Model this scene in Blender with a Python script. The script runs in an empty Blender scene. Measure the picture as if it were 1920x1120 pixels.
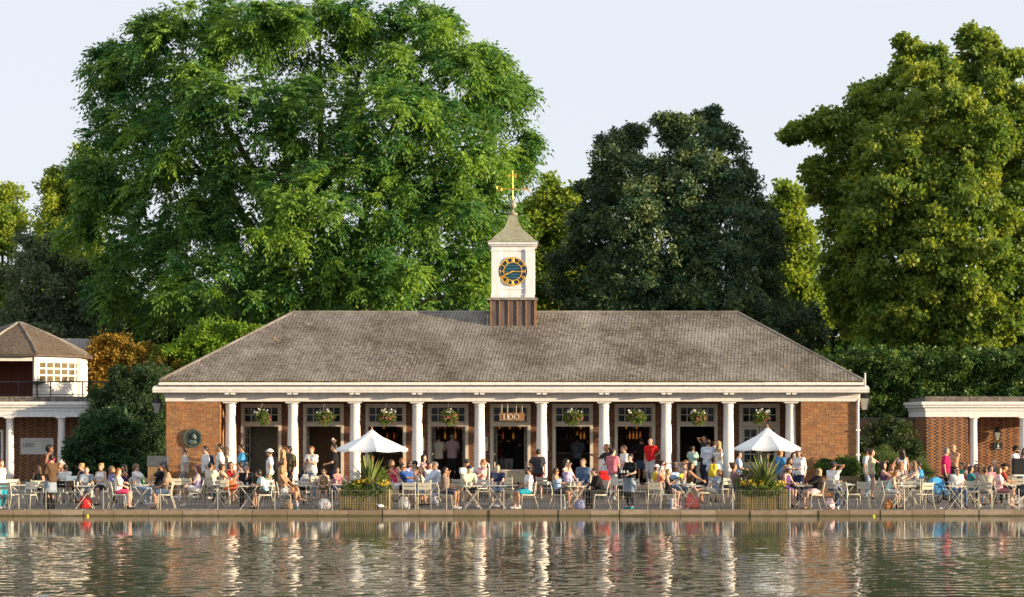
import bpy, math, random
import numpy as np
from mathutils import Vector, Matrix
R = math.radians
PI = math.pi
rng = np.random.default_rng(7)
random.seed(7)
sc = bpy.context.scene
C = sc.collection

# ------------------------------------------------------------------ camera, sky, sun, exposure
F = 3660.0                # focal length in photograph pixels (1920 wide)
EYE = 2.75                # eye height above the promenade
HOR = 790.0               # row of the horizon in the photograph
def X(px, d): return (px - 960.0) * d / F
def Z(py, d): return EYE - (py - HOR) * d / F
cd = bpy.data.cameras.new('camera'); cam = bpy.data.objects.new('camera', cd); C.objects.link(cam)
cam.location = (0, 0, EYE); cam.rotation_euler = (R(90), 0, 0)
cd.sensor_width = 36; cd.lens = F / 1920 * 36; cd.shift_y = (HOR - 560) / 1920
cd.clip_start = 0.5; cd.clip_end = 3000
sc.camera = cam

SUN_EL, SUN_AZ = R(6.8), R(73)          # azimuth measured from the camera's back towards the right
TO_SUN = Vector((math.sin(SUN_AZ) * math.cos(SUN_EL), -math.cos(SUN_AZ) * math.cos(SUN_EL), math.sin(SUN_EL)))
w = bpy.data.worlds.new('World'); sc.world = w; w.use_nodes = True
nt = w.node_tree; bg = nt.nodes['Background']
sky = nt.nodes.new('ShaderNodeTexSky'); sky.sky_type = 'NISHITA'; sky.sun_disc = False
sky.sun_elevation = SUN_EL; sky.sun_rotation = math.atan2(TO_SUN.x, TO_SUN.y)
sky.altitude = 0; sky.air_density = 1.0; sky.dust_density = 2.0; sky.ozone_density = 1.5
hz = nt.nodes.new('ShaderNodeMixRGB'); hz.inputs[0].default_value = 0.86; hz.inputs[2].default_value = (4.2, 4.38, 4.78, 1)   # bright thin summer haze over the clear sky
nt.links.new(sky.outputs[0], hz.inputs[1]); nt.links.new(hz.outputs[0], bg.inputs[0]); bg.inputs[1].default_value = 0.1
sl = bpy.data.lights.new('sun', 'SUN'); sun = bpy.data.objects.new('sun', sl); C.objects.link(sun)
sl.energy = 5.0; sl.angle = R(0.5); sl.color = (1.0, 0.78, 0.50)
sun.rotation_euler = (-TO_SUN).to_track_quat('-Z', 'Y').to_euler()
sun.location = (40, -20, 40)
sc.view_settings.view_transform = 'Standard'; sc.view_settings.look = 'None'
sc.view_settings.gamma = 1; sc.view_settings.use_curve_mapping = False
sc.view_settings.exposure = 1.1
sc.cycles.max_bounces = 6; sc.cycles.transparent_max_bounces = 6
sc.cycles.diffuse_bounces = 3; sc.cycles.caustics_reflective = False; sc.cycles.caustics_refractive = False

# ------------------------------------------------------------------ materials
MATS = {}
def _n(nt, t, **kw):
    n = nt.nodes.new(t)
    for k, v in kw.items(): setattr(n, k, v)
    return n
def mat(name, col, rough=0.7, var=0.12, scale=6.0, bump=0.0, metal=0.0, spec=0.4, col2=None, emit=None, stretch=None, detail=5):
    """one painted / natural surface: base colour broken up by two noises, optional fine relief"""
    if name in MATS: return MATS[name]
    m = bpy.data.materials.new(name); m.use_nodes = True; MATS[name] = m
    nt = m.node_tree; b = nt.nodes['Principled BSDF']
    b.inputs['Roughness'].default_value = rough; b.inputs['Metallic'].default_value = metal
    b.inputs['Specular IOR Level'].default_value = spec
    tc = _n(nt, 'ShaderNodeTexCoord'); src = tc.outputs['Object']
    if stretch:
        mp = _n(nt, 'ShaderNodeMapping'); mp.inputs['Scale'].default_value = stretch
        nt.links.new(src, mp.inputs[0]); src = mp.outputs[0]
    no = _n(nt, 'ShaderNodeTexNoise'); no.inputs['Scale'].default_value = scale; no.inputs['Detail'].default_value = detail
    no.inputs['Roughness'].default_value = 0.65
    nt.links.new(src, no.inputs['Vector'])
    cr = _n(nt, 'ShaderNodeValToRGB')
    c2 = col2 or tuple(max(0, c * (1 - 2.2 * var)) for c in col)
    cr.color_ramp.elements[0].position = 0.32; cr.color_ramp.elements[1].position = 0.68
    cr.color_ramp.elements[0].color = (*c2, 1); cr.color_ramp.elements[1].color = (*[min(1, c * (1 + var * .5)) for c in col], 1)
    nt.links.new(no.outputs['Fac'], cr.inputs[0]); nt.links.new(cr.outputs[0], b.inputs['Base Color'])
    if bump:
        bp = _n(nt, 'ShaderNodeBump'); bp.inputs['Strength'].default_value = bump; bp.inputs['Distance'].default_value = 0.01
        n2 = _n(nt, 'ShaderNodeTexNoise'); n2.inputs['Scale'].default_value = scale * 7; n2.inputs['Detail'].default_value = 4
        nt.links.new(src, n2.inputs['Vector']); nt.links.new(n2.outputs['Fac'], bp.inputs['Height'])
        nt.links.new(bp.outputs[0], b.inputs['Normal'])
    if emit:
        b.inputs['Emission Color'].default_value = (*col, 1); b.inputs['Emission Strength'].default_value = emit
    return m
def ramp_mat(name, cols, rough=0.85, weather=None, wscale=1.2, wamt=0.5, bump=0.3, rand=True):
    """pieces that differ one from another: 'tint' attribute of a joined part plus the object's own random number picks the colour"""
    if name in MATS: return MATS[name]
    m = bpy.data.materials.new(name); m.use_nodes = True; MATS[name] = m
    nt = m.node_tree; b = nt.nodes['Principled BSDF']; b.inputs['Roughness'].default_value = rough
    b.inputs['Specular IOR Level'].default_value = 0.25
    at = _n(nt, 'ShaderNodeAttribute', attribute_name='tint'); oi = _n(nt, 'ShaderNodeObjectInfo')
    ad = _n(nt, 'ShaderNodeMath', operation='ADD'); fr = _n(nt, 'ShaderNodeMath', operation='FRACT')
    nt.links.new(at.outputs['Fac'], ad.inputs[0]); nt.links.new(oi.outputs['Random'], ad.inputs[1]) if rand else ad.inputs.__getitem__(1).__setattr__('default_value', 0.0); nt.links.new(ad.outputs[0], fr.inputs[0])
    cr = _n(nt, 'ShaderNodeValToRGB'); cr.color_ramp.interpolation = 'CONSTANT'
    el = cr.color_ramp.elements
    while len(el) < len(cols): el.new(0.5)
    for i, c in enumerate(cols): el[i].position = i / len(cols); el[i].color = (*c, 1)
    nt.links.new(fr.outputs[0], cr.inputs[0]); out = cr.outputs[0]
    tc = _n(nt, 'ShaderNodeNewGeometry')
    if weather:
        no = _n(nt, 'ShaderNodeTexNoise'); no.inputs['Scale'].default_value = wscale; no.inputs['Detail'].default_value = 7
        no.inputs['Roughness'].default_value = 0.7
        nt.links.new(tc.outputs['Position'], no.inputs['Vector'])
        r2 = _n(nt, 'ShaderNodeValToRGB'); r2.color_ramp.elements[0].position = .42; r2.color_ramp.elements[1].position = .62
        r2.color_ramp.elements[1].color = (wamt, wamt, wamt, 1); r2.color_ramp.elements[0].color = (0, 0, 0, 1)
        nt.links.new(no.outputs['Fac'], r2.inputs[0])
        mx = _n(nt, 'ShaderNodeMixRGB'); mx.inputs[2].default_value = (*weather, 1)
        nt.links.new(r2.outputs[0], mx.inputs[0]); nt.links.new(out, mx.inputs[1]); out = mx.outputs[0]
    if wamt > .6:                                   # old soot and moss in large uneven patches
        n3 = _n(nt, 'ShaderNodeTexNoise'); n3.inputs['Scale'].default_value = .62; n3.inputs['Detail'].default_value = 8; n3.inputs['Roughness'].default_value = .75
        nt.links.new(tc.outputs['Position'], n3.inputs['Vector']); r3 = _n(nt, 'ShaderNodeValToRGB'); r3.color_ramp.elements[0].position = .40; r3.color_ramp.elements[1].position = .58
        r3.color_ramp.elements[0].color = (.62, .60, .56, 1); r3.color_ramp.elements[1].color = (1.05, 1.05, 1.05, 1); nt.links.new(n3.outputs['Fac'], r3.inputs[0])
        m3 = _n(nt, 'ShaderNodeMixRGB', blend_type='MULTIPLY'); m3.inputs[0].default_value = 1; nt.links.new(out, m3.inputs[1]); nt.links.new(r3.outputs[0], m3.inputs[2]); out = m3.outputs[0]
    n2 = _n(nt, 'ShaderNodeTexNoise'); n2.inputs['Scale'].default_value = 30; n2.inputs['Detail'].default_value = 4
    nt.links.new(tc.outputs['Position'], n2.inputs['Vector'])
    mv = _n(nt, 'ShaderNodeMixRGB', blend_type='MULTIPLY'); mv.inputs[0].default_value = 0.45
    nt.links.new(out, mv.inputs[1]); nt.links.new(n2.outputs['Fac'], mv.inputs[2])
    gm = _n(nt, 'ShaderNodeMixRGB', blend_type='MULTIPLY'); gm.inputs[0].default_value = 1; gm.inputs[2].default_value = (1.25, 1.25, 1.25, 1)
    nt.links.new(mv.outputs[0], gm.inputs[1]); nt.links.new(gm.outputs[0], b.inputs['Base Color'])
    if bump:
        bp = _n(nt, 'ShaderNodeBump'); bp.inputs['Strength'].default_value = bump; bp.inputs['Distance'].default_value = .01
        nt.links.new(n2.outputs['Fac'], bp.inputs['Height']); nt.links.new(bp.outputs[0], b.inputs['Normal'])
    return m
def leaf_mat(name, a, b_, trans=0.35, rough=0.55, spec=0.25):
    """leaves: colour differs from leaf to leaf and from bough to bough, light passes through the blade"""
    if name in MATS: return MATS[name]
    m = bpy.data.materials.new(name); m.use_nodes = True; MATS[name] = m
    nt = m.node_tree; p = nt.nodes['Principled BSDF']; out = nt.nodes['Material Output']
    p.inputs['Roughness'].default_value = rough; p.inputs['Specular IOR Level'].default_value = spec
    at = _n(nt, 'ShaderNodeAttribute', attribute_name='tint')
    cr = _n(nt, 'ShaderNodeValToRGB'); cr.color_ramp.elements[0].color = (*a, 1); cr.color_ramp.elements[1].color = (*b_, 1)
    nt.links.new(at.outputs['Fac'], cr.inputs[0]); nt.links.new(cr.outputs[0], p.inputs['Base Color'])
    tr = _n(nt, 'ShaderNodeBsdfTranslucent'); mc = _n(nt, 'ShaderNodeMixRGB', blend_type='MULTIPLY')
    mc.inputs[0].default_value = 1; mc.inputs[2].default_value = (1.5, 1.5, .6, 1)
    nt.links.new(cr.outputs[0], mc.inputs[1]); nt.links.new(mc.outputs[0], tr.inputs[0])
    mx = _n(nt, 'ShaderNodeMixShader'); mx.inputs[0].default_value = trans
    nt.links.new(p.outputs[0], mx.inputs[1]); nt.links.new(tr.outputs[0], mx.inputs[2]); nt.links.new(mx.outputs[0], out.inputs[0])
    return m
def glass_mat(name='window_glass', col=(.02, .025, .025), rough=.06):
    if name in MATS: return MATS[name]
    m = mat(name, col, rough=rough, var=.1, spec=.16); return m

# ------------------------------------------------------------------ mesh helpers
class MB:
    def __init__(s): s.v = []; s.f = []; s.m = []; s.mi = 0
    def add(s, vs, fs):
        k = len(s.v); s.v.extend(tuple(x) for x in vs)
        for f in fs: s.f.append(tuple(i + k for i in f)); s.m.append(s.mi)
        return s
    def box(s, c, size, rz=0.0, rx=0.0, ry=0.0):
        hx, hy, hz = size[0] / 2, size[1] / 2, size[2] / 2
        vs = [Vector((a * hx, b * hy, c_ * hz)) for a in (-1, 1) for b in (-1, 1) for c_ in (-1, 1)]
        if rx or ry or rz:
            M = Matrix.Rotation(rz, 3, 'Z') @ Matrix.Rotation(ry, 3, 'Y') @ Matrix.Rotation(rx, 3, 'X')
            vs = [M @ v for v in vs]
        c = Vector(c)
        return s.add([c + v for v in vs], [(0, 1, 3, 2), (4, 6, 7, 5), (0, 4, 5, 1), (2, 3, 7, 6), (0, 2, 6, 4), (1, 5, 7, 3)])
    def b6(s, x0, x1, y0, y1, z0, z1):
        return s.box(((x0 + x1) / 2, (y0 + y1) / 2, (z0 + z1) / 2), (x1 - x0, y1 - y0, z1 - z0))
    def tube(s, pts, r, n=6, cap=True):
        pts = [Vector(p) for p in pts]; rs = r if hasattr(r, '__len__') else [r] * len(pts)
        rings = []; up = None
        for i, p in enumerate(pts):
            t = (pts[min(i + 1, len(pts) - 1)] - pts[max(i - 1, 0)]).normalized()
            if up is None: up = Vector((0, 0, 1)) if abs(t.z) < .9 else Vector((1, 0, 0))
            a = t.cross(up).normalized(); b = a.cross(t).normalized(); up = b
            rings.append([p + (a * math.cos(2 * PI * k / n) + b * math.sin(2 * PI * k / n)) * rs[i] for k in range(n)])
        vs = [v for rg in rings for v in rg]; fs = []
        for i in range(len(pts) - 1):
            for k in range(n):
                k2 = (k + 1) % n; fs.append((i * n + k, (i + 1) * n + k, (i + 1) * n + k2, i * n + k2))
        if cap: fs += [tuple(range(n)), tuple(range((len(pts) - 1) * n + n - 1, (len(pts) - 1) * n - 1, -1))]
        return s.add(vs, fs)
    def lathe(s, prof, c=(0, 0, 0), n=16, squash=(1, 1)):
        vs = []; fs = []
        for r, z in prof:
            for k in range(n):
                a = 2 * PI * k / n; vs.append((c[0] + r * math.cos(a) * squash[0], c[1] + r * math.sin(a) * squash[1], c[2] + z))
        for i in range(len(prof) - 1):
            for k in range(n):
                k2 = (k + 1) % n; fs.append((i * n + k, i * n + k2, (i + 1) * n + k2, (i + 1) * n + k))
        fs.append(tuple(range(n - 1, -1, -1))); fs.append(tuple((len(prof) - 1) * n + k for k in range(n)))
        return s.add(vs, fs)
    def ball(s, c, r, n=10, rings=6):
        r = r if hasattr(r, '__len__') else (r, r, r)
        prof = [(math.sin(PI * i / rings), -math.cos(PI * i / rings)) for i in range(rings + 1)]
        prof[0] = (.02, -1); prof[-1] = (.02, 1)
        k = len(s.v); s.lathe(prof, n=n)
        s.v[k:] = [(c[0] + v[0] * r[0], c[1] + v[1] * r[1], c[2] + v[2] * r[2]) for v in s.v[k:]]
        return s
    def prism(s, poly, y0, y1):
        """outline in x, z pushed from y0 to y1"""
        n = len(poly); vs = [(p[0], y0, p[1]) for p in poly] + [(p[0], y1, p[1]) for p in poly]
        return s.add(vs, [tuple(range(n)), tuple(range(2 * n - 1, n - 1, -1))] + [(i, n + i, n + (i + 1) % n, (i + 1) % n) for i in range(n)])
    def move(s, k0, M):
        s.v[k0:] = [tuple(M @ Vector(v)) for v in s.v[k0:]]; return s
    def build(s, name, mats, parent=None, smooth=False, loc=None, rz=0.0):
        me = bpy.data.meshes.new(name); me.from_pydata(s.v, [], s.f)
        mats = mats if isinstance(mats, (list, tuple)) else [mats]
        for m in mats: me.materials.append(m)
        if len(mats) > 1: me.polygons.foreach_set('material_index', s.m)
        fix_normals(me)
        if smooth: me.polygons.foreach_set('use_smooth', [True] * len(me.polygons))
        return link(me, name, parent, loc, rz)
import bmesh
def fix_normals(me):
    bm = bmesh.new(); bm.from_mesh(me); bmesh.ops.recalc_face_normals(bm, faces=bm.faces); bm.to_mesh(me); bm.free()
def link(me, name, parent=None, loc=None, rz=0.0):
    o = bpy.data.objects.new(name, me); C.objects.link(o)
    if parent is not None: o.parent = parent
    if loc is not None: o.location = loc
    if rz: o.rotation_euler = (0, 0, rz)
    return o
def np_mesh(name, V, Q, m, tint=None, smooth=False, parent=None, loc=None, matidx=None):
    """V (n,3), Q (k,4) quads; tint one value per vertex"""
    me = bpy.data.meshes.new(name); n = len(V); k = len(Q); s = Q.shape[1]
    me.vertices.add(n); me.vertices.foreach_set('co', np.ascontiguousarray(V, dtype=np.float32).ravel())
    me.loops.add(k * s); me.loops.foreach_set('vertex_index', np.ascontiguousarray(Q, dtype=np.int32).ravel())
    me.polygons.add(k); me.polygons.foreach_set('loop_start', np.arange(0, k * s, s, dtype=np.int32))
    try: me.polygons.foreach_set('loop_total', np.full(k, s, dtype=np.int32))
    except Exception: pass
    me.polygons.foreach_set('use_smooth', np.full(k, bool(smooth)))
    for mm in (m if isinstance(m, (list, tuple)) else [m]): me.materials.append(mm)
    if matidx is not None: me.polygons.foreach_set('material_index', np.ascontiguousarray(matidx, dtype=np.int32))
    if tint is not None:
        a = me.attributes.new('tint', 'FLOAT', 'POINT'); a.data.foreach_set('value', np.ascontiguousarray(tint, dtype=np.float32))
    me.update(calc_edges=True)
    return link(me, name, parent, loc)
def tag(o, label=None, cat=None, group=None, kind=None):
    if label: o['label'] = label
    if cat: o['category'] = cat
    if group: o['group'] = group
    if kind: o['kind'] = kind
    return o
def empty(name, loc=(0, 0, 0), rz=0.0, label=None, cat=None, group=None):
    o = bpy.data.objects.new(name, None); C.objects.link(o); o.location = loc; o.rotation_euler = (0, 0, rz)
    o.empty_display_size = .2
    return tag(o, label, cat, group)
KIDS = {}
def copy_tree(o, loc=None, rz=None, label=None, group=None, parent=None):
    c = o.copy(); C.objects.link(c)
    if parent is not None: c.parent = parent
    if loc is not None: c.location = loc
    if rz is not None: c.rotation_euler = (0, 0, rz)
    if label: c['label'] = label
    if group: c['group'] = group
    for ch in o.children_cache if hasattr(o, 'children_cache') else KIDS.get(o.name, []):
        copy_tree(ch, parent=c)
    return c
def index_kids():
    KIDS.clear()
    for o in C.objects:
        if o.parent is not None: KIDS.setdefault(o.parent.name, []).append(o)
BOXF = np.array([(0, 1, 3, 2), (4, 6, 7, 5), (0, 4, 5, 1), (2, 3, 7, 6), (0, 2, 6, 4), (1, 5, 7, 3)])
def np_boxes(cs, sizes, axes):
    """many boxes at once: centres (n,3), full sizes (n,3), axes (3,3) rows or (n,3,3)"""
    cs = np.asarray(cs, float); sizes = np.asarray(sizes, float); n = len(cs)
    ax = np.broadcast_to(np.asarray(axes, float), (n, 3, 3))
    sg = np.array([(a, b, c) for a in (-.5, .5) for b in (-.5, .5) for c in (-.5, .5)])
    L = sg[None] * sizes[:, None, :]
    V = cs[:, None, :] + np.einsum('nik,nkj->nij', L, ax)
    Q = BOXF[None] + (np.arange(n) * 8)[:, None, None]
    return V.reshape(-1, 3), Q.reshape(-1, 4)

# palette
STONE = mat('painted_stone_white', (.84, .81, .77), rough=.6, var=.09, scale=4, stretch=(3, 3, .5), detail=8)
WHITE = mat('white_paint', (.86, .84, .81), rough=.5, var=.08, scale=4, stretch=(2, 2, .6), detail=8)
DIRTYW = mat('weathered_white_paint', (.82, .79, .74), rough=.65, var=.10, scale=5)
FRAME = mat('cream_frame_paint', (.66, .60, .51), rough=.55, var=.06, scale=5)
LEAD = mat('lead_sheet', (.20, .19, .18), rough=.7, var=.25, scale=6)
MORTAR = mat('mortar', (.30, .24, .18), rough=.95, var=.15, scale=12)
GLASS = glass_mat()
BLACKM = mat('black_metal', (.012, .013, .016), rough=.4, var=.1)
CREAM = mat('cream_chair_paint', (.60, .57, .46), rough=.45, var=.10, scale=9)
WOOD = mat('weathered_timber', (.26, .20, .10), rough=.8, var=.22, scale=3, stretch=(6, 6, 1))
GOLD = mat('gold_leaf', (.85, .50, .10), rough=.35, var=.08, metal=.55)
COPPER = mat('verdigris_copper', (.30, .33, .24), rough=.75, var=.25, scale=8, col2=(.22, .17, .10))
BRICK = ramp_mat('main_brick', [(.36, .17, .070), (.40, .20, .085), (.33, .15, .065), (.43, .225, .095), (.37, .17, .07), (.28, .135, .07), (.45, .195, .075), (.36, .19, .09)], weather=(.20, .14, .10), wscale=1.6, wamt=.35)
BRICKW = ramp_mat('wing_brick', [(.35, .15, .06), (.40, .19, .08), (.31, .13, .055), (.37, .17, .07), (.06, .05, .055), (.08, .06, .06), (.05, .045, .05), (.09, .065, .06)], weather=(.22, .15, .10), wscale=1.5, wamt=.2, rand=False)
TILE = ramp_mat('roof_tile_clay', [(.185, .16, .135), (.23, .20, .168), (.15, .13, .115), (.25, .222, .19), (.20, .172, .147), (.175, .15, .127)], weather=(.335, .315, .285), wscale=.33, wamt=.7, rough=.95)
# ------------------------------------------------------------------ the setting
def sheet(name, x0, x1, y0, y1, z, m, nx=1, ny=1):
    V = np.array([(x0 + (x1 - x0) * i / nx, y0 + (y1 - y0) * j / ny, z) for j in range(ny + 1) for i in range(nx + 1)])
    Q = np.array([(j * (nx + 1) + i, j * (nx + 1) + i + 1, (j + 1) * (nx + 1) + i + 1, (j + 1) * (nx + 1) + i) for j in range(ny) for i in range(nx)])
    return tag(np_mesh(name, V, Q, m), kind='structure')
sheet('ground', -500, 500, 60.3, 900, -.03, mat('park_ground', (.06, .075, .03), rough=.95, var=.3, scale=.4))
sheet('promenade', -70, 70, 60.34, 95, 0.0, mat('worn_asphalt', (.17, .145, .125), rough=.9, var=.22, scale=1.3, bump=.35, stretch=(.35, 1, 1), detail=9))
KERB = ramp_mat('kerb_stone', [(.32, .25, .185), (.27, .205, .15), (.35, .285, .215), (.25, .195, .145), (.30, .235, .165), (.23, .175, .12)], weather=(.20, .15, .09), wscale=2.5, wamt=.6, bump=.6)
def wet_line(m, z0, z1, col):
    """green-brown tide stain low on the stone"""
    nt = m.node_tree; b = nt.nodes['Principled BSDF']; src = b.inputs['Base Color'].links[0].from_socket
    g = _n(nt, 'ShaderNodeNewGeometry'); s_ = _n(nt, 'ShaderNodeSeparateXYZ'); nt.links.new(g.outputs['Position'], s_.inputs[0])
    n = _n(nt, 'ShaderNodeTexNoise'); n.inputs['Scale'].default_value = 3; a = _n(nt, 'ShaderNodeMath', operation='MULTIPLY_ADD'); nt.links.new(g.outputs['Position'], n.inputs['Vector']); nt.links.new(n.outputs['Fac'], a.inputs[0]); a.inputs[1].default_value = .05; nt.links.new(s_.outputs['Z'], a.inputs[2])
    r_ = _n(nt, 'ShaderNodeMapRange'); r_.inputs['From Min'].default_value = z0 + .025; r_.inputs['From Max'].default_value = z1 + .025; r_.inputs['To Min'].default_value = 1; r_.inputs['To Max'].default_value = 0; nt.links.new(a.outputs[0], r_.inputs[0])
    x = _n(nt, 'ShaderNodeMixRGB'); x.inputs[2].default_value = (*col, 1); nt.links.new(r_.outputs[0], x.inputs[0]); nt.links.new(src, x.inputs[1]); nt.links.new(x.outputs[0], b.inputs['Base Color'])
wet_line(KERB, -.14, -.10, (.10, .085, .04))
kerb = empty('quay_kerb', (0, 60.17, 0)); tag(kerb, kind='structure'); xk = -24.0
while xk < 24:                                     # kerb stones along the water
    wd = .9 + .25 * random.random(); MB().b6(xk + .007, xk + wd - .007, -.17 + random.uniform(-.018, .012), .165, -.4, .010 + random.uniform(-.012, .010)).build('kerb_stone', KERB, kerb); xk += wd
MB().b6(-60, -24, -.16, .165, -.4, .005).b6(24, 61, -.16, .165, -.4, .005).build('kerb_run', KERB, kerb)['kind'] = 'stuff'
MB().b6(-24, 24.9, -.12, .16, -.4, -.012).build('kerb_bed', MORTAR, kerb)
grit = [(random.uniform(-17.5, 17.5), random.uniform(60.02, 60.32), .02) for _ in range(260)]
V, Q = np_boxes(grit, [(random.uniform(.015, .05), random.uniform(.02, .05), random.uniform(.01, .025)) for _ in grit], np.eye(3))
tag(np_mesh('fallen_leaf_litter', V, Q, ramp_mat('litter', [(.30, .22, .10), (.12, .09, .05), (.5, .45, .38), (.2, .12, .04), (.3, .28, .2)]), tint=np.repeat(rng.random(len(grit)), 8)), kind='stuff')

# lake: dark water, calm in the lee of the quay and rippled further out
wm = bpy.data.materials.new('lake_water'); wm.use_nodes = True; nt = wm.node_tree; b = nt.nodes['Principled BSDF']
b.inputs['Base Color'].default_value = (.075, .085, .060, 1); b.inputs['Roughness'].default_value = .03; b.inputs['IOR'].default_value = 1.333
geo = _n(nt, 'ShaderNodeNewGeometry'); sep = _n(nt, 'ShaderNodeSeparateXYZ'); nt.links.new(geo.outputs['Position'], sep.inputs[0])
def wnoise(scale, det, st):
    mp = _n(nt, 'ShaderNodeMapping'); mp.inputs['Scale'].default_value = st; nt.links.new(geo.outputs['Position'], mp.inputs[0])
    n = _n(nt, 'ShaderNodeTexNoise'); n.inputs['Scale'].default_value = scale; n.inputs['Detail'].default_value = det; n.inputs['Roughness'].default_value = .55
    nt.links.new(mp.outputs[0], n.inputs['Vector']); return n.outputs['Fac']
n1 = wnoise(7, 2, (1, .8, 1))
bp = _n(nt, 'ShaderNodeBump'); bp.inputs['Distance'].default_value = .004; bp.inputs['Strength'].default_value = .5
nt.links.new(n1, bp.inputs['Height']); nt.links.new(bp.outputs[0], b.inputs['Normal'])
WX, WY0, WY1 = 17.5, 27.0, 60.06
gx = np.arange(-WX, WX + .01, .07); gy = np.concatenate([np.arange(WY0, 52, .088), np.arange(52, WY1 - .05, .2), [WY1]])
GX, GY = np.meshgrid(gx, gy); H_ = np.zeros_like(GX); rw_ = np.random.default_rng(12)
for _ in range(90):                                # wind ripples: many short crossing waves
    lam = rw_.uniform(.24, .68); th = rw_.normal(PI / 2 + .25, .75); k_ = 2 * PI / lam
    H_ += (.0012 * lam ** 1.05) * np.sin(k_ * (GX * math.cos(th) + GY * math.sin(th)) + rw_.uniform(0, 2 * PI))
pat = np.zeros_like(GX)
for _ in range(14):
    lam = rw_.uniform(5, 22); th = rw_.uniform(0, PI); pat += np.sin(2 * PI / lam * (GX * math.cos(th) + 1.6 * GY * math.sin(th)) + rw_.uniform(0, 6.3))
pat = np.clip(.85 + .09 * pat, .45, 1.3)
env = np.clip((49.9 + .5 * np.sin(GX * .5) + .3 * np.sin(GX * 1.7 + 1) - GY) / 1.6, 0, 1); env = env * env * (3 - 2 * env)
H_ *= (.05 + .95 * env) * pat
H_ *= np.clip((WY1 - GY) / .5, 0, 1) * np.clip((GY - WY0) / .5, 0, 1) * np.clip((WX - np.abs(GX)) / .5, 0, 1)
nx_ = len(gx); V = np.stack([GX, GY, -.165 + H_], -1).reshape(-1, 3); ii = np.arange((len(gy) - 1) * nx_).reshape(-1, nx_)[:, :-1].ravel()
lake = np_mesh('lake_water', V, np.stack([ii, ii + 1, ii + nx_ + 1, ii + nx_], 1), wm, smooth=True); tag(lake, kind='structure')
for x0, x1, y0, y1 in ((-400, 400, -300, WY0), (-400, -WX, WY0, WY1), (WX, 400, WY0, WY1)): sheet('lake_water', x0, x1, y0, y1, -.165, wm)

# steps and floor of the main building
BX = X(958.5, 71.2)                                # centre line of the main building
STEP = mat('step_stone', (.15, .12, .10), rough=.9, var=.25, scale=2.5, bump=.3)
PL = .45                                           # floor level
def wing_x(px, d): return X(px, d)
LX, RX = X(312, 71.1), X(1607, 71.1)               # outer edges of the brick end bays
LI, RI = X(413, 71.1), X(1502, 71.1)
steps = empty('terrace_steps', (0, 0, 0)); tag(steps, kind='structure')
for i, (y0, z1) in enumerate(((69.55, .15), (69.95, .30), (70.35, .45))):
    xk = LI - .3
    while xk < RI + .25:                           # each tread is laid in long stones
        wd = min(1.35 + .3 * random.random(), RI + .3 - xk)
        s = MB().b6(xk + .005, xk + wd - .005, y0 + random.uniform(0, .01), y0 + .42 if i < 2 else 70.95, 0, z1 - random.uniform(0, .006)); xk += wd
        s.build('step_stone', STEP, steps)

# ------------------------------------------------------------------ main building
main = empty('lido_cafe', (BX, 71.1, 0), label='long brick lakeside cafe with white colonnade, tiled hip roof and open doors', cat='building')
MO = Vector((BX, 71.1, 0))
def mbuild(mb, name, m, parent=None, smooth=False):
    """parts are modelled in place and hung under the building (or one of its parts)"""
    k = MO if parent is None else Vector((0, 0, 0)) + MO
    mb.v = [tuple(Vector(v) - MO) for v in mb.v]
    return mb.build(name, m, parent or main, smooth)
def main_np(name, V, Q, m, tint, parent=None):
    o = np_mesh(name, V - np.array(MO), Q, m, tint=tint, parent=parent or main); return o
FZ0, FZ1 = Z(753, 71.1), Z(738, 71.1)              # frieze
def brick_courses(x0, x1, z0, z1, bond='mixed', seed=0, holes=()):
    """centre along the wall, height, length, header? of every brick of a wall face"""
    r = random.Random(seed); out = []; z = z0; row = 0
    while z + .06 < z1:
        x = x0 - (0.112 if row % 2 else 0); k = row
        while x < x1:
            hd = (k % 2 == 0) if bond == 'flemish' else (r.random() < .22)
            L = .1025 if hd else .215
            a, b_ = max(x, x0), min(x + L, x1)
            if b_ - a > .035 and not any(h[0] < (a + b_) / 2 < h[1] and h[2] < z + .03 < h[3] for h in holes):
                out.append(((a + b_) / 2, z + .0325, b_ - a, hd))
            x += L + .010; k += 1
        z += .075; row += 1
    return out
def brick_part(name, rows, y, m, mode, parent, origin, along='x', seed=0, tone=None):
    """all bricks of a face as one part: front faces stand proud of the mortar"""
    n = len(rows); r = np.random.default_rng(seed)
    u = np.array([q[0] for q in rows]); z = np.array([q[1] for q in rows]); L = np.array([q[2] for q in rows]); h = np.array([q[3] for q in rows])
    pr = r.uniform(-.004, .004, n)
    if along == 'x': cs = np.stack([u, y + pr, z], 1); sz = np.stack([L, np.full(n, .04), np.full(n, .065)], 1)
    else: cs = np.stack([y + pr, u, z], 1); sz = np.stack([np.full(n, .04), L, np.full(n, .065)], 1)
    V, Q = np_boxes(cs, sz, np.eye(3))
    t = r.random(n)
    if mode == 'flemish': t = np.where(h, .5 + .5 * t, .5 * t) * .999
    if tone is not None: t = t * tone[1] + tone[0]
    o = np_mesh(name, V - np.array(origin), Q, m, tint=np.repeat(t, 8), parent=parent); o['kind'] = 'stuff'
    return o
brick_proto = {}
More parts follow.
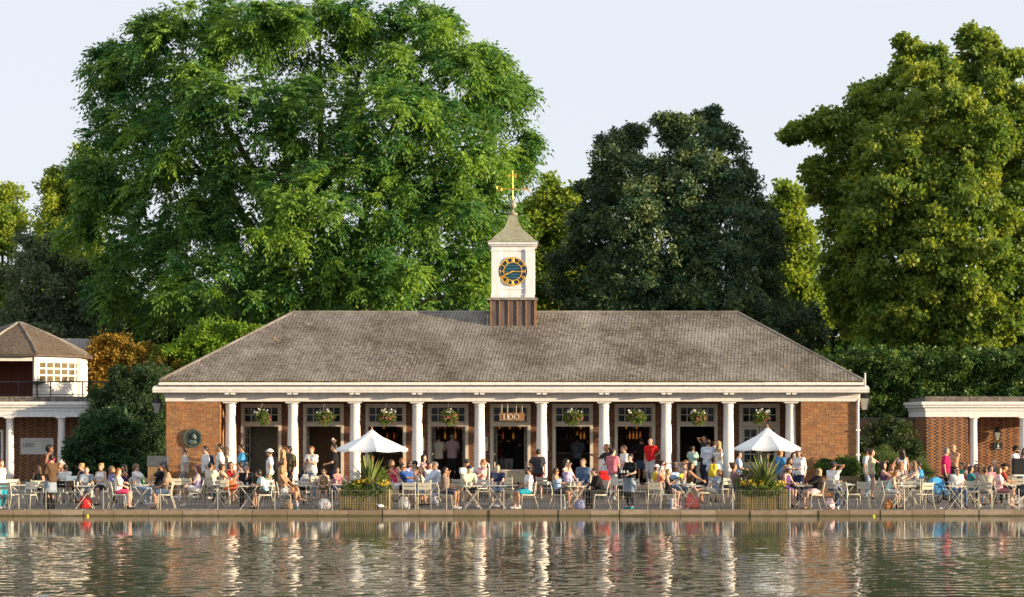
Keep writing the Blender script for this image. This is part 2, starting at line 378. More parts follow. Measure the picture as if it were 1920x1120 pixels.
def single_bricks(rows, y, m, parent, origin, n_max):
    """bricks as objects of their own, sharing mesh data by length"""
    left = []
    rows = sorted(rows, key=lambda q: (abs(q[2] - .215) > .002, -q[1]))
    for i, (u, z, L, hd) in enumerate(rows):
        if i >= n_max: left.append((u, z, L, hd)); continue
        k = round(L, 3)
        if k not in brick_proto:
            me = MB().box((0, 0, 0), (L, .04, .065)).build('brick', m).data
            bpy.data.objects.remove(bpy.data.objects[-1] if False else [o for o in C.objects if o.data is me][0]); brick_proto[k] = me
        o = bpy.data.objects.new('brick', brick_proto[k]); C.objects.link(o); o.parent = parent
        o.location = (u - origin[0], y - origin[1] + random.uniform(-.004, .004), z - origin[2])
    return left

# end bays: brick facing over a mortar core
YP = 71.1
budget = 150
for x0, x1, sd in ((LX, LI, 1), (RI, RX, 2)):
    core = MB().b6(x0 + .012, x1 - .012, YP + .012, 73.35, 0, FZ0 + .01)
    wall = mbuild(core, 'end_wall', MORTAR)
    rows = brick_courses(x0, x1, .01, FZ0, seed=sd)
    rest = single_bricks(rows, YP + .012, BRICK, wall, MO, budget)
    brick_part('brick_facing', rest, YP + .012, BRICK, 'mixed', wall, MO, seed=sd)
    inner = x1 if sd == 1 else x0                  # return face towards the colonnade, and the flank
    brick_part('brick_return', brick_courses(YP + .03, 73.2, .45, FZ0, seed=sd + 5), inner + (-.012 if sd == 1 else .012), BRICK, 'mixed', wall, MO, along='y', seed=sd)
    outer = x0 if sd == 1 else x1
    brick_part('brick_flank', brick_courses(YP + .03, 79.1, .01, FZ0, seed=sd + 9), outer + (.012 if sd == 1 else -.012), BRICK, 'mixed', wall, MO, along='y', seed=sd)
mbuild(MB().b6(LX + .02, LX + .3, 73.35, 79.1, 0, FZ0).b6(RX - .3, RX - .02, 73.35, 79.1, 0, FZ0).b6(LX + .02, RX - .02, 79.1, 79.35, 0, FZ0), 'rear_walls', MORTAR)['kind'] = 'stuff'
mbuild(MB().b6(LI, RI, 70.95, 79.05, .0, PL - .004), 'floor_slab', mat('cafe_floor', (.16, .13, .10), rough=.6, var=.1))
mbuild(MB().b6(LX + .3, RX - .3, 73.42, 79.0, 3.3, 3.4).b6(LI, RI, 71.25, 73.2, FZ0 + .02, FZ0 + .06), 'ceiling', mat('dark_ceiling', (.30, .28, .25), var=.05))

# the wall behind the columns with nine framed openings
YR = 73.25
bays = [490 + i * 116.75 for i in range(9)]
HW = .76; HEAD = Z(800, YR); TOP = Z(757.5, YR)
openings = [(X(p, YR) - HW, X(p, YR) + HW) for p in bays]
xs = [LI] + [v for o_ in openings for v in o_] + [RI]
rw = MB()
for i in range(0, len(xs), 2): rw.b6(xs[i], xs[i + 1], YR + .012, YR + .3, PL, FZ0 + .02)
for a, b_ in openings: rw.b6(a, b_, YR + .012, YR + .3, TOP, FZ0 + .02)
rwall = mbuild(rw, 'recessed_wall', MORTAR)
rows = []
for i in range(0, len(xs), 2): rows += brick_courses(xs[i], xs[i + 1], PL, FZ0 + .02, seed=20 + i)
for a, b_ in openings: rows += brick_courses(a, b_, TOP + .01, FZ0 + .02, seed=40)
brick_part('brick_facing', rows, YR + .012, ramp_mat('shaded_porch_brick', [(.20, .085, .05), (.25, .11, .06), (.17, .07, .045), (.23, .12, .07), (.14, .07, .05)]), 'mixed', rwall, MO, seed=4)  # darker brick copy, the porch shade is put into its colours
def opening(i, px):
    x = X(px, YR); y0 = YR - .05
    f = MB()
    f.b6(x - HW, x - HW + .11, y0, y0 + .2, PL, TOP).b6(x + HW - .11, x + HW, y0, y0 + .2, PL, TOP)
    f.b6(x - HW + .11, x + HW - .11, y0, y0 + .2, TOP - .10, TOP).b6(x - HW + .11, x + HW - .11, y0 - .012, y0 + .2, HEAD, HEAD + .13)
    fr = mbuild(f, 'door_frame', FRAME)
    zt0, zt1 = HEAD + .13, TOP - .10
    tr = MB(); tr.b6(x - HW + .112, x + HW - .112, y0 + .03, y0 + .09, zt1 - .045, zt1 - .002).b6(x - HW + .112, x + HW - .112, y0 + .03, y0 + .09, zt0 + .002, zt0 + .055)
    xa, xb = x - HW + .112, x + HW - .112
    for k in range(6):
        c = xa + .02 + (xb - xa - .04) * k / 5; tr.b6(c - .014, c + .014, y0 + .032, y0 + .088, zt0 + .055, zt1 - .045)
    zm = (zt0 + zt1) / 2; tr.b6(xa, xb, y0 + .034, y0 + .086, zm - .014, zm + .014)
    mbuild(tr, 'transom_bars', FRAME, fr)
    for k in range(5):
        for r_ in range(2):
            a = xa + .02 + (xb - xa - .04) * k / 5 + .016; b_ = xa + .02 + (xb - xa - .04) * (k + 1) / 5 - .016
            za, zb = (zt0 + .057, zm - .016) if r_ == 0 else (zm + .016, zt1 - .047)
            mbuild(MB().b6(a, b_, y0 + .055, y0 + .063, za, zb), 'pane', GLASS, fr)
    wdt = HW - .11
    def leaf(side, angle, wide=wdt * .98):
        """a glazed door leaf hinged on one jamb, swung inwards"""
        g = MB(); hgt = HEAD - PL - .02; h0 = .9
        g.b6(0, .09, -.02, .02, 0, hgt).b6(wide - .09, wide, -.02, .02, 0, hgt).b6(.09, wide - .09, -.02, .02, 0, .75).b6(.09, wide - .09, -.02, .02, hgt - .1, hgt)
        for q in (1.05, 1.38, 1.68): g.b6(.09, wide - .09, -.012, .012, q - .013, q + .013)
        g.b6(wide / 2 - .012, wide / 2 + .012, -.013, .013, .75, hgt - .1)
        d = MB(); d.v = [((v[0] if side < 0 else -v[0]), v[1], v[2]) for v in g.v]; d.f = [tuple(reversed(q)) for q in g.f] if side > 0 else g.f; d.m = g.m
        ob = d.build('door_leaf', FRAME, main); ob.location = (x + side * wdt - BX, y0 + .12 - 71.1, PL + .01); ob.rotation_euler = (0, 0, -side * angle)
        p = MB().b6(.092 if side < 0 else -wide + .092, wide - .092 if side < 0 else -.092, -.004, .004, .752, hgt - .102)
        po = p.build('door_glass', GLASS, ob)
        hd = MB().b6(-side * (wide - .06) - .012, -side * (wide - .06) + .012, -.07, -.03, .95, 1.1).build('handle', BLACKM, ob)
    if i == 8: leaf(-1, 0); leaf(1, 0)
    elif i in (4, 3, 0): leaf(-1, R(78)); leaf(1, R(80))
    elif i in (2, 6): leaf(1, R(86))
    elif i == 7:
        mbuild(MB().b6(x - wdt, x + wdt, y0 + .02, y0 + .12, Z(873, YR), Z(866, YR)).b6(x - wdt, x + wdt, y0 + .04, y0 + .10, PL, Z(873, YR)), 'window_sill', FRAME)
    else: leaf(-1, R(88))
for i, px in enumerate(bays): opening(i, px)

# columns: slightly tapered shaft, ring, capital and base
col_px = [432.5 + 116.65 * i for i in range(10)]
def column_mb(h, r):
    m = MB(); m.lathe([(r * 1.02, .10), (r, .14), (r * .985, h * .4), (r * .86, h - .22), (r * .86, h - .2), (r * .98, h - .19), (r * .98, h - .165), (r * .86, h - .155), (r * .86, h - .11), (r * 1.08, h - .06)], n=24)
    return m
cm = column_mb(FZ0 - PL, .205).build('column_shaft', STONE, smooth=True)
bm_ = MB().lathe([(.27, 0), (.27, .06), (.235, .10)], n=24).box((0, 0, .0), (.02, .02, .01)).build('column_base', STONE)
am = MB().box((0, 0, FZ0 - PL - .03), (.50, .50, .062)).build('abacus', STONE)
for o in (cm, bm_, am): C.objects.unlink(o)
for px in col_px:
    x = X(px, 71.35); r = empty('column', (x - BX, 71.35 - 71.1, PL)); r.parent = main
    for src, nm in ((cm, 'shaft'), (bm_, 'base'), (am, 'capital')):
        o = bpy.data.objects.new(nm, src.data); C.objects.link(o); o.parent = r
# entablature: frieze, cornice, paired brackets
mbuild(MB().b6(LX - .03, RX + .03, YP - .06, 71.6, FZ0, FZ1 - .16).b6(LX - .03, LX + .4, 71.6, 79.3, FZ0, FZ1 - .16).b6(RX - .4, RX + .03, 71.6, 79.3, FZ0, FZ1 - .16), 'frieze', STONE)
mbuild(MB().b6(LX - .05, RX + .05, YP - .085, 71.6, FZ1 - .158, FZ1 - .08).b6(LX - .08, RX + .08, YP - .12, 71.6, FZ1 - .078, FZ1 + .02), 'bed_mould', STONE)
CX0, CX1, CY = X(286, 70.55), X(1630, 70.55), 70.55
c = MB(); zc0, zc1 = Z(736, CY), Z(728, CY)
prof = [(CY, zc0 + .03), (CY, zc0), (CY + .06, zc0 - .02), (71.7, zc0 - .02), (71.7, zc1 + .09), (CY + .3, zc1 + .09), (CY - .03, zc1), (CY - .03, zc1 - .04)]
n = len(prof); vs = [(CX0, p[0], p[1]) for p in prof] + [(CX1, p[0], p[1]) for p in prof]
c.add(vs, [tuple(range(n)), tuple(range(2 * n - 1, n - 1, -1))] + [(i, n + i, n + (i + 1) % n, (i + 1) % n) for i in range(n)])
c.b6(CX0, LX + .1, 71.7, 79.9, zc0 - .02, zc1 + .05).b6(RX - .1, CX1, 71.7, 79.9, zc0 - .02, zc1 + .05).b6(LX + .1, RX - .1, 79.2, 79.9, zc0 - .02, zc1 + .05)
mbuild(c, 'cornice', DIRTYW)
for px in col_px:
    x = X(px, 70.8)
    for dx in (-.105, .105): mbuild(MB().b6(x + dx - .075, x + dx + .075, CY + .02, YP - .121, zc0 - .075, zc0 - .021), 'bracket', STONE)
# gutter and its joint of lead
ge = 70.83; GX0, GX1 = X(298, ge), X(1620, ge); ez = Z(714, ge)
mbuild(MB().b6(CX0 + .12, CX1 - .12, CY + .12, 71.75, zc1 + .092, zc1 + .12), 'lead_flashing', LEAD)
xg = GX0
while xg < GX1 - .1:                                # lengths of white gutter, not quite in line
    L = min(2.44, GX1 - xg); dz = random.uniform(-.008, .008)
    mbuild(MB().b6(xg, xg + L - .008, ge - .02, ge + .12, ez - .175 + dz, ez - .06 + dz), 'gutter', WHITE); xg += L
# hipped roof of plain tiles
a_ = 4.2; RY = ge + a_; RZ = Z(586.5, RY); ez0 = ez - .05
RX0, RX1 = X(548, RY), X(1384, RY)
EY1 = ge + 2 * a_
deck = MB().add([(GX0, ge, ez0), (GX1, ge, ez0), (GX1, EY1, ez0), (GX0, EY1, ez0), (RX0, RY, RZ - .05), (RX1, RY, RZ - .05)],
                [(0, 1, 5, 4), (1, 2, 5), (2, 3, 4, 5), (3, 0, 4), (3, 2, 1, 0)])
roof = mbuild(deck, 'roof', mat('roof_batten', (.13, .10, .08), var=.2))
def tile_slope(p00, p10, q0, q1, seed):
    """tiles on a slope between eave p00-p10 and top q0-q1: returns centres, sizes, axes"""
    p00, p10, q0, q1 = map(np.array, (p00, p10, q0, q1)); r = np.random.default_rng(seed)
    ud = (p10 - p00) / np.linalg.norm(p10 - p00); mid = (q0 + q1) / 2 - p00; up = mid - ud * mid.dot(ud); Ls = np.linalg.norm(up); up = up / Ls; nn = np.cross(ud, up); nn = nn if nn[2] > 0 else -nn
    W_ = np.linalg.norm(p10 - p00); u0, u1 = (q0 - p00).dot(ud), (q1 - p00).dot(ud)
    cs = []; k = 0; v = .03
    while v < Ls - .02:
        t = v / Ls; a = u0 * t; b_ = W_ + (u1 - W_) * t
        us = np.arange(a - (.064 if k % 2 else 0) + .06, b_, .130) + r.normal(0, .006)
        for u in us:
            if a + .02 < u < b_ - .02: cs.append(p00 + ud * u + up * (v + r.normal(0, .007)) + nn * (.030 + r.normal(0, .0035)))
        v += .088; k += 1
    n = len(cs); tl = R(4.5) + r.normal(0, .02, n); rl = r.normal(0, .02, n)
    ax = np.zeros((n, 3, 3)); upt = up[None] * np.cos(tl)[:, None] - nn[None] * np.sin(tl)[:, None]
    udt = ud[None] * np.cos(rl)[:, None] + nn[None] * np.sin(rl)[:, None]
    ax[:, 0] = udt; ax[:, 1] = upt; ax[:, 2] = np.cross(udt, upt)
    return np.array(cs), np.stack([r.uniform(.098, .124, n), np.full(n, .125), r.uniform(.012, .02, n)], 1), ax
E = [(GX0, ge, ez0 + .03), (GX1, ge, ez0 + .03), (GX1, EY1, ez0 + .03), (GX0, EY1, ez0 + .03)]; T0, T1 = (RX0, RY, RZ - .02), (RX1, RY, RZ - .02)
for nm, s_ in (('roof_tile_front', (E[0], E[1], T0, T1)), ('roof_tile_hip', (E[1], E[2], T1, T1)), ('roof_tile_hip', (E[3], E[0], T0, T0))):
    cs, sz, ax = tile_slope(*s_, seed=len(nm) + int(s_[0][0]))
    if nm == 'roof_tile_front':                    # the lowest courses piece by piece, the rest as one part
        me = MB().box((0, 0, 0), tuple(sz[0])).build('roof_tile', TILE); tm = me.data; bpy.data.objects.remove(me)
        for c_, A in zip(cs[:298], ax[:298]):
            o = bpy.data.objects.new('roof_tile', tm); C.objects.link(o); o.parent = roof
            M = Matrix([[A[j][i] for j in range(3)] for i in range(3)]).to_4x4(); M.translation = Vector(c_) - MO
            o.matrix_local = M
        cs, sz, ax = cs[298:], sz[298:], ax[298:]
    V, Q = np_boxes(cs, sz, ax)
    o = main_np(nm, V, Q, TILE, np.repeat(rng.random(len(cs)), 8), parent=roof); o['kind'] = 'stuff'
mbuild(MB().b6(GX0 + .05, GX1 - .05, ge - .025, ge + .05, ez - .055, ez - .012), 'eave_moss', mat('moss_yellow', (.20, .17, .03), rough=1, var=.4, scale=3))
def ridge_run(p, q, name):
    p, q = Vector(p), Vector(q); L = (q - p).length; n = int(L / .33)
    for i in range(n):
        a = p + (q - p) * (i / n); b_ = p + (q - p) * ((i + .985) / n)
        mbuild(MB().tube([a + Vector((0, 0, random.uniform(-.006, .006))), b_], .075, n=8), name, TILE, roof)
ridge_run((RX0, RY, RZ + .0), (RX1, RY, RZ + .0), 'ridge_tile')
ridge_run(E[0], T0, 'hip_tile'); ridge_run(E[1], T1, 'hip_tile')
# orange lichen and moss cushions on the tiles
lp = MB()
for px, py, r_ in ((514, 636, .12), (520, 641, .08), (506, 630, .06), (1210, 640, .05), (820, 672, .05), (640, 690, .06), (1090, 605, .05), (1315, 660, .05), (700, 600, .06), (1470, 690, .06)):
    # point on the front slope seen at that pixel
    sl_ = (RZ - ez) / a_
    d = ge + 2.0
    for _ in range(12): d = ge + (Z(py, d) - ez) / sl_
    lp.ball((X(px, d), d - .03, Z(py, d) + .02), (r_ * .55, r_ * .35, r_ * .3), n=8, rings=4)
mbuild(lp, 'lichen_patch', mat('orange_lichen', (.52, .26, .05), rough=1, var=.3, scale=20), roof)['kind'] = 'stuff'

# clock turret
CXp = 961.5; TY = RY - .02; TXc = X(CXp, 74.3)
TB = Vector((TXc, TY, 0)); tur = empty('clock_turret', tuple(TB - MO)); tur.parent = main
def tb(m_, nm, mt, parent=None, smooth=False):
    m_.v = [tuple(Vector(v) - TB) for v in m_.v]; return m_.build(nm, mt, parent or tur, smooth)
yf = TY - .86
zb0, zb1 = Z(612, 74.15) - .25, Z(563, 74.15)
hw = .865
tb(MB().b6(TXc - hw, TXc + hw, yf, TY + .86, zb0, zb1), 'turret_base', mat('lead_cladding', (.15, .11, .095), rough=.7, var=.2, scale=5, stretch=(1, 1, .3)))
for k in range(6):
    x = TXc - hw + .03 + (2 * hw - .06) * k / 5; tb(MB().b6(x - .022, x + .022, yf - .04, yf - .001, zb0, zb1), 'batten', mat('oak_batten', (.33, .19, .10), var=.2, scale=8))
for k in range(6):
    y = yf + .03 + (1.72 - .06) * k / 5; tb(MB().b6(TXc + hw + .001, TXc + hw + .04, y - .022, y + .022, zb0, zb1), 'batten', MATS['oak_batten'])
tb(MB().b6(TXc - hw - .12, TXc - hw + .03, yf - .01, TY, zb0 - .1, zb1 - .55), 'flashing', LEAD)
tb(MB().b6(TXc - hw - .09, TXc + hw + .09, yf - .09, TY + .95, zb1, zb1 + .075).b6(TXc - hw - .03, TXc + hw + .03, yf - .03, TY + .89, zb1 + .075, zb1 + .10), 'turret_ledge', mat('ledge_lead', (.30, .27, .24), var=.25, scale=9))
zs0, zs1 = zb1 + .10, Z(459, 74.15)
hb = .80
PAINT = mat('turret_white_paint', (.80, .79, .79), rough=.5, var=.09, scale=3, stretch=(3, 3, .6))
tb(MB().b6(TXc - hb, TXc + hb, yf + .04, TY + .80, zs0, zs1), 'turret_shaft', PAINT)
for sx in (-1, 1):
    xc_ = TXc + sx * (hb - .155); tb(MB().b6(xc_ - .165, xc_ + .165, yf - .01, yf + .039, zs0 + .12, zs1 - .24).b6(xc_ - .19, xc_ + .19, yf - .03, yf + .039, zs0, zs0 + .119).b6(xc_ - .19, xc_ + .19, yf - .03, yf + .039, zs1 - .238, zs1 - .17), 'pilaster', PAINT)
    yc_ = TY + sx * .645; tb(MB().b6(TXc + hb + .001, TXc + hb + .05, yc_ - .165, yc_ + .165, zs0 + .12, zs1 - .24), 'pilaster', PAINT)
tb(MB().b6(TXc - hb + .345, TXc + hb - .345, yf + .012, yf + .039, zs1 - .235, zs1 - .19), 'necking', PAINT)
tb(MB().b6(TXc - .47, TXc + .47, yf + .018, yf + .039, zs0 + .32, zs0 + .35).b6(TXc - .47, TXc + .47, yf + .018, yf + .039, zs0, zs0 + .13), 'panel_mould', PAINT)
tb(MB().b6(TXc - .93, TXc + .93, yf - .10, TY + .93, zs1, zs1 + .09).b6(TXc - .86, TXc + .86, yf - .03, TY + .86, zs1 - .06, zs1), 'turret_cornice', PAINT)
# ogee copper roof, square on plan
sc49 = 74.9 / F
og = [(.98, zs1 + .092), (.98, zs1 + .115)]
for hwz, py3 in ((137, 498), (131, 488), (117, 472), (98, 456), (79, 440), (63, 422), (51, 404), (43, 384), (36, 362), (31, 342), (28, 328)):
    og.append((hwz / 3.5 * sc49, Z(310 + py3 / 3.5, 74.9)))
mo = MB(); vs = []
for h_, z in og:
    vs += [(TXc - h_, TY - h_, z), (TXc + h_, TY - h_, z), (TXc + h_, TY + h_, z), (TXc - h_, TY + h_, z)]
fs = [(i * 4 + k, i * 4 + (k + 1) % 4, (i + 1) * 4 + (k + 1) % 4, (i + 1) * 4 + k) for i in range(len(og) - 1) for k in range(4)] + [(0, 3, 2, 1), tuple(len(vs) - 4 + k for k in range(4))]
mo.add(vs, fs); tb(mo, 'turret_roof', COPPER)
zt = og[-1][1]; r0 = 30 / 3.5 * sc49
tb(MB().lathe([(r0 * .9, 0), (r0 * 1.1, .03), (r0 * 1.1, .07), (r0 * .7, .10), (r0 * .3, .16), (r0 * .3, .22)], (TXc, TY, zt)).ball((TXc, TY, Z(310 + 262 / 3.5, 74.9)), .145, 14, 10).lathe([(.05, 0), (.05, .09), (.02, .12)], (TXc, TY, Z(310 + 262 / 3.5, 74.9) + .12)), 'finial', COPPER, smooth=True)
zv0, zv1 = Z(310 + 236 / 3.5, 74.9), Z(310 + 30 / 3.5, 74.9); za = Z(310 + 155 / 3.5, 74.9)
vane = tb(MB().tube([(TXc, TY, zv0), (TXc, TY, zv1)], [.022, .008], 6), 'weather_vane', GOLD)
tb(MB().tube([(TXc - .46, TY - .12, za), (TXc + .46, TY + .12, za)], .009, 5).tube([(TXc - .12, TY + .46, za - .02), (TXc + .12, TY - .46, za - .02)], .009, 5).ball((TXc, TY, za), .05), 'compass_arm', GOLD, vane)
# letters at the ends of the arms and an arrow on top
def letter(strokes, c, s, name):
    m_ = MB()
    for a, b_ in strokes: m_.tube([(c[0] + a[0] * s, c[1], c[2] + a[1] * s), (c[0] + b_[0] * s, c[1], c[2] + b_[1] * s)], .011, 5)
    return tb(m_, name, GOLD, vane)
letter([((-.5, .5), (.5, .5)), ((-.5, .5), (-.5, 0)), ((-.5, 0), (.5, 0)), ((.5, 0), (.5, -.5)), ((.5, -.5), (-.5, -.5))], (TXc - .52, TY - .12, za), .16, 'compass_letter')
letter([((-.5, -.5), (-.5, .5)), ((-.5, .5), (.5, -.5)), ((.5, -.5), (.5, .5))], (TXc + .53, TY + .12, za), .16, 'compass_letter')
zr = Z(310 + 66 / 3.5, 74.9)
tb(MB().tube([(TXc - .12, TY, zr), (TXc + .12, TY, zr)], .015, 5).prism([(TXc + .02, zr), (TXc + .15, zr + .11), (TXc + .15, zr + .04), (TXc + .11, zr), (TXc + .15, zr - .04), (TXc + .15, zr - .11)], TY - .012, TY + .012).prism([(TXc - .2, zr), (TXc - .1, zr + .06), (TXc - .1, zr - .06)], TY - .011, TY + .011), 'vane_arrow', GOLD, vane)
# clock: blue skeleton dial, gold rings and numerals, hands at about twenty past eight
dz, dy = Z(509.3, 74.2), yf + .04; dr = 27 / F * 74.2
def disc(r, y0, y1, n=36, ri=0.0):
    m_ = MB(); vs = []
    for y in (y0, y1):
        for rr in ((r, ri) if ri else (r,)):
            vs += [(TXc + rr * math.sin(2 * PI * k / n), y, dz + rr * math.cos(2 * PI * k / n)) for k in range(n)]
    fs = []
    if ri:
        for k in range(n):
            q = (k + 1) % n; fs += [(k, q, n + q, n + k), (2 * n + k, 3 * n + k, 3 * n + q, 2 * n + q), (k, 2 * n + k, 2 * n + q, q), (n + k, n + q, 3 * n + q, 3 * n + k)]
    else:
        fs = [tuple(range(n)), tuple(range(2 * n - 1, n - 1, -1))] + [(k, n + k, n + (k + 1) % n, (k + 1) % n) for k in range(n)]
    return m_.add(vs, fs)
clock = tb(disc(dr * .97, dy - .03, dy - .002), 'clock', mat('dial_blue', (.012, .05, .085), rough=.3, var=.2))
for k in (-2, -1, 0, 1, 2):                         # glazing bars over the middle
    hw_ = math.sqrt(max(.01, (dr * .56) ** 2 - (k * dr * .2) ** 2)); tb(MB().b6(TXc - hw_, TXc + hw_, dy - .038, dy - .031, dz + k * dr * .2 - .012, dz + k * dr * .2 + .012), 'dial_bar', mat('dial_bar_blue', (.03, .20, .26), var=.1), clock)
tb(disc(dr, dy - .05, dy - .031, ri=dr * .91), 'dial_ring', GOLD, clock); tb(disc(dr * .66, dy - .048, dy - .031, ri=dr * .60), 'dial_ring', GOLD, clock)
NUM = {1: 'I', 2: 'II', 3: 'III', 4: 'IV', 5: 'V', 6: 'VI', 7: 'VII', 8: 'VIII', 9: 'IX', 10: 'X', 11: 'XI', 12: 'XII'}
for hnum, txt in NUM.items():
    a = 2 * PI * hnum / 12; m_ = MB(); wd = {'I': .26, 'V': .5, 'X': .5}; tot = sum(wd[c_] for c_ in txt); x0 = -tot / 2
    for c_ in txt:
        w_ = wd[c_]; xc_ = x0 + w_ / 2; x0 += w_
        if c_ == 'I': st = [((xc_, -.5), (xc_, .5))]
        elif c_ == 'V': st = [((xc_ - .18, .5), (xc_, -.5)), ((xc_ + .18, .5), (xc_, -.5))]
        else: st = [((xc_ - .18, .5), (xc_ + .18, -.5)), ((xc_ + .18, .5), (xc_ - .18, -.5))]
        for p, q in st:
            def P(t):
                u_, v_ = t[0] * dr * .20, dr * .785 + t[1] * dr * .23
                return (TXc + v_ * math.sin(a) + u_ * math.cos(a), dy - .042, dz + v_ * math.cos(a) - u_ * math.sin(a))
            m_.tube([P(p), P(q)], .012, 4)
    tb(m_, 'numeral', GOLD, clock)
def hand(ang, L, wd, y):
    s_, c_ = math.sin(ang), math.cos(ang); m_ = MB()
    pts = [(-wd * .6, -L * .16), (wd * .6, -L * .16), (wd * .7, 0), (wd * .5, L * .55), (wd * 1.1, L * .72), (0, L), (-wd * 1.1, L * .72), (-wd * .5, L * .55), (-wd * .7, 0)]
    m_.prism([(TXc + u_ * c_ + v_ * s_, dz - u_ * s_ + v_ * c_) for u_, v_ in pts], y - .008, y); return m_
tb(hand(R(93), dr * .9, .026, dy - .062), 'minute_hand', GOLD, clock); tb(hand(R(247), dr * .62, .036, dy - .053), 'hour_hand', GOLD, clock)
# rain pipe at the right corner
tb_ = MB().tube([(RX + .06, YP - .02, zc0 - .05), (RX + .06, YP - .02, FZ0 + .1), (RX + .02, YP - .07, FZ0 - .05), (RX + .02, YP - .07, .3)], .045, 8)
dp = mbuild(tb_, 'rain_pipe', WHITE)
for zz in (.9, 1.5, 2.4): mbuild(MB().b6(RX - .06, RX + .10, YP - .13, YP - .04, zz, zz + .06), 'pipe_bracket', WHITE, dp)
mbuild(MB().tube([(X(1622, 71), 71, zc1 + .05), (X(1622, 71), 71, zc1 + .55)], .03, 6), 'vent_pipe', WHITE)

# ------------------------------------------------------------------ inside the cafe
ROOMC = mat('cafe_wall_olive', (.30, .26, .18), var=.12); ROOMB = mat('cafe_wall_brown', (.30, .18, .09), var=.15)
mbuild(MB().b6(LI + .1, X(550, 75), 74.7, 74.8, PL, 3.3), 'inner_wall', ROOMC)
mbuild(MB().b6(X(550, 75) + .1, X(690, 76), 75.6, 75.7, PL, 3.3), 'inner_wall', ROOMB)
mbuild(MB().b6(X(690, 78), RI, 78.6, 78.7, PL, 3.3), 'inner_wall', mat('cafe_wall_dark', (.09, .07, .055), var=.2))
mbuild(MB().b6(X(548, 75), X(548, 75) + .1, 73.6, 74.68, PL, 3.3), 'partition', ROOMB)
bar = empty('bar_counter', (X(880, 76.5), 76.5, PL), label='long dark wooden bar counter inside the open doors', cat='counter')
L2 = 6.2
MB().b6(-L2, L2, -.3, .3, 0, 1.02).build('front_panel', mat('bar_wood', (.14, .075, .04), var=.2, stretch=(1, 1, 6)), bar); MB().b6(-L2 - .05, L2 + .05, -.36, .36, 1.024, 1.07).build('worktop', mat('bar_top', (.22, .2, .18), rough=.3), bar)
shelf = empty('bottle_shelf', (X(880, 78.3), 78.3, PL), label='back bar shelving with rows of bottles seen through the doors', cat='shelf')
for zz in (1.55, 1.95, 2.3): MB().b6(-6.2, 6.2, -.15, .2, zz, zz + .035).build('shelf_board', mat('shelf_paint', (.25, .22, .19)), shelf)
MB().b6(-6.2, 6.2, .205, .22, 1.0, 2.7).build('back_panel', MATS['bar_wood'], shelf)
BOT = [mat('bottle_amber', (.55, .20, .03), rough=.15, emit=.16), mat('bottle_clear', (.45, .45, .40), rough=.15), mat('bottle_green', (.06, .14, .05), rough=.15), mat('bottle_red', (.5, .10, .04), rough=.2, emit=.1)]  # backlight of the amber and red bottles put in as emission
prof = [(.036, 0), (.038, .02), (.038, .17), (.014, .23), (.013, .30)]
bmesh_ = [MB().lathe(prof, n=8).build('bottle', m_, smooth=True) for m_ in BOT]
nb = 0
for px0, px1, dn_ in ((700, 770, 'third'), (815, 868, 'fourth'), (930, 990, 'middle'), (1050, 1100, 'sixth'), (1168, 1220, 'seventh')):
    for zz in (1.59, 1.99, 2.335):
        od = ['leftmost', 'second', 'third', 'fourth', 'fifth', 'sixth', 'seventh', 'eighth', 'ninth', 'tenth', 'eleventh', 'twelfth']; nb = 0
        for p in np.arange(px0, px1, 6.5):
            if random.random() < .25: continue
            k = random.choices((0, 1, 2, 3), (2.2, 3, 2, 1.2))[0]
            o = bpy.data.objects.new('bottle', bmesh_[k].data); C.objects.link(o); o.location = (X(p, 78.25), 78.25 + random.uniform(-.04, .06), PL + zz); o.scale = (1, 1, random.uniform(.85, 1.12))
            tag(o, ('glowing amber', 'clear', 'dark green', 'reddish')[k] + ' bottle, ' + od[nb] + ' on the ' + {1.59: 'lowest', 1.99: 'middle', 2.335: 'top'}[zz] + ' bar shelf through the ' + dn_ + ' doorway', 'bottle', 'bottles on the back bar shelves'); nb += 1
for o in bmesh_: bpy.data.objects.remove(o)
for px, nm in ((727, 'leftmost, behind the left umbrella'), (956, 'in the middle doorway'), (1180, 'above the man in black')):  # glowing shapes added for the orange shine of backlit bottles
    x = X(px, 76.3); pl_ = empty('bottle_glow', (x, 76.3, 2.62), label='small added orange glow for backlit bottles inside the cafe, ' + nm, cat='glow')
    MB().tube([(0, 0, .2), (0, 0, .66)], .008, 5).build('glow_stem', BLACKM, pl_); MB().lathe([(.02, .2), (.045, .1), (.05, .05)], n=12).build('shade', mat('added_orange_glow', (.9, .42, .10), rough=.5, emit=.5), pl_)
# counter in the middle doorway
cnt = empty('boarded_counter', (X(957, 72.95), 72.95, PL), label='cream boarded counter closing the lower half of the middle doorway', cat='counter')
for k in range(16): MB().b6(-.79 + k * .0988, -.79 + k * .0988 + .094, -.02, .02, -.44, Z(884, 72.95) - PL).build('board', mat('cream_board', (.62, .54, .40), var=.1, scale=5), cnt)
MB().b6(-.82, .82, -.05, .35, Z(884, 72.95) - PL + .002, Z(881, 72.95) - PL).build('counter_top', FRAME, cnt)
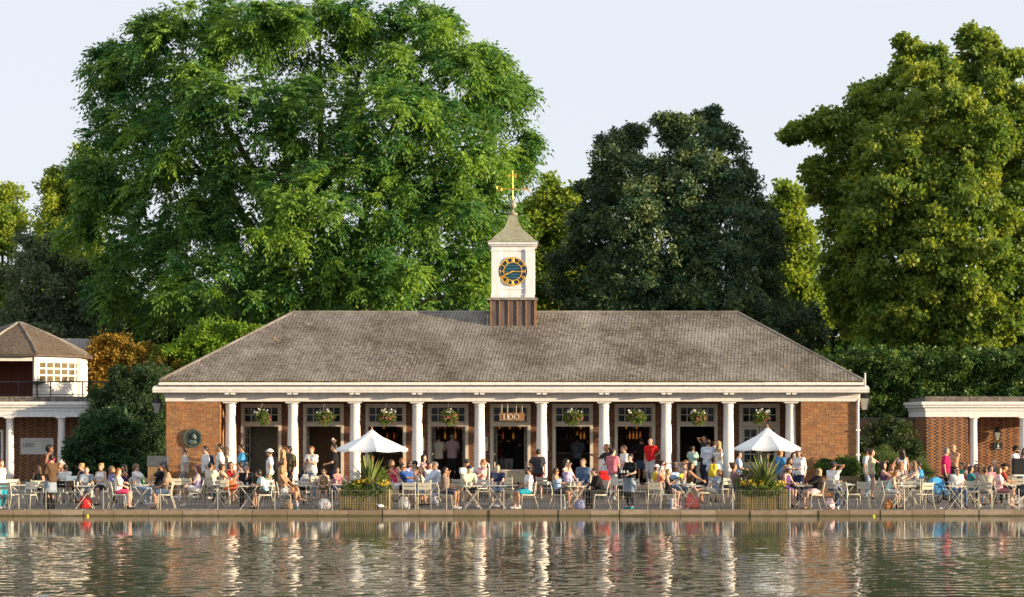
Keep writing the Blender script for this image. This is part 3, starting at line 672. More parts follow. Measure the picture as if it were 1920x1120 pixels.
# LIDO sign hanging in the middle bay
def stroke_text(mb, txt, x, z, h, y, r, pitch):
    """thin upright capitals drawn as tubes"""
    for ch in txt:
        if ch == 'L': mb.tube([(x, y, z + h), (x, y, z), (x + h * .5, y, z)], r, 4); x += h * .5 + pitch
        elif ch == 'I': mb.tube([(x, y, z), (x, y, z + h)], r, 4); x += pitch
        elif ch == 'D':
            mb.tube([(x, y, z), (x, y, z + h), (x + h * .35, y, z + h)] + [(x + h * .35 + h * .5 * math.sin(a), y, z + h / 2 + h * .5 * math.cos(a)) for a in np.linspace(.3, PI - .3, 7)] + [(x + h * .35, y, z), (x, y, z)], r, 4); x += h * .85 + pitch
        elif ch == 'O':
            mb.tube([(x + h * .52 + h * .52 * math.sin(a), y, z + h / 2 + h * .5 * math.cos(a)) for a in np.linspace(0, 2 * PI, 17)], r, 4); x += h * 1.04 + pitch
    return x
sd = 71.35; sx0, sx1, sz0, sz1 = X(936.5, sd), X(983.5, sd), Z(789, sd), Z(774.5, sd)
sg = empty('hanging_sign', ((sx0 + sx1) / 2, sd, sz1), label='tan wooden board reading LIDO hung over the middle doorway', cat='sign')
SO = Vector(sg.location)
def sgb(m_, nm, mt):
    m_.v = [tuple(Vector(v) - SO) for v in m_.v]; return m_.build(nm, mt, sg)
sgb(MB().b6(sx0, sx1, sd - .02, sd + .02, sz0, sz1), 'board', mat('tan_board', (.30, .155, .06), rough=.5, var=.12, stretch=(1, 1, 5)))
tx = MB(); stroke_text(tx, 'LIDO', sx0 + .16, sz0 + .055, .17, sd - .03, .013, .045); sgb(tx, 'lettering', mat('sign_letter_grey', (.62, .58, .55), rough=.35))
for p in (941, 952, 968, 979): sgb(MB().tube([(X(p, sd), sd, sz1), (X(p, sd), sd, FZ0)], .008, 4), 'hanger', FRAME)
# notice boards on the piers between the doors
for px, lab in ((790, 'left of the two men in the fourth doorway'), (910, 'left of the LIDO doorway'), (1024, 'right of the LIDO doorway'), (1141, 'between the sixth and seventh doorways')):
    x = X(px, 73.2); nb_ = empty('menu_board', (x, 73.2, Z(845, 73.2)), label='narrow menu board on the brick pier ' + lab, cat='notice board')
    MB().b6(-.10, .10, -.02, .02, 0, .5).build('frame', FRAME, nb_); MB().b6(-.08, .08, -.026, -.021, .03, .47).build('sheet', mat('menu_paper', (.30, .29, .24), var=.2, scale=30), nb_)
# bronze portrait roundel on the left end wall
rd = 71.06; rc = Vector((X(361.5, rd), rd, Z(822, rd))); rr = 17.5 / F * rd
med = empty('bronze_roundel', tuple(rc), label='round green bronze plaque with a bearded bust on the left brick wall', cat='plaque')
BRZ = mat('patina_bronze', (.15, .21, .17), rough=.5, var=.3, scale=9, metal=.35, col2=(.05, .06, .05))
def ringm(r, y0, y1, ri=0, n=32):
    m_ = MB(); vs = []
    rs = (r, ri) if ri else (r,)
    for y in (y0, y1):
        for q in rs: vs += [(q * math.sin(2 * PI * k / n), y, q * math.cos(2 * PI * k / n)) for k in range(n)]
    fs = []
    if ri:
        for k in range(n):
            q = (k + 1) % n; fs += [(k, q, n + q, n + k), (2 * n + k, 3 * n + k, 3 * n + q, 2 * n + q), (k, 2 * n + k, 2 * n + q, q), (n + k, n + q, 3 * n + q, 3 * n + k)]
    else: fs = [tuple(range(n)), tuple(range(2 * n - 1, n - 1, -1))] + [(k, n + k, n + (k + 1) % n, (k + 1) % n) for k in range(n)]
    return m_.add(vs, fs)
ringm(rr, -.02, .03).build('disc', mat('dark_bronze', (.035, .045, .04), rough=.5, metal=.3, var=.2), med); ringm(rr * .98, -.055, -.021, rr * .86).build('rim', BRZ, med); ringm(rr * .74, -.04, -.021, rr * .68).build('inner_ring', BRZ, med)
bust = MB().ball((.03, -.03, rr * .22), (rr * .25, .045, rr * .3), 12, 8).ball((.07, -.035, rr * .03), (rr * .2, .04, rr * .2), 10, 6).ball((-.02, -.03, -rr * .42), (rr * .5, .04, rr * .26), 12, 6).ball((.115, -.035, rr * .2), (rr * .1, .03, rr * .08), 6, 4)
bust.build('bust', BRZ, med, smooth=True)
# wall lanterns
def lantern(x, y, z, s, lab, bracket):
    L_ = empty('wall_lantern', (x, y, z), label=lab, cat='lantern')
    b_ = .09 * s; t = .17 * s; h = .42 * s
    G = mat('lantern_glass', (.35, .36, .33), rough=.15, var=.1)
    vs = [(sx * b_, sy * b_, 0) for sx, sy in ((-1, -1), (1, -1), (1, 1), (-1, 1))] + [(sx * t, sy * t, h) for sx, sy in ((-1, -1), (1, -1), (1, 1), (-1, 1))]
    MB().add([tuple(v) for v in vs], [(k, (k + 1) % 4, 4 + (k + 1) % 4, 4 + k) for k in range(4)]).build('lantern_glass', G, L_)
    fr = MB()
    for k in range(4): fr.tube([vs[k], vs[4 + k]], .014 * s, 4); fr.tube([vs[k], vs[(k + 1) % 4]], .014 * s, 4); fr.tube([vs[4 + k], vs[4 + (k + 1) % 4]], .016 * s, 4)
    fr.build('frame', BLACKM, L_)
    MB().add([(sx * t * 1.12, sy * t * 1.12, h) for sx, sy in ((-1, -1), (1, -1), (1, 1), (-1, 1))] + [(sx * .05 * s, sy * .05 * s, h + .2 * s) for sx, sy in ((-1, -1), (1, -1), (1, 1), (-1, 1))], [(k, (k + 1) % 4, 4 + (k + 1) % 4, 4 + k) for k in range(4)] + [(3, 2, 1, 0)]).lathe([(.05 * s, 0), (.06 * s, .04 * s), (.025 * s, .09 * s), (.01 * s, .2 * s)], (0, 0, h + .2 * s), 8).build('hood', BLACKM, L_)
    MB().tube(bracket, .018 * s, 5).tube([(0, 0, -.12 * s), (0, 0, 0)], .02 * s, 5).build('bracket', BLACKM, L_)
    MB().lathe([(.02, .02), (.03, .1), (.02, .2)], n=8).build('bulb', mat('lamp_bulb', (.8, .75, .65), rough=.3), L_)
lantern(X(295, 71.4), 71.4, Z(775, 71.4), .92, 'black lantern on the left corner of the cafe', [(0, 0, -.1), (.16, .05, -.2), (.33, .1, -.05)])
lantern(X(1620.5, 71.4), 71.4, Z(769, 71.4), 1.05, 'black and brass lantern on the right corner of the cafe', [(0, 0, -.1), (-.12, .05, -.2), (-.24, .1, -.05)])
# ------------------------------------------------------------------ side wings, garden walls, gazebo
DW = 89.0
def wing(px_corner, px_end, panel, cols, name, lab, side, seed, door=None):
    """low brick pavilion: recessed brick wall behind white columns, deep white entablature, dark parapet"""
    x0, x1 = sorted((X(px_corner, DW), X(px_end, DW))); O = Vector(((x0 + x1) / 2, DW, 0))
    w_ = empty(name, tuple(O), label=lab, cat='building')
    def b(m_, nm, mt, parent=None, smooth=False):
        m_.v = [tuple(Vector(v) - O) for v in m_.v]; return m_.build(nm, mt, parent or w_, smooth)
    e0, e1 = Z(782, DW), Z(753.5, DW); yw = DW + 1.9
    wl = b(MB().b6(x0 + .02, x1 - .02, yw + .012, yw + 2, 0, e0 + .05), 'recessed_wall', MORTAR)
    brick_part('brick_facing', brick_courses(x0 + .02, x1 - .02, .01, e0, 'flemish', seed), yw + .012, BRICKW, 'flemish', wl, O, seed=seed)
    if panel:
        p0, p1 = sorted((X(panel[0], DW), X(panel[1], DW)))
        pw = b(MB().b6(p0 + .012, p1 - .012, DW + .012, DW + 3.6, 0, e0 + .04), 'end_wall', MORTAR)
        brick_part('brick_facing', brick_courses(p0, p1, .01, e0, 'flemish', seed + 1), DW + .012, BRICKW, 'flemish', pw, O, seed=seed + 1)
        for xs_, k in ((p0, -1), (p1, 1)): brick_part('brick_return', brick_courses(DW + .03, DW + 3.6, .01, e0, 'flemish', seed + 2), xs_ - k * .012, BRICKW, 'flemish', pw, O, along='y', seed=seed + 3)
    h = e1 - e0; d2 = DW + 3.75
    b(MB().b6(x0 - .05, x1 + .05, DW - .06, d2, e0, e0 + h * .40), 'architrave', WHITE)
    b(MB().b6(x0 - .09, x1 + .09, DW - .10, d2 + .03, e0 + h * .405, e0 + h * .62), 'frieze', WHITE)
    b(MB().b6(x0 - .20, x1 + .20, DW - .20, d2 + .1, e0 + h * .625, e0 + h * .80).b6(x0 - .27, x1 + .27, DW - .28, d2 + .16, e0 + h * .80, e1), 'cornice', WHITE)
    pz = Z(743.5, DW)
    xk = x0 - .05
    while xk < x1:
        L = min(1.1, x1 + .05 - xk); b(MB().b6(xk + .004, xk + L - .004, DW - .02 + random.uniform(-.01, .01), DW + .4, e1 + .002, pz + random.uniform(-.012, .006)), 'parapet_stone', mat('sooty_coping', (.19, .165, .14), rough=.9, var=.35, scale=4)); xk += L
    b(MB().b6(x0 - .05, x1 + .05, DW + .4, d2, e1 + .002, pz - .05), 'roof_deck', mat('roof_felt', (.16, .14, .12), var=.2))
    cme = column_mb(e0, .185)
    for px in cols:
        r = empty('column', (X(px, DW + .15) - O.x, .15, 0)); r.parent = w_
        MB().lathe([(q[0] * .9, q[1] * e0 / (FZ0 - PL)) for q in [(.205, .1), (.205, .2), (.2, 1.2), (.178, FZ0 - PL - .22), (.178, FZ0 - PL - .2), (.2, FZ0 - PL - .19), (.2, FZ0 - PL - .165), (.178, FZ0 - PL - .15), (.178, FZ0 - PL - .1), (.22, FZ0 - PL - .055)]], n=20).build('shaft', STONE, r, smooth=True)
        MB().box((0, 0, e0 - .03), (.44, .44, .06)).build('capital', STONE, r); MB().lathe([(.23, 0), (.23, .08), (.19, .12)], n=20).build('base', STONE, r)
    return w_, O, b
rwg, RO, rb = wing(1737, 2080, (1737, 1815), (1825, 1918.5, 2012), 'east_pavilion', 'low brick pavilion on the right with white entablature and columns', 1, 60)
lwg, LO, lb = wing(-160, 206, (-160, -150), (-79, 18.5, 115.5), 'west_pavilion', 'low brick pavilion on the left in shade carrying a roof terrace', -1, 70)
# left pavilion: a door at the picture's edge, the LIDO notice, railing and gazebo on the roof
x0, x1 = X(-52, DW + 1.9), X(7, DW + 1.9)
dr_ = lb(MB().b6(x0, x0 + .1, DW + 1.82, DW + 1.9, 0, 2.35).b6(x1 - .12, x1, DW + 1.82, DW + 1.9, 0, 2.35).b6(x0 + .1, x1 - .12, DW + 1.82, DW + 1.9, 2.25, 2.35).b6((x0 + x1) / 2 - .05, (x0 + x1) / 2 + .05, DW + 1.82, DW + 1.9, 0, 2.25), 'glazed_door', WHITE)
lb(MB().b6(x0 + .1, x1 - .12, DW + 1.88, DW + 1.91, 0.002, 2.25), 'door_glass', GLASS)
sx0, sx1, sz0, sz1 = X(38.5, DW + 1.85), X(100.5, DW + 1.85), Z(852, DW + 1.85), Z(821.5, DW + 1.85)
bd = empty('notice_board', ((sx0 + sx1) / 2, DW + 1.85, sz0), label='white notice board reading LIDO on the shaded brick wall at left', cat='sign')
BO = Vector(bd.location)
def bdb(m_, nm, mt):
    m_.v = [tuple(Vector(v) - BO) for v in m_.v]; return m_.build(nm, mt, bd)
bdb(MB().b6(sx0, sx1, DW + 1.84, DW + 1.88, sz0, sz1), 'panel', mat('notice_white', (.70, .72, .72), var=.03, rough=.4))
tx = MB(); stroke_text(tx, 'LIDO', X(44, 90.8), Z(838, 90.8), .155, DW + 1.835, .013, .04); bdb(tx, 'lettering', mat('notice_ink', (.05, .06, .06)))
ln = MB()
for r_ in range(9):
    z = Z(826 + r_ * 2.6, 90.8); ln.b6(X(77, 90.8), X(77 + random.uniform(12, 19), 90.8), DW + 1.836, DW + 1.8395, z - .008, z + .008)
bdb(ln, 'text_line', mat('notice_grey_text', (.42, .44, .45)))
# terrace railing
pzt = Z(743.5, DW)
for seg, (pa, pb) in enumerate(((-150, 205),)):
    rl = empty('terrace_railing', (X(60, DW + .3), DW + .3, pzt), label='black iron railing along the edge of the left roof terrace', cat='railing')
    xa, xb = X(pa, DW + .3) - rl.location.x, X(pb, DW + .3) - rl.location.x; hz_ = Z(715, DW + .3) - pzt
    MB().b6(xa, xb, -.025, .025, hz_ - .06, hz_).build('handrail', BLACKM, rl); MB().b6(xa, xb, -.012, .012, .08, .11).build('bottom_rail', BLACKM, rl)
    for px in range(-150, 206, 60):
        MB().b6(X(px + 5, DW + .3) - rl.location.x - .022, X(px + 5, DW + .3) - rl.location.x + .022, -.022, .022, 0, hz_ - .06).build('post', BLACKM, rl)
    wr = MB()
    for z in (.25, .4, .55): wr.tube([(xa, 0, z), (xb, 0, z)], .005, 4)
    wr.build('wire', BLACKM, rl)
# gazebo: octagon with a tiled roof
GD = 93.2; GC = Vector((X(36, GD), GD, pzt - .05)); GR = 3.2; th0 = R(27)
gz = empty('roof_gazebo', tuple(GC), label='white octagonal gazebo with tiled roof on the left roof terrace', cat='gazebo')
zw = Z(664, GD - 3) - GC.z; apex = Z(607, GD) - GC.z
def octv(k, r): a = th0 + k * PI / 4; return (r * math.sin(a), -r * math.cos(a))
GW = mat('gazebo_white', (.80, .76, .70), rough=.5, var=.05)
for k in range(8):                                  # wall k runs from corner k to corner k+1, k = 0 faces right of the viewer
    (xa, ya), (xb, yb) = octv(k, GR), octv(k + 1, GR); L = math.hypot(xb - xa, yb - ya); ang = math.atan2(yb - ya, xb - xa)
    def place(m_, nm, mt, parent=gz):
        M = Matrix.Translation((xa, ya, 0)) @ Matrix.Rotation(ang, 4, 'Z'); m_.v = [tuple(M @ Vector(v)) for v in m_.v]; return m_.build(nm, mt, parent)
    place(MB().b6(-.07, .07, -.07, .07, 0, zw), 'corner_post', GW)
    place(MB().b6(.07, L - .07, -.05, .10, zw - .32, zw), 'fascia', GW)
    if k == 0:
        fr = MB(); za, zb = .75, zw - .34; xa_, xb_ = .2, L - .2
        place(MB().b6(.07, L - .07, -.03, .06, 0, .73), 'dado', GW)
        for c_ in range(6): q = xa_ + (xb_ - xa_) * c_ / 5; fr.b6(q - .035, q + .035, -.03, .05, za, zb)
        for r_ in range(4): q = za + (zb - za) * r_ / 3; fr.b6(.072, L - .072, -.028, .048, q - .035, q + .035)
        f_ = place(fr, 'window', GW)
        for c_ in range(5):
            for r_ in range(3):
                q0 = xa_ + (xb_ - xa_) * c_ / 5 + .037; q1 = xa_ + (xb_ - xa_) * (c_ + 1) / 5 - .037; r0_ = za + (zb - za) * r_ / 3 + .037; r1_ = za + (zb - za) * (r_ + 1) / 3 - .037
                place(MB().b6(q0, q1, 0, .01, r0_, r1_), 'pane', mat('gazebo_pane', (.19, .145, .075), rough=.12, var=.3, scale=2), f_)
    elif k == 7: pass                               # the open front
    elif k in (1, 2):
        nb_ = 7
        for q in range(nb_): place(MB().b6(.075 + (L - .15) * q / nb_ + .006, .075 + (L - .15) * (q + 1) / nb_ - .006, -.02 - (.02 if q % 2 else 0), .06, 0, zw - .33), 'wall_board', GW)
    else: place(MB().b6(.07, L - .07, -.02, .06, 0, zw - .33), 'wall_panel', mat('gazebo_inner_red', (.20, .055, .03), var=.25, stretch=(5, 5, .5)))
bl = MB()
for q in range(7): bl.b6(-3.2 + q * .62, -3.2 + q * .62 + .60, -.9, -.85 + .04 * (q % 2), 0, 1.85)
bl.build('folding_screen', MATS['gazebo_inner_red'], gz)
rv = MB(); eo = GR + .42
prof = [(eo, zw - .02), (eo * .70, zw + (apex - zw) * .34), (eo * .38, zw + (apex - zw) * .68), (.12, apex)]
vs = []
for r_, z in prof: vs += [(*octv(k, r_), z) for k in range(8)]
vs += [(*octv(k, eo - .02), zw - .1) for k in range(8)]
rv.add(vs, [(i * 8 + k, i * 8 + (k + 1) % 8, (i + 1) * 8 + (k + 1) % 8, (i + 1) * 8 + k) for i in range(3) for k in range(8)] + [tuple(24 + k for k in range(8)), tuple(39 - k for k in range(8))] + [(32 + k, 32 + (k + 1) % 8, (k + 1) % 8, k) for k in range(8)])
grf = rv.build('roof', MATS['roof_batten'], gz)
cs_, sz_, ax_ = [], [], []
for k in range(8):
    for (ra, za_), (rb_, zb_) in zip(prof[:-1], prof[1:]):
        P = [(*octv(k, ra), za_), (*octv(k + 1, ra), za_), (*octv(k, rb_), zb_), (*octv(k + 1, rb_), zb_)]
        a, b_, c_ = tile_slope(P[0], P[1], P[2], P[3], seed=k)
        if len(a): cs_.append(a); sz_.append(b_); ax_.append(c_)
V, Q = np_boxes(np.concatenate(cs_), np.concatenate(sz_), np.concatenate(ax_))
o = np_mesh('roof_tiles', V, Q, ramp_mat('gazebo_tile_clay', [(.12, .09, .065), (.15, .115, .08), (.10, .075, .055), (.14, .105, .08)], weather=(.18, .15, .115)), tint=np.repeat(rng.random(len(V) // 8), 8), parent=grf); o['kind'] = 'stuff'
for k in range(8):
    for (ra, za_), (rb_, zb_) in zip(prof[:-1], prof[1:]):
        MB().tube([(*octv(k, ra), za_ + .03), (*octv(k, rb_), zb_ + .03)], .07, 6).build('hip_tile', TILE, grf)
MB().lathe([(.2, 0), (.22, .1), (.05, .16)], (0, 0, apex - .06), 8).build('finial', LEAD, gz)
vt = empty('roof_vent', (X(136, 96), 96, Z(668, 96)), label='grey ribbed vent housing behind the gazebo', cat='vent')
vh = Z(635, 96) - Z(668, 96)
MB().b6(-1.1, .35, 0, 1.2, -2.4, vh).build('housing', mat('vent_grey', (.42, .41, .40), var=.1), vt)
for q in range(5): MB().b6(.36 + q * .07, .36 + q * .07 + .045, .02, 1.2, -2.4, vh - .01).build('fin', mat('vent_fin', (.62, .60, .57)), vt)
# furniture on the terrace
def rail_box(px, d, z, s, lab):
    t_ = empty('terrace_table', (X(px, d), d, z), label=lab, cat='table'); MB().lathe([(.4, .68), (.4, .72)], n=12).build('tabletop', BLACKM, t_); MB().tube([(0, 0, 0), (0, 0, .68)], .03, 6).build('leg', BLACKM, t_)
rail_box(70, 90.3, pzt - .05, 1, 'dark round table on the roof terrace beneath the gazebo window')
# right pavilion: lantern and ladies' plaque on the recessed wall
pq = empty('wall_plaque', (X(1871.5, 90.85), 90.85, Z(843.5, 90.85)), label='small dark plaque with a white figure on the right pavilion wall', cat='sign')
PQ = mat('plaque_dark_green', (.02, .03, .03), rough=.4)
MB().b6(-.2, .2, -.02, .02, 0, .33).build('plate', PQ, pq)
MB().ball((0, -.03, .26), (.022, .01, .022), 8, 5).prism([(-.05, .13), (.05, .13), (.02, .235), (-.02, .235)], -.03, -.022).b6(-.02, -.006, -.03, -.022, .085, .13).b6(.006, .02, -.03, -.022, .085, .13).build('figure', mat('sign_white', (.8, .8, .8)), pq)
tx = MB(); q = -.11
for k in range(6): tx.b6(q + k * .038, q + k * .038 + .024, -.028, -.0225, .03, .06)
tx.build('lettering', mat('sign_white', (.8, .8, .8)), pq)
lantern(X(1870, 90.6), 90.6, Z(826, 90.6), .9, 'black wall lantern above the dark plaque on the right pavilion', [(0, 0, -.1), (0, .15, -.1), (0, .3, .05)])
# brick garden wall between cafe and right pavilion
gx0, gx1, gy, gz1 = X(1600, 91.5), X(1737, 91.5) - .1, 91.5, Z(787, 91.5)
gw = empty('garden_wall', ((gx0 + gx1) / 2, gy, 0), label='brick garden wall between the cafe and the right pavilion', cat='wall'); GO = Vector(gw.location)
m_ = MB().b6(gx0, gx1, gy + .012, gy + .3, 0, gz1); m_.v = [tuple(Vector(v) - GO) for v in m_.v]; gcore = m_.build('core', MORTAR, gw)
brick_part('brick_facing', brick_courses(gx0, gx1, .01, gz1, 'flemish', 90), gy + .012, ramp_mat('garden_wall_brick', [(.24, .11, .06), (.28, .13, .07), (.20, .09, .055), (.17, .09, .06), (.3, .15, .09)]), 'mixed', gw, GO, seed=91)
xk = gx0
while xk < gx1:
    m_ = MB().b6(xk + .004, min(xk + .6, gx1) - .004, gy - .05, gy + .36, gz1 + .002, gz1 + .085); m_.v = [tuple(Vector(v) - GO) for v in m_.v]; m_.build('coping_stone', MATS['sooty_coping'], gw); xk += .6
sh_ = empty('lean_to_shed', (X(1680, 94), 94, 0), label='pale green lean-to roof showing above the garden wall', cat='shed')
sx = 1.35; zz = Z(777, 94)
MB().add([(-1.1, 0, zz - .25), (1.35, 0, zz + .12), (1.35, 2, zz + .12), (-1.1, 2, zz - .25), (-1.1, 0, zz - .3), (1.35, 0, zz + .06), (1.35, 2, zz + .06), (-1.1, 2, zz - .3)], [(0, 1, 2, 3), (7, 6, 5, 4), (0, 4, 5, 1), (1, 5, 6, 2), (2, 6, 7, 3), (3, 7, 4, 0)]).build('roof', mat('felt_green', (.42, .52, .42), var=.1), sh_)
MB().b6(-1, 1.3, .1, 1.9, 0, zz - .32).build('walls', WOOD, sh_)
# timber bin store left of the cafe, with a sloped dark lid
bx0, bx1, bd_ = X(277, 70.6), X(311, 70.6), 70.6
bs = empty('bin_store', ((bx0 + bx1) / 2, bd_, 0), label='timber bin store with a sloping grey lid left of the cafe', cat='bin store'); hw = (bx1 - bx0) / 2
zt, zl = Z(855.5, 70.6), Z(874, 70.6)
for k in range(6): MB().b6(-hw + k * hw / 3 + .004, -hw + (k + 1) * hw / 3 - .004, -.01, .02, 0, zl).build('board', mat('bin_timber', (.34, .22, .11), var=.2, stretch=(4, 4, .7)), bs)
MB().b6(-hw, hw, .021, .8, 0, zl - .01).build('body', MATS['bin_timber'], bs)
MB().add([(-hw - .03, -.06, zl), (hw + .03, -.06, zl), (hw + .03, .1, zt), (-hw - .03, .1, zt), (-hw - .03, .85, zt), (hw + .03, .85, zt), (hw + .03, .85, zl), (-hw - .03, .85, zl)], [(0, 1, 2, 3), (3, 2, 5, 4), (4, 5, 6, 7), (0, 3, 4, 7), (1, 6, 5, 2), (0, 7, 6, 1)]).build('lid', mat('bin_lid_grey', (.075, .085, .09), rough=.5, var=.15), bs)
# ------------------------------------------------------------------ trees and shrubs
def unit(v): return v / (np.linalg.norm(v, axis=-1, keepdims=True) + 1e-9)
def rand_dirs(n, r):
    v = r.normal(size=(n, 3)); return unit(v)
def px_lobe(l, d):
    """(px, py, rx, ry[, depth offset, depth radius]) seen from the camera -> world ellipsoid"""
    px, py, rx, ry = l[:4]; off = l[4] if len(l) > 4 else 0.0
    D = d + off; c = np.array([X(px, D), D, Z(py, D)]); k = D / F
    rz_ = l[5] if len(l) > 5 else 0.5 * (rx + ry) * k
    return c, np.array([rx * k, rz_, ry * k])
def tufts_in(lobes, n_bough, n_tuft, r, bough=.36, front=.72, shell=(.62, 1.0), sats=3):
    """boughs on the lobes, leaf tufts on the boughs: positions, outward directions and a bough number"""
    P, N, B = [], [], []; nb = 0
    sat = []
    for c, rad in lobes:                            # smaller clumps round every lobe break its outline
        for dv in rand_dirs(sats, r):
            if dv[1] > .5: dv = dv * np.array([1, -1, 1])
            q = r.uniform(.26, .46); sat.append((c + dv * rad * r.uniform(.85, 1.15), rad * q))
    lobes = list(lobes) + sat
    wts = np.array([np.prod(l[1]) ** (2 / 3) for l in lobes]); wts = wts / wts.mean()
    for (c, rad), wt in zip(lobes, wts):
        k = max(3, int(n_bough * .8 * wt)); dirs = rand_dirs(k * 3, r)
        keep = (dirs[:, 1] < .25) | (r.random(len(dirs)) > front); dirs = dirs[keep][:k]
        for dv in dirs:
            bc = c + dv * rad * r.uniform(.55, .85); br = rad.mean() * bough * r.uniform(.7, 1.3)
            t = rand_dirs(n_tuft, r); s_ = r.uniform(.4, 1.28, (n_tuft, 1)) * np.array([1, 1, .75])
            p = bc + t * s_ * br; P.append(p); N.append(unit(t * .8 + dv * .7)); B.append(np.full(n_tuft, nb)); nb += 1
    return np.concatenate(P), np.concatenate(N), np.concatenate(B)
def fronds(P, N, B, r, per=9, L=(.55, .95), K=6, lw=.085, ll=.26, droop=.42):
    """compound leaves: a drooping rib from each tuft with pairs of leaflets"""
    m = len(P) * per; p = np.repeat(P, per, 0); n_ = np.repeat(N, per, 0); b = np.repeat(B, per)
    a = unit(n_ * .75 + rand_dirs(m, r) * .8 + np.array([0, 0, .10])); Ln = r.uniform(L[0], L[1], m)
    up = np.array([0, 0, 1.0]); s = unit(np.cross(a, up) + 1e-6)
    V = []; tint_b = np.random.default_rng(5).random(int(b.max()) + 1)
    T = []
    for k in range(1, K + 1):
        t = k / K; base = p + a * (Ln * t)[:, None] - up * (Ln * droop * t * t)[:, None]
        for sd in ((-1, 1) if k < K else (0,)):
            d = unit(s * sd * .8 + a * (.5 if sd else 1.0) - up * (.35 + .55 * t) + rand_dirs(m, r) * .2)
            l = ll * r.uniform(.75, 1.15, m) * (1 - .25 * abs(t - .5)); wv = unit(np.cross(d, n_ * .6 + rand_dirs(m, r) * .8)) * (lw * .5)
            tip = base + d * l[:, None]; mid = base + d * (l * .42)[:, None]
            V.append(np.stack([base, mid - wv, tip, mid + wv], 1))
            T.append(np.clip(.1 + .7 * tint_b[b] ** 1.4 + r.normal(0, .13, m), 0, 1))
    V = np.concatenate(V); T = np.repeat(np.concatenate(T), 4)
    return V.reshape(-1, 3), np.arange(len(V) * 4).reshape(-1, 4), T
def blades(P, N, B, r, per=30, spread=.45, l=(.12, .2), w_=.5, hang=.3):
    """simple leaves scattered round each tuft, blades turned outward and hanging a little"""
    m = len(P) * per; p = np.repeat(P, per, 0); n_ = np.repeat(N, per, 0); b = np.repeat(B, per)
    base = p + rand_dirs(m, r) * (spread * r.random((m, 1)) ** .5) * np.array([1, 1, .8])
    d = unit(rand_dirs(m, r) + n_ * .5 - np.array([0, 0, hang])); ln = r.uniform(l[0], l[1], m)
    nn = unit(n_ * .6 + rand_dirs(m, r) * .9 + np.array([0, 0, .1])); wv = unit(np.cross(d, nn)) * (ln * w_ * .5)[:, None]
    tip = base + d * ln[:, None]; mid = base + d * (ln * .45)[:, None]
    V = np.stack([base, mid - wv, tip, mid + wv], 1)
    tb_ = np.random.default_rng(9).random(int(b.max()) + 1); T = np.clip(.1 + .75 * tb_[b] ** 1.5 + r.normal(0, .14, m), 0, 1)
    return V.reshape(-1, 3), np.arange(m * 4).reshape(-1, 4), np.repeat(T, 4)
BARK = mat('bark', (.19, .15, .105), rough=.95, var=.3, scale=5, bump=.5, stretch=(2, 2, .5))
def tree(name, lab, lobes_px, d, leaf, kind='blades', base_px=None, seed=0, n_bough=10, n_tuft=7, group=None, cat='tree', trunk_r=.45, trunk=True, bough=.36, core=150, sats=3, **kw):
    r = np.random.default_rng(seed); lobes = [px_lobe(l, d) for l in lobes_px]
    bx = X(base_px if base_px is not None else np.mean([l[0] for l in lobes_px]), d); O = np.array([bx, d, 0.0])
    root = empty(name, tuple(O), label=lab, cat=cat, group=group)
    P, N, B = tufts_in(lobes, n_bough, n_tuft, r, bough, sats=sats)
    P[:, 2] = np.maximum(P[:, 2], .12)
    V, Q, T = (fronds if kind == 'fronds' else blades)(P, N, B, r, **kw)
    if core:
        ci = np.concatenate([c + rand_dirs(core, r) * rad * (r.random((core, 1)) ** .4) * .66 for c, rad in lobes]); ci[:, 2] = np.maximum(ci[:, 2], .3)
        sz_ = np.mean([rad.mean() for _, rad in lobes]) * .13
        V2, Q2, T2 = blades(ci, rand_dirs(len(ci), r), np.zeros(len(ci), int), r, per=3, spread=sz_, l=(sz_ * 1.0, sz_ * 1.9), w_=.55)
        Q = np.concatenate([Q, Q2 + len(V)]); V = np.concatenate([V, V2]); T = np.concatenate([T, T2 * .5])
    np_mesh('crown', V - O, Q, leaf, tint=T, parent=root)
    if trunk:
        zs = [c[2] for c, _ in lobes]; zf = min(zs) * .55; MB().tube([(0, 0, -.1), (.1, 0, zf * .5), (.15, .1, zf), (0, .2, zf + (max(zs) - zf) * .45)], [trunk_r * 1.3, trunk_r, trunk_r * .85, trunk_r * .2], 9).build('trunk', BARK, root, smooth=True)
        for c, rad in lobes[::2]:
            q = Vector(c - O); s_ = Vector((.1, .1, min(zf, max(.5, q.z - 1.5)))); mid = s_.lerp(q, .5) + Vector((0, 0, .12 * q.z))
            MB().tube([s_, mid, q], [trunk_r * .5, trunk_r * .28, trunk_r * .09], 6).build('limb', BARK, root, smooth=True)
    return root
L_ASH = leaf_mat('leaf_compound_green', (.036, .13, .046), (.235, .37, .046), trans=.38)
L_OAK = leaf_mat('leaf_evergreen_oak', (.034, .088, .05), (.16, .20, .07), trans=.15, rough=.45)
L_LIME = leaf_mat('leaf_lime', (.085, .165, .034), (.33, .37, .055), trans=.4)
L_YEL = leaf_mat('leaf_yellow_green', (.12, .21, .035), (.32, .37, .05), trans=.45)
L_DULL = leaf_mat('leaf_dull_olive', (.085, .135, .075), (.20, .24, .12), trans=.2)
L_HEDGE = leaf_mat('leaf_hedge', (.034, .09, .024), (.125, .19, .036), trans=.25, rough=.45)
L_RUST = leaf_mat('leaf_rusty', (.17, .12, .02), (.42, .24, .035), trans=.35)
L_BRIGHT = leaf_mat('leaf_bright', (.10, .20, .02), (.22, .34, .035), trans=.35)
L_LAUREL = leaf_mat('leaf_laurel', (.022, .065, .022), (.05, .12, .035), trans=.22, rough=.35)
L_GREY = leaf_mat('leaf_grey_green', (.09, .11, .075), (.17, .18, .12), trans=.2)

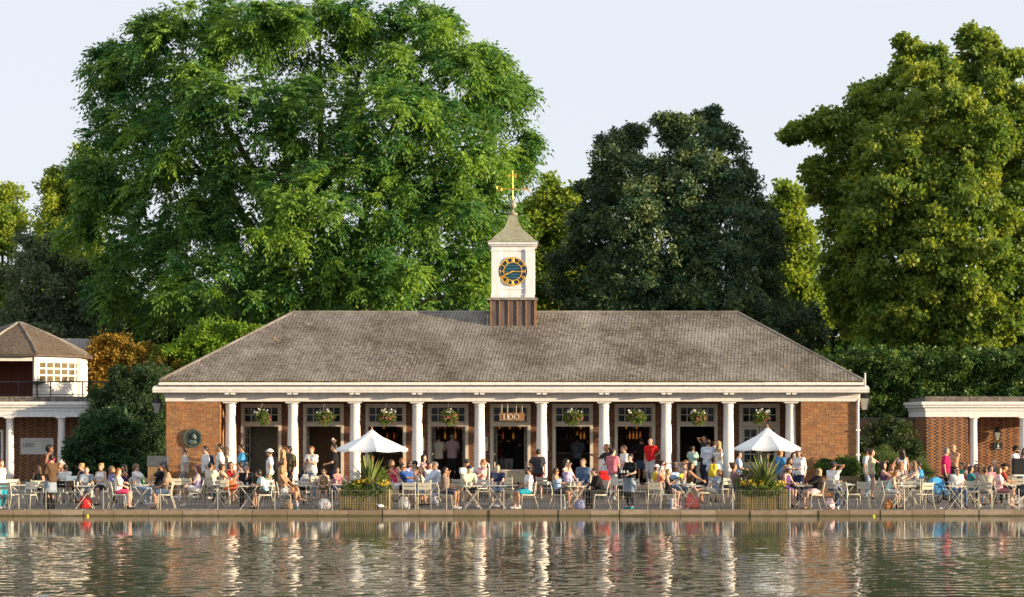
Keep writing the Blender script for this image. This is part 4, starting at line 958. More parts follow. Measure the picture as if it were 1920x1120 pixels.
A_ = [(250, 165, 70, 85), (215, 130, 50, 45), (340, 100, 95, 80, -2), (300, 55, 45, 30, -1), (470, 75, 105, 65, -3), (400, 35, 50, 28, -2), (600, 75, 100, 70, -4), (540, 35, 50, 28, -3), (690, 45, 80, 45, -4), (780, 90, 95, 70, -4), (825, 60, 40, 30, -3), (880, 150, 75, 75, -3), (925, 115, 35, 30, -2), (940, 195, 48, 60, -1), (970, 185, 28, 28),
      (225, 290, 60, 95), (330, 270, 100, 110, -3), (460, 240, 115, 110, -5), (600, 230, 120, 110, -6), (730, 230, 110, 110, -6), (850, 280, 100, 100, -4), (930, 320, 50, 60, -2), (985, 290, 26, 32), (975, 315, 34, 24),
      (205, 420, 60, 100), (320, 410, 105, 110, -4), (470, 400, 115, 110, -6), (610, 400, 120, 110, -7), (740, 390, 115, 105, -6), (850, 420, 95, 95, -4), (925, 420, 45, 60, -1),
      (270, 540, 90, 80), (420, 540, 115, 85, -5), (570, 545, 120, 75, -7), (720, 545, 115, 70, -6), (850, 535, 95, 70, -4), (930, 530, 45, 60, -1), (190, 330, 35, 45)]
A_ = [(*l[:4], (l[4] if len(l) > 4 else 0) + random.uniform(-2.2, 2.2)) for l in A_]
tree('tree_of_heaven', 'huge spreading green tree with drooping compound leaves behind the cafe', A_, 105.5, L_ASH, 'fronds', base_px=600, seed=1, n_bough=10, n_tuft=3, trunk_r=.75, bough=.36, per=11, K=5, lw=.10, ll=.31, L=(.6, 1.1), sats=2, core=40)
B_ = [(1165, 285, 40, 45), (1180, 255, 26, 22), (1290, 265, 60, 50, -2), (1270, 232, 40, 20, -2), (1360, 265, 35, 35), (1330, 225, 22, 15), (1200, 350, 85, 65, -2), (1310, 350, 85, 65, -3), (1385, 350, 40, 50), (1120, 370, 28, 40), (1110, 440, 60, 70), (1230, 440, 110, 85, -4), (1350, 440, 90, 85, -3), (1425, 400, 30, 35), (1085, 520, 60, 70), (1200, 540, 110, 70, -4), (1330, 540, 110, 70, -4), (1430, 460, 36, 60), (1432, 540, 36, 62), (1290, 600, 200, 45, -2), (1490, 610, 60, 45)]
tree('evergreen_oak', 'dark green evergreen tree with dense crown right of the clock turret', B_, 114, L_OAK, base_px=1260, seed=2, n_bough=14, n_tuft=4, trunk_r=.5, bough=.32, per=36, spread=.42, l=(.16, .30), sats=4, core=60, w_=.5)
C_ = [(1725, 115, 40, 45), (1700, 90, 22, 22), (1755, 150, 50, 50, -1), (1840, 110, 42, 55), (1825, 75, 22, 22), (1885, 130, 32, 40), (1650, 195, 55, 50), (1770, 215, 85, 70, -3), (1875, 215, 60, 70, -2), (1580, 250, 60, 55), (1530, 235, 35, 25), (1500, 250, 20, 14), (1690, 290, 95, 80, -3), (1810, 300, 95, 80, -4), (1915, 300, 60, 80, -2), (1582, 340, 58, 60), (1525, 320, 22, 30), (1670, 390, 100, 80, -4), (1800, 400, 110, 85, -5), (1920, 400, 70, 85, -3), (1592, 450, 55, 75), (1680, 490, 100, 80, -5), (1800, 500, 110, 85, -6), (1920, 510, 80, 85, -4), (1612, 560, 65, 70), (1700, 585, 110, 65, -5), (1820, 590, 110, 65, -6), (1930, 600, 80, 65, -4)]
tree('lime_tree', 'tall yellow-green lime tree with two pointed tops at far right', C_, 112, L_LIME, base_px=1790, seed=3, n_bough=13, n_tuft=4, trunk_r=.6, bough=.33, per=38, spread=.45, l=(.17, .32), sats=4, core=60, w_=.72, hang=.6)
tree('sycamore_tree', 'pale yellow-green tree glimpsed between the clock turret and dark evergreen', [(1045, 385, 45, 38), (1075, 365, 22, 18), (1015, 400, 35, 40), (1000, 450, 40, 60), (1050, 450, 50, 60), (1010, 530, 50, 60), (1070, 530, 60, 60)], 124, L_YEL, seed=4, n_bough=9, n_tuft=5, core=60, per=26, spread=.6, l=(.2, .34), w_=.7, trunk_r=.3)
tree('maple_tree', 'light green tree glimpsed between dark evergreen and lime tree', [(1475, 370, 30, 25), (1470, 410, 40, 40), (1450, 460, 40, 50), (1505, 470, 40, 60), (1470, 540, 60, 60), (1515, 570, 50, 60), (1440, 600, 50, 50)], 124, L_YEL, seed=5, n_bough=9, n_tuft=5, core=60, per=26, spread=.6, l=(.2, .34), w_=.7, trunk_r=.3)
tree('poplar_tree', 'sunlit yellow-green tree left of the huge tree, rising above the shrubs', [(160, 300, 28, 20), (150, 330, 45, 35), (115, 370, 40, 35), (95, 355, 18, 18), (165, 390, 50, 50), (110, 420, 50, 45), (150, 470, 60, 60), (90, 480, 40, 50)], 142, L_YEL, seed=6, n_bough=9, n_tuft=5, core=60, per=26, spread=.55, l=(.2, .32), w_=.6, trunk_r=.3)
tree('ash_tree', 'bright sunlit tree at the left edge behind the gazebo', [(15, 365, 30, 22), (5, 400, 45, 40), (25, 430, 28, 40), (-10, 470, 50, 50), (10, 540, 35, 45), (-5, 590, 40, 40), (-50, 420, 50, 70), (-60, 560, 60, 80)], 124, L_YEL, seed=7, n_bough=9, n_tuft=5, core=60, per=26, spread=.5, l=(.18, .3), w_=.6, trunk_r=.3)
tree('yew_tree', 'dull dark olive tree behind the gazebo, lower than its neighbours', [(95, 480, 60, 40), (70, 530, 65, 55), (140, 540, 60, 60), (50, 590, 60, 45), (120, 610, 70, 45), (185, 600, 50, 60), (20, 620, 50, 40), (170, 660, 60, 40)], 110, L_DULL, seed=8, n_bough=9, n_tuft=5, per=30, spread=.5, l=(.18, .3), w_=.45, core=60, trunk_r=.3)
tree('holly_tree', 'dark shaded holly beneath the huge tree left of the roof', [(240, 600, 60, 60), (330, 600, 70, 60), (430, 600, 70, 50), (520, 590, 70, 50), (290, 660, 80, 45), (400, 660, 80, 40), (640, 600, 90, 40), (780, 600, 90, 40), (880, 600, 70, 40)], 113, L_OAK, seed=9, n_bough=9, n_tuft=5, per=28, spread=.5, l=(.18, .3), w_=.55, core=60, trunk_r=.35)
SH = dict(trunk_r=.10, cat='shrub', n_bough=8, n_tuft=5, core=50)
tree('smoke_bush', 'rust and gold leaved bush beside the gazebo railing', [(205, 650, 30, 22), (195, 685, 32, 40), (225, 670, 25, 30), (200, 720, 40, 35)], 95.5, L_RUST, seed=10, per=30, spread=.3, l=(.12, .22), w_=.45, **SH)
tree('smoke_bush', 'bronze leaved bush sloping down to the left end of the roof', [(260, 680, 40, 30), (300, 695, 50, 35), (330, 680, 40, 25), (355, 700, 40, 30), (265, 715, 40, 35)], 95.5, leaf_mat('leaf_bronze', (.11, .11, .02), (.28, .18, .03), trans=.3), seed=11, per=30, spread=.3, l=(.12, .22), w_=.45, **SH)
tree('laurel_bush', 'bright green sunlit bush behind the left slope of the roof', [(350, 655, 40, 22), (400, 638, 45, 25), (445, 622, 35, 16), (480, 618, 20, 12), (420, 665, 70, 30), (340, 680, 60, 30)], 95.5, L_BRIGHT, seed=12, per=30, spread=.32, l=(.14, .24), w_=.4, **SH)
tree('rhododendron', 'rounded dark green bush beside the LIDO notice board', [(170, 830, 50, 50), (215, 820, 50, 55), (195, 870, 75, 40), (150, 868, 38, 34), (240, 860, 45, 45), (200, 790, 35, 30)], 84, L_LAUREL, seed=13, per=34, spread=.22, l=(.11, .19), w_=.45, **SH)
tree('tall_shrub', 'loose dark green shrub hanging over the end of the left pavilion', [(215, 750, 40, 35), (250, 770, 45, 50), (190, 770, 35, 28), (275, 760, 35, 60), (290, 830, 30, 80), (260, 830, 40, 60), (235, 725, 35, 25), (285, 715, 28, 28), (300, 770, 16, 60), (225, 700, 20, 15), (250, 740, 40, 42, 1.3, 1.4), (287, 740, 30, 45, 1.3, 1.4), (255, 820, 45, 60, 1.3, 1.4), (290, 830, 28, 65, 1.3, 1.4), (232, 790, 22, 45, 1.2, 1.0), (275, 880, 40, 30, 1.3, 1.4)], 88.6, leaf_mat('leaf_shade_green', (.025, .06, .022), (.055, .10, .035), trans=.22), seed=14, per=36, spread=.28, l=(.12, .24), w_=.22, hang=.8, **SH)  # rear lobes added to keep the sun off the left pavilion
HG = [(x + random.uniform(-7, 7), y + random.uniform(-5, 5) - 9 * math.sin((x - 1560) / 330), 24, 21, random.uniform(-.35, .35), .9) for x in range(1555, 2050, 26) for y in range(682, 815, 25) if y < 760 or x < 1750]
tree('hedge', 'long clipped dark green hedge rising behind the right pavilion', HG, 94.3, L_HEDGE, seed=15, cat='hedge', n_bough=7, n_tuft=5, trunk=False, bough=.5, per=18, spread=.26, l=(.12, .2), w_=.6, sats=1, core=8)
tree('buddleia', 'grey-green bush in front of the hedge at the right edge', [(1915, 715, 35, 22), (1935, 735, 45, 28), (1890, 735, 22, 18)], 96, L_GREY, seed=16, per=34, spread=.25, l=(.12, .2), w_=.3, **SH)
tree('climbing_rose', 'tall dark rose bush against the garden wall right of the cafe', [(1640, 835, 40, 38), (1680, 830, 40, 35), (1630, 870, 35, 30), (1700, 850, 30, 40), (1660, 800, 25, 20)], 88.5, leaf_mat('leaf_rose', (.022, .05, .018), (.075, .10, .025), trans=.25), seed=17, per=30, spread=.24, l=(.08, .14), w_=.6, **SH)
tree('lavender_bush', 'pale grassy shrub before the dark rose bush right of the cafe', [(1660, 870, 30, 20), (1680, 880, 30, 20), (1645, 885, 30, 16), (1715, 880, 25, 18), (1730, 890, 18, 14)], 85.5, leaf_mat('leaf_pale_grass', (.06, .10, .035), (.12, .17, .06), trans=.3), seed=18, per=40, spread=.2, l=(.2, .36), w_=.07, hang=-.9, **SH)
# distant wood closing the gaps low down
r = np.random.default_rng(77)
wl_ = [px_lobe((px, 600 + r.uniform(-15, 15), 70, 60), 165) for px in range(-100, 2100, 75)] + [px_lobe((px, 700, 80, 70), 165) for px in range(-100, 2100, 90)]
P, N, B = tufts_in(wl_, 5, 4, r, .5, sats=1); V, Q, T = blades(P, N, B, r, per=12, spread=1.4, l=(.8, 1.5), w_=.65)
tag(np_mesh('distant_wood', V, Q, L_HEDGE, tint=T), kind='stuff')
# fan palm among the shrubs
def palm(px, d, zc, L, nl, lab, lm, seed, kind='palm', spread=1.0, wdt=.05):
    r = random.Random(seed); rt = empty(kind, (X(px, d), d, 0), label=lab, cat='palm' if kind == 'palm' else 'plant')
    MB().tube([(0, 0, 0), (0, 0, zc)], [.12, .09], 8).build('stem', BARK, rt, smooth=True)
    for k in range(nl):
        az = 2 * PI * k / nl + r.uniform(-.3, .3); el = r.uniform(-.2, 1.3); ll = L * r.uniform(.75, 1.1)
        mb = MB(); pts = []
        for q in range(6):
            t = q / 5; h = math.cos(el) * ll * t; z = math.sin(el) * ll * t - .45 * ll * t * t * math.cos(el) * spread
            pts.append((h * math.cos(az), h * math.sin(az), zc + z))
        side = Vector((-math.sin(az), math.cos(az), 0)); vs = []
        for q, p in enumerate(pts):
            wv = wdt * math.sin(PI * (.12 + .88 * q / 5)) + .004; vs += [Vector(p) - side * wv, Vector(p) + side * wv, Vector(p) + Vector((0, 0, -.25 * wv))]
        fs = []
        for q in range(5): a = q * 3; fs += [(a, a + 2, a + 5, a + 3), (a + 2, a + 1, a + 4, a + 5)]
        mb.add(vs, fs); mb.build('leaf', lm, rt)
    return rt
PALM = mat('palm_leaf', (.06, .11, .04), rough=.5, var=.3, scale=2)
palm(238, 85.6, Z(800, 85.6), 1.3, 38, 'spiky palm with narrow fronds among the dark shrubs at left', PALM, 3, wdt=.035)
# ------------------------------------------------------------------ promenade furniture
def bare(mb, name, m, smooth=False):
    """mesh data only, to be shared by copies"""
    o = mb.build(name, m, smooth=smooth); me = o.data; bpy.data.objects.remove(o); return me
def kid(name, me, parent, loc=None):
    o = bpy.data.objects.new(name, me); C.objects.link(o); o.parent = parent
    if loc is not None: o.location = loc
    return o
# garden chair: local frame, sitter faces -y
CH = {}
CH['leg'] = [bare(MB().tube([(sx * .20, -.23, 0), (sx * .20, -.20, .40), (sx * .195, -.18, .435), (sx * .19, -.12, .445), (sx * .19, .17, .435)], .0155, 6), 'leg', CREAM, True) for sx in (-1, 1)]
CH['rear'] = [bare(MB().tube([(sx * .205, .33, 0), (sx * .195, .19, .44), (sx * .195, .21, .60), (sx * .195, .27, .86)], .0155, 6), 'leg', CREAM, True) for sx in (-1, 1)]
CH['seat'] = [bare(MB().b6(-.2, .2, -.035, .035, -.007, .007), 'seat_slat', CREAM)]
CH['back'] = [bare(MB().box((0, 0, 0), (.40, .014, .095), rx=R(-14)), 'back_slat', CREAM)]
CHC = mat('brown_chair_paint', (.10, .07, .045), rough=.5); CHB = mat('black_chair_paint', (.02, .02, .022), rough=.5)
def chair(px, d, yaw, label, z=0.0, paint=None):
    rt = empty('chair', (X(px, d), d, z), R(yaw), label, 'chair', 'cream metal garden chairs on the promenade')
    ks = [kid('leg', me, rt) for me in CH['leg'] + CH['rear']]
    for k, y in enumerate((-.165, -.085, -.005, .075, .155)): ks.append(kid('seat_slat', CH['seat'][0], rt, (0, y, .462 - .012 * math.sin(PI * k / 4))))
    for y, zz in ((.235, .665), (.262, .785)): ks.append(kid('back_slat', CH['back'][0], rt, (0, y, zz)))
    if paint:
        for o in ks[-2:]: o.material_slots[0].link = 'OBJECT'; o.material_slots[0].material = paint
    return rt
TB_TOP = bare(MB().b6(-.30, .30, -.29, .29, 0, .022), 'tabletop', CREAM)
TB_RND = bare(MB().lathe([(.33, 0), (.34, .008), (.34, .018), (.33, .024)], n=20), 'tabletop', CREAM)
TB_LEG = [bare(MB().tube([(-.27, sy * .24, 0), (.25, sy * .24, .70)], .012, 5).tube([(-.27, sy * .24, .012), (-.27, 0, .012)], .011, 5), 'leg', CREAM) for sy in (-1, 1)] + [bare(MB().tube([(.27, sy * .215, 0), (-.25, sy * .215, .70)], .012, 5).tube([(.27, sy * .215, .012), (.27, 0, .012)], .011, 5), 'leg', CREAM) for sy in (-1, 1)]
TABLES = []
def table(px, d, yaw, label, z=0.0, rnd=False):
    rt = empty('folding_table', (X(px, d), d, z), R(yaw), label, 'table', 'small folding tables on the promenade')
    kid('tabletop', TB_RND if rnd else TB_TOP, rt, (0, 0, .705))
    for me in TB_LEG: kid('leg', me, rt)
    TABLES.append(rt); return rt
# slatted planters with spiky plants, flowers and a parasol
SLAT = mat('planter_slat', (.27, .21, .08), rough=.85, var=.35, scale=3, stretch=(6, 6, .8), col2=(.11, .09, .045))
YEL = mat('petal_yellow', (.80, .55, .02), rough=.7, var=.1); PUR = mat('petal_purple', (.30, .06, .35), rough=.7); WHP = mat('petal_white', (.82, .80, .75), rough=.7, var=.05); PNK = mat('petal_pink', (.75, .17, .20), rough=.7, var=.2, scale=20)
L_BED = leaf_mat('leaf_bedding', (.05, .10, .025), (.19, .25, .05), trans=.3); L_BLUE = leaf_mat('leaf_blue_grey', (.045, .075, .06), (.12, .16, .09), trans=.25)
SPK = mat('cordyline_leaf', (.24, .28, .08), rough=.45, var=.35, scale=2.5, col2=(.09, .13, .04))
def leafy(name, c, rad, n, m, parent, seed, l=(.06, .12), w_=.4, hang=.2, spread=.05, up=False):
    r = np.random.default_rng(seed); P = np.array(c) + rand_dirs(n, r) * np.array(rad) * r.uniform(.5, 1, (n, 1)); N = unit(P - np.array(c))
    V, Q, T = blades(P, N, r.integers(0, max(2, n // 6), n), r, per=6, spread=spread, l=l, w_=w_, hang=hang); return np_mesh(name, V, Q, m, tint=T, parent=parent)
def flowers(name, c, rad, n, m, parent, seed, s=.03, top=True):
    r = np.random.default_rng(seed); P = np.array(c) + rand_dirs(n, r) * np.array(rad)
    if top: P[:, 2] = np.maximum(P[:, 2], c[2] - rad[2] * .3)
    V, Q, T = blades(P, unit(P - np.array(c) + np.array([0, -.6, .3])), np.zeros(n, int), r, per=5, spread=s, l=(s * 1.2, s * 2.0), w_=.9, hang=0); o = np_mesh(name, V, Q, m, tint=T, parent=parent); o['kind'] = 'stuff'; return o
def planter(px0, px1, py1, d, lab, seed):
    r = random.Random(seed); x0, x1 = X(px0, d), X(px1, d); cx = (x0 + x1) / 2; W_ = x1 - x0; H_ = Z(py1, d); D_ = 1.25; y0 = d
    rt = empty('planter', (cx, y0 + D_ / 2, 0), label='long slatted timber planter box at the water\'s edge, ' + lab, cat='planter'); hx, hy = W_ / 2, D_ / 2
    n = 21
    for k in range(n):
        xx = -hx + W_ * (k + .5) / n; MB().b6(xx - W_ / n * .34, xx + W_ / n * .34, -hy - .02 - r.uniform(0, .008), -hy + .012, .01, H_ + r.uniform(-.015, .015)).build('slat', SLAT, rt)
    for k in range(16):
        yy = -hy + D_ * (k + .5) / 16
        for sx in (-1, 1): MB().b6(sx * hx - .016, sx * hx + .016, yy - D_ / 16 * .34, yy + D_ / 16 * .34, .01, H_ + r.uniform(-.015, .015)).build('slat', SLAT, rt)
    MB().b6(-hx + .02, hx - .02, -hy + .014, hy, .0, H_ - .08).build('box', mat('planter_inner', (.05, .04, .02)), rt)
    MB().b6(-hx + .03, hx - .03, -hy + .02, hy - .02, H_ - .079, H_ - .06).build('soil', mat('soil', (.03, .022, .015), rough=1), rt)
    return rt, cx, y0 + D_ / 2, hx, hy, H_
def cordyline(x, y, z0, lab, seed, n=46, L=1.05):
    r = random.Random(seed); rt = empty('spiky_plant', (x, y, z0), label=lab, cat='plant')
    MB().tube([(0, 0, -.05), (0, 0, .12)], [.06, .05], 8).build('stem', BARK, rt)
    for k in range(n):
        az = r.uniform(0, 2 * PI); el = math.acos(r.uniform(.08, .97)); ll = L * r.uniform(.65, 1.05); wd = r.uniform(.02, .032)
        pts = []
        for q in range(6):
            t = q / 5; h = math.cos(el) * ll * t; pts.append(Vector((h * math.cos(az), h * math.sin(az), .1 + math.sin(el) * ll * t - .20 * ll * t ** 2.6 * math.cos(el) * r.uniform(.6, 1.4))))
        side = Vector((-math.sin(az), math.cos(az), 0)); vs = []
        for q, p in enumerate(pts):
            wv = wd * math.sin(PI * (.2 + .8 * q / 5)) + .003; vs += [p - side * wv, p + Vector((0, 0, -.3 * wv)), p + side * wv]
        MB().add(vs, [(q * 3, q * 3 + 1, q * 3 + 4, q * 3 + 3) for q in range(5)] + [(q * 3 + 1, q * 3 + 2, q * 3 + 5, q * 3 + 4) for q in range(5)]).build('leaf', SPK, rt)
    return rt
CANV = mat('parasol_canvas', (.80, .80, .79), rough=.8, var=.04, scale=2)
def parasol(px, d, py_top, py_rim, px_l, px_r, lab, seed, rot=0.2):
    x = X(px, d); rt = empty('parasol', (x, d, 0), label=lab, cat='parasol'); zt, zr = Z(py_top, d), Z(py_rim, d); rr = (px_r - px_l) / 2 / F * d
    MB().tube([(0, 0, 0), (0, 0, zt)], .024, 8).build('pole', mat('parasol_pole', (.42, .22, .08), rough=.45), rt)
    MB().lathe([(.05, 0), (.045, .05), (.025, .1), (.012, .16)], (0, 0, zt - .02), 8).build('finial', MATS['parasol_pole'], rt)
    n = 8; a0 = rot
    def rim(r_, z, k, sag=0): a = a0 + 2 * PI * k / n; return (r_ * math.cos(a), r_ * math.sin(a), z)
    for k in range(n):                              # each gore is one panel, hollowed between its ribs
        vs = []; M_ = 5; Rr = 7
        for i in range(Rr):
            t = .12 + .88 * i / (Rr - 1)
            for j in range(M_):
                s = j / (M_ - 1); p = Vector(rim(rr * t, 0, k)).lerp(Vector(rim(rr * t, 0, k + 1)), s); hol = math.sin(PI * s) * t
                z = zt - .06 - (zt - .06 - zr) * (t ** 1.08) - .035 * hol; vs.append((p.x * (1 - .03 * hol), p.y * (1 - .03 * hol), z))
        fs = [(i * M_ + j, i * M_ + j + 1, (i + 1) * M_ + j + 1, (i + 1) * M_ + j) for i in range(Rr - 1) for j in range(M_ - 1)]
        b0 = (Rr - 1) * M_; m = len(vs); vs += [(vs[b0 + j][0], vs[b0 + j][1], vs[b0 + j][2] - .06) for j in range(M_)]
        fs += [(b0 + j, b0 + j + 1, m + j + 1, m + j) for j in range(M_ - 1)]
        MB().add(vs, fs).build('canopy_panel', CANV, rt, smooth=True)
        MB().tube([(0, 0, zt - .1)] + [Vector(rim(rr * t, zt - .085 - (zt - .06 - zr) * (t ** 1.08), k)) for t in (.3, .6, .98)], .011, 4).build('rib', MATS['parasol_pole'], rt)
    cv = MB(); vs = []
    for t, dz in ((.0, .03), (.17, -.065), (.33, -.135), (.335, -.165)):
        vs += [rim(rr * max(t, .01), zt + .02 + dz * 1.0 - (zt - zr) * t * .55, k) for k in range(n)]
    cv.add(vs, [(i * n + k, i * n + (k + 1) % n, (i + 1) * n + (k + 1) % n, (i + 1) * n + k) for i in range(3) for k in range(n)]); cv.build('vent_cap', CANV, rt)
    MB().lathe([(.22, 0), (.22, .05), (.05, .09), (.035, .3)], n=14).build('base', mat('parasol_base', (.10, .10, .10)), rt)
    return rt
for (p0, p1, px_s, px_p, seed, nm, xl, xr, pt, pr) in ((637, 731, 693, 697, 5, 'beneath the left parasol', 625, 762, 808, 842), (1388, 1476, 1432, 1439, 6, 'beneath the right parasol', 1373, 1504, 804, 840)):
    rt, cx, cy, hx, hy, H_ = planter(p0, p1, 918, 60.55, nm, seed)
    cordyline(X(px_s, cy), cy - .1, H_ - .06, 'spiky green and bronze cordyline in the planter ' + nm, seed, n=74 if seed == 5 else 84, L=1.28)
    bd = empty('bedding_plants', (cx, cy, H_ - .06), label='leafy bedding with flowers filling the planter ' + nm, cat='plant')
    leafy('foliage', (0, -.1, .10), (hx * 1.02, hy * .95, .22), 420, L_BED, bd, seed, l=(.07, .16), w_=.28)
    leafy('grey_foliage', (-hx * .5 if seed == 6 else hx * .4, -hy * .7, .05), (hx * .55, .3, .2), 140, L_BLUE, bd, seed + 1, l=(.08, .16), w_=.2)
    leafy('trailing_foliage', (0, -hy - .02, -.02), (hx * 1.05, .07, .13), 130, L_BED, bd, seed + 2, l=(.05, .12), w_=.4)
    leafy('tall_foliage', (hx * .55 if seed == 5 else -hx * .6, .2, .38), (.32, .3, .32), 150, L_BED, bd, seed + 3, l=(.05, .10))
    flowers('yellow_flower', (-.05 if seed == 5 else -hx * .42, -hy * .5, .24), (hx * .5, .3, .10), 60, YEL, bd, seed + 4, s=.03)
    flowers('yellow_flower', (hx * .75, -hy * .5, .22), (.18, .3, .10), 26, YEL, bd, seed + 5, s=.03)
    flowers('purple_flower', (hx * .1 if seed == 5 else -hx * .72, .1, .5 if seed == 6 else .3), (.28, .3, .12), 24, PUR, bd, seed + 6, s=.028)
    parasol(px_p, cy + .45, pt, pr, xl, xr, 'white octagonal parasol standing in the ' + ('left' if seed == 5 else 'right') + ' planter', seed)
# hanging baskets in eight bays
for i, px in enumerate(bays):
    if i == 4: continue
    d = 71.25; c = Vector((X(px + 2, d), d, Z(781, d)))
    ord_ = ['first', 'second', 'third', 'fourth', '', 'sixth', 'seventh', 'eighth', 'ninth'][i]
    hb = empty('hanging_basket', tuple(c), label=f'hanging basket of flowers in the {ord_} bay from the left', cat='hanging basket', group='hanging flower baskets in the colonnade')
    leafy('foliage', (0, 0, 0), (.27 + .035 * ((i * 7) % 4), .26, .17 + .03 * ((i * 5) % 4)), 150, L_BED, hb, 100 + i, l=(.05, .11), w_=.5, hang=.5)
    leafy('trailing_foliage', (.09 - .08 * (i % 3), 0, -.17 - .03 * (i % 2)), (.2 + .04 * (i % 2), .2, .12 + .04 * ((i * 3) % 3)), 40, L_BED, hb, 120 + i, l=(.05, .1), w_=.4, hang=.9)
    flowers('white_flower', (.04 * (i % 3) - .04, -.05, .16), (.27, .22, .10), 10 + 3 * (i % 3), WHP, hb, 140 + i, s=.032)
    flowers('pink_flower', (.05, -.1, -.08), (.27, .2, .16), 11 + 5 * (i % 2), PNK, hb, 160 + i, s=.026, top=False)
    MB().lathe([(.06, -.16), (.16, -.08), (.2, 0), (.2, .02)], n=12).build('basket', mat('basket_moss', (.10, .07, .03), var=.3), hb)
    ch = MB()
    for k in range(3): ch.tube([(.19 * math.cos(k * 2.09), .19 * math.sin(k * 2.09), 0), (0, 0, FZ0 - c.z)], .006, 4)
    ch.build('chain', BLACKM, hb)
# low timber planter by the right end wall and plants by the left one
px0, px1, dd = 1566, 1613, 70.0
lp_ = empty('low_planter', (X(1590, dd), dd, 0), label='low brown timber planter against the right end wall', cat='planter'); hw = (px1 - px0) / 2 / F * dd; zt = Z(893, dd)
for k in range(4): MB().b6(-hw, hw, -.03, 0, .02 + k * zt / 4, (k + 1) * zt / 4).build('board', WOOD, lp_)
MB().b6(-hw, hw, .001, .6, 0, zt - .03).build('box', MATS['planter_inner'], lp_)
tree('escallonia', 'low green bush in the timber planter against the right end wall', [(1560, 880, 26, 15), (1582, 872, 26, 16), (1596, 882, 18, 12)], 70.4, L_HEDGE, seed=31, trunk_r=.04, cat='shrub', n_bough=10, n_tuft=6, per=24, spread=.12, l=(.07, .13), w_=.45, core=60)
for k, (px, s) in enumerate(((338, 1.0), (366, .9), (384, .8))):
    p_ = palm(px, 69.9, .15, .62 * s, 26, ('leftmost', 'middle', 'rightmost')[k] + ' of three leafy green clumps below the bronze roundel', mat('hart_tongue', (.10, .17, .03), rough=.5, var=.3, scale=3), 40 + k, kind='leafy_clump', wdt=.03)
# low wire fence along the water
fence = empty('wire_fence', (0, 60.42, 0), label='low thin wire fence with slim posts along the water\'s edge', cat='fence')
FM = mat('galvanised_wire', (.30, .29, .27), rough=.5, metal=.3)
FX = [p for p in np.arange(408 - 107.3 * 5, 2050, 107.3)]
pm = bare(MB().tube([(0, 0, 0), (0, 0, .66)], .014, 6), 'post', FM)
for p in FX: kid('post', pm, fence, (X(p, 60.42), 0, 0))
wr = MB()
for z in (.02, .20, .40, .60):
    wr.tube([(X(FX[0], 60.42), 0, z), (X(FX[-1], 60.42), 0, z)], .0032, 4)
x = X(FX[0], 60.42)
while x < X(FX[-1], 60.42): wr.tube([(x, 0, .02), (x, 0, .60)], .0028, 3, cap=False); x += .085
wr.build('wire', FM, fence)['kind'] = 'stuff'
# pigeons
def pigeon(px, d, z, yaw, lab, tilt=0.3):
    rt = empty('pigeon', (X(px, d), d, z), R(yaw), lab, 'bird')
    G = mat('pigeon_grey', (.20, .20, .22), var=.2, scale=30); Wt = mat('pigeon_white', (.7, .68, .65)); LG = mat('bird_leg', (.45, .12, .08))
    V0 = MB().ball((0, 0, .12), (.055, .11, .055), 12, 8); V0.ball((0, -.10, .175), (.03, .035, .03), 10, 6); V0.tube([(0, -.06, .14), (0, -.10, .18)], [.045, .026], 8); V0.build('body', G, rt, smooth=True)
    MB().prism([(-.03, .11), (.03, .11), (.045, .08), (-.045, .08)], .08, .2).build('tail', G, rt)
    for sx in (-1, 1):
        MB().ball((sx * .045, .02, .13), (.016, .1, .042), 8, 6).build('wing', Wt, rt, smooth=True)
        MB().tube([(sx * .02, 0, .08), (sx * .02, 0, 0), (sx * .02, -.03, .004)], .005, 4).build('leg', LG, rt)
    MB().tube([(0, -.13, .175), (0, -.155, .165)], [.008, .002], 5).build('beak', LG, rt)
pigeon(712, 60.15, .013, -70, 'grey and white pigeon on the kerb before the left planter')
pigeon(932, 60.15, .013, 60, 'grey and white pigeon on the kerb near the man in navy polo')
pigeon(1556, 60.15, .013, -40, 'pigeon on the kerb below the blonde woman in black top')
for px, d, col, lab in ((1638, 59.6, (.75, .6, .03), 'yellow ball floating near the kerb at right'), (164, 59.7, (.8, .5, .03), 'orange ball floating near the kerb at left')):
    b_ = MB().ball((0, 0, 0), .045, 12, 8).build('floating_ball', mat('float_' + lab.split()[0], col), loc=(X(px, d), d, -.15), smooth=True); tag(b_, lab, 'ball')
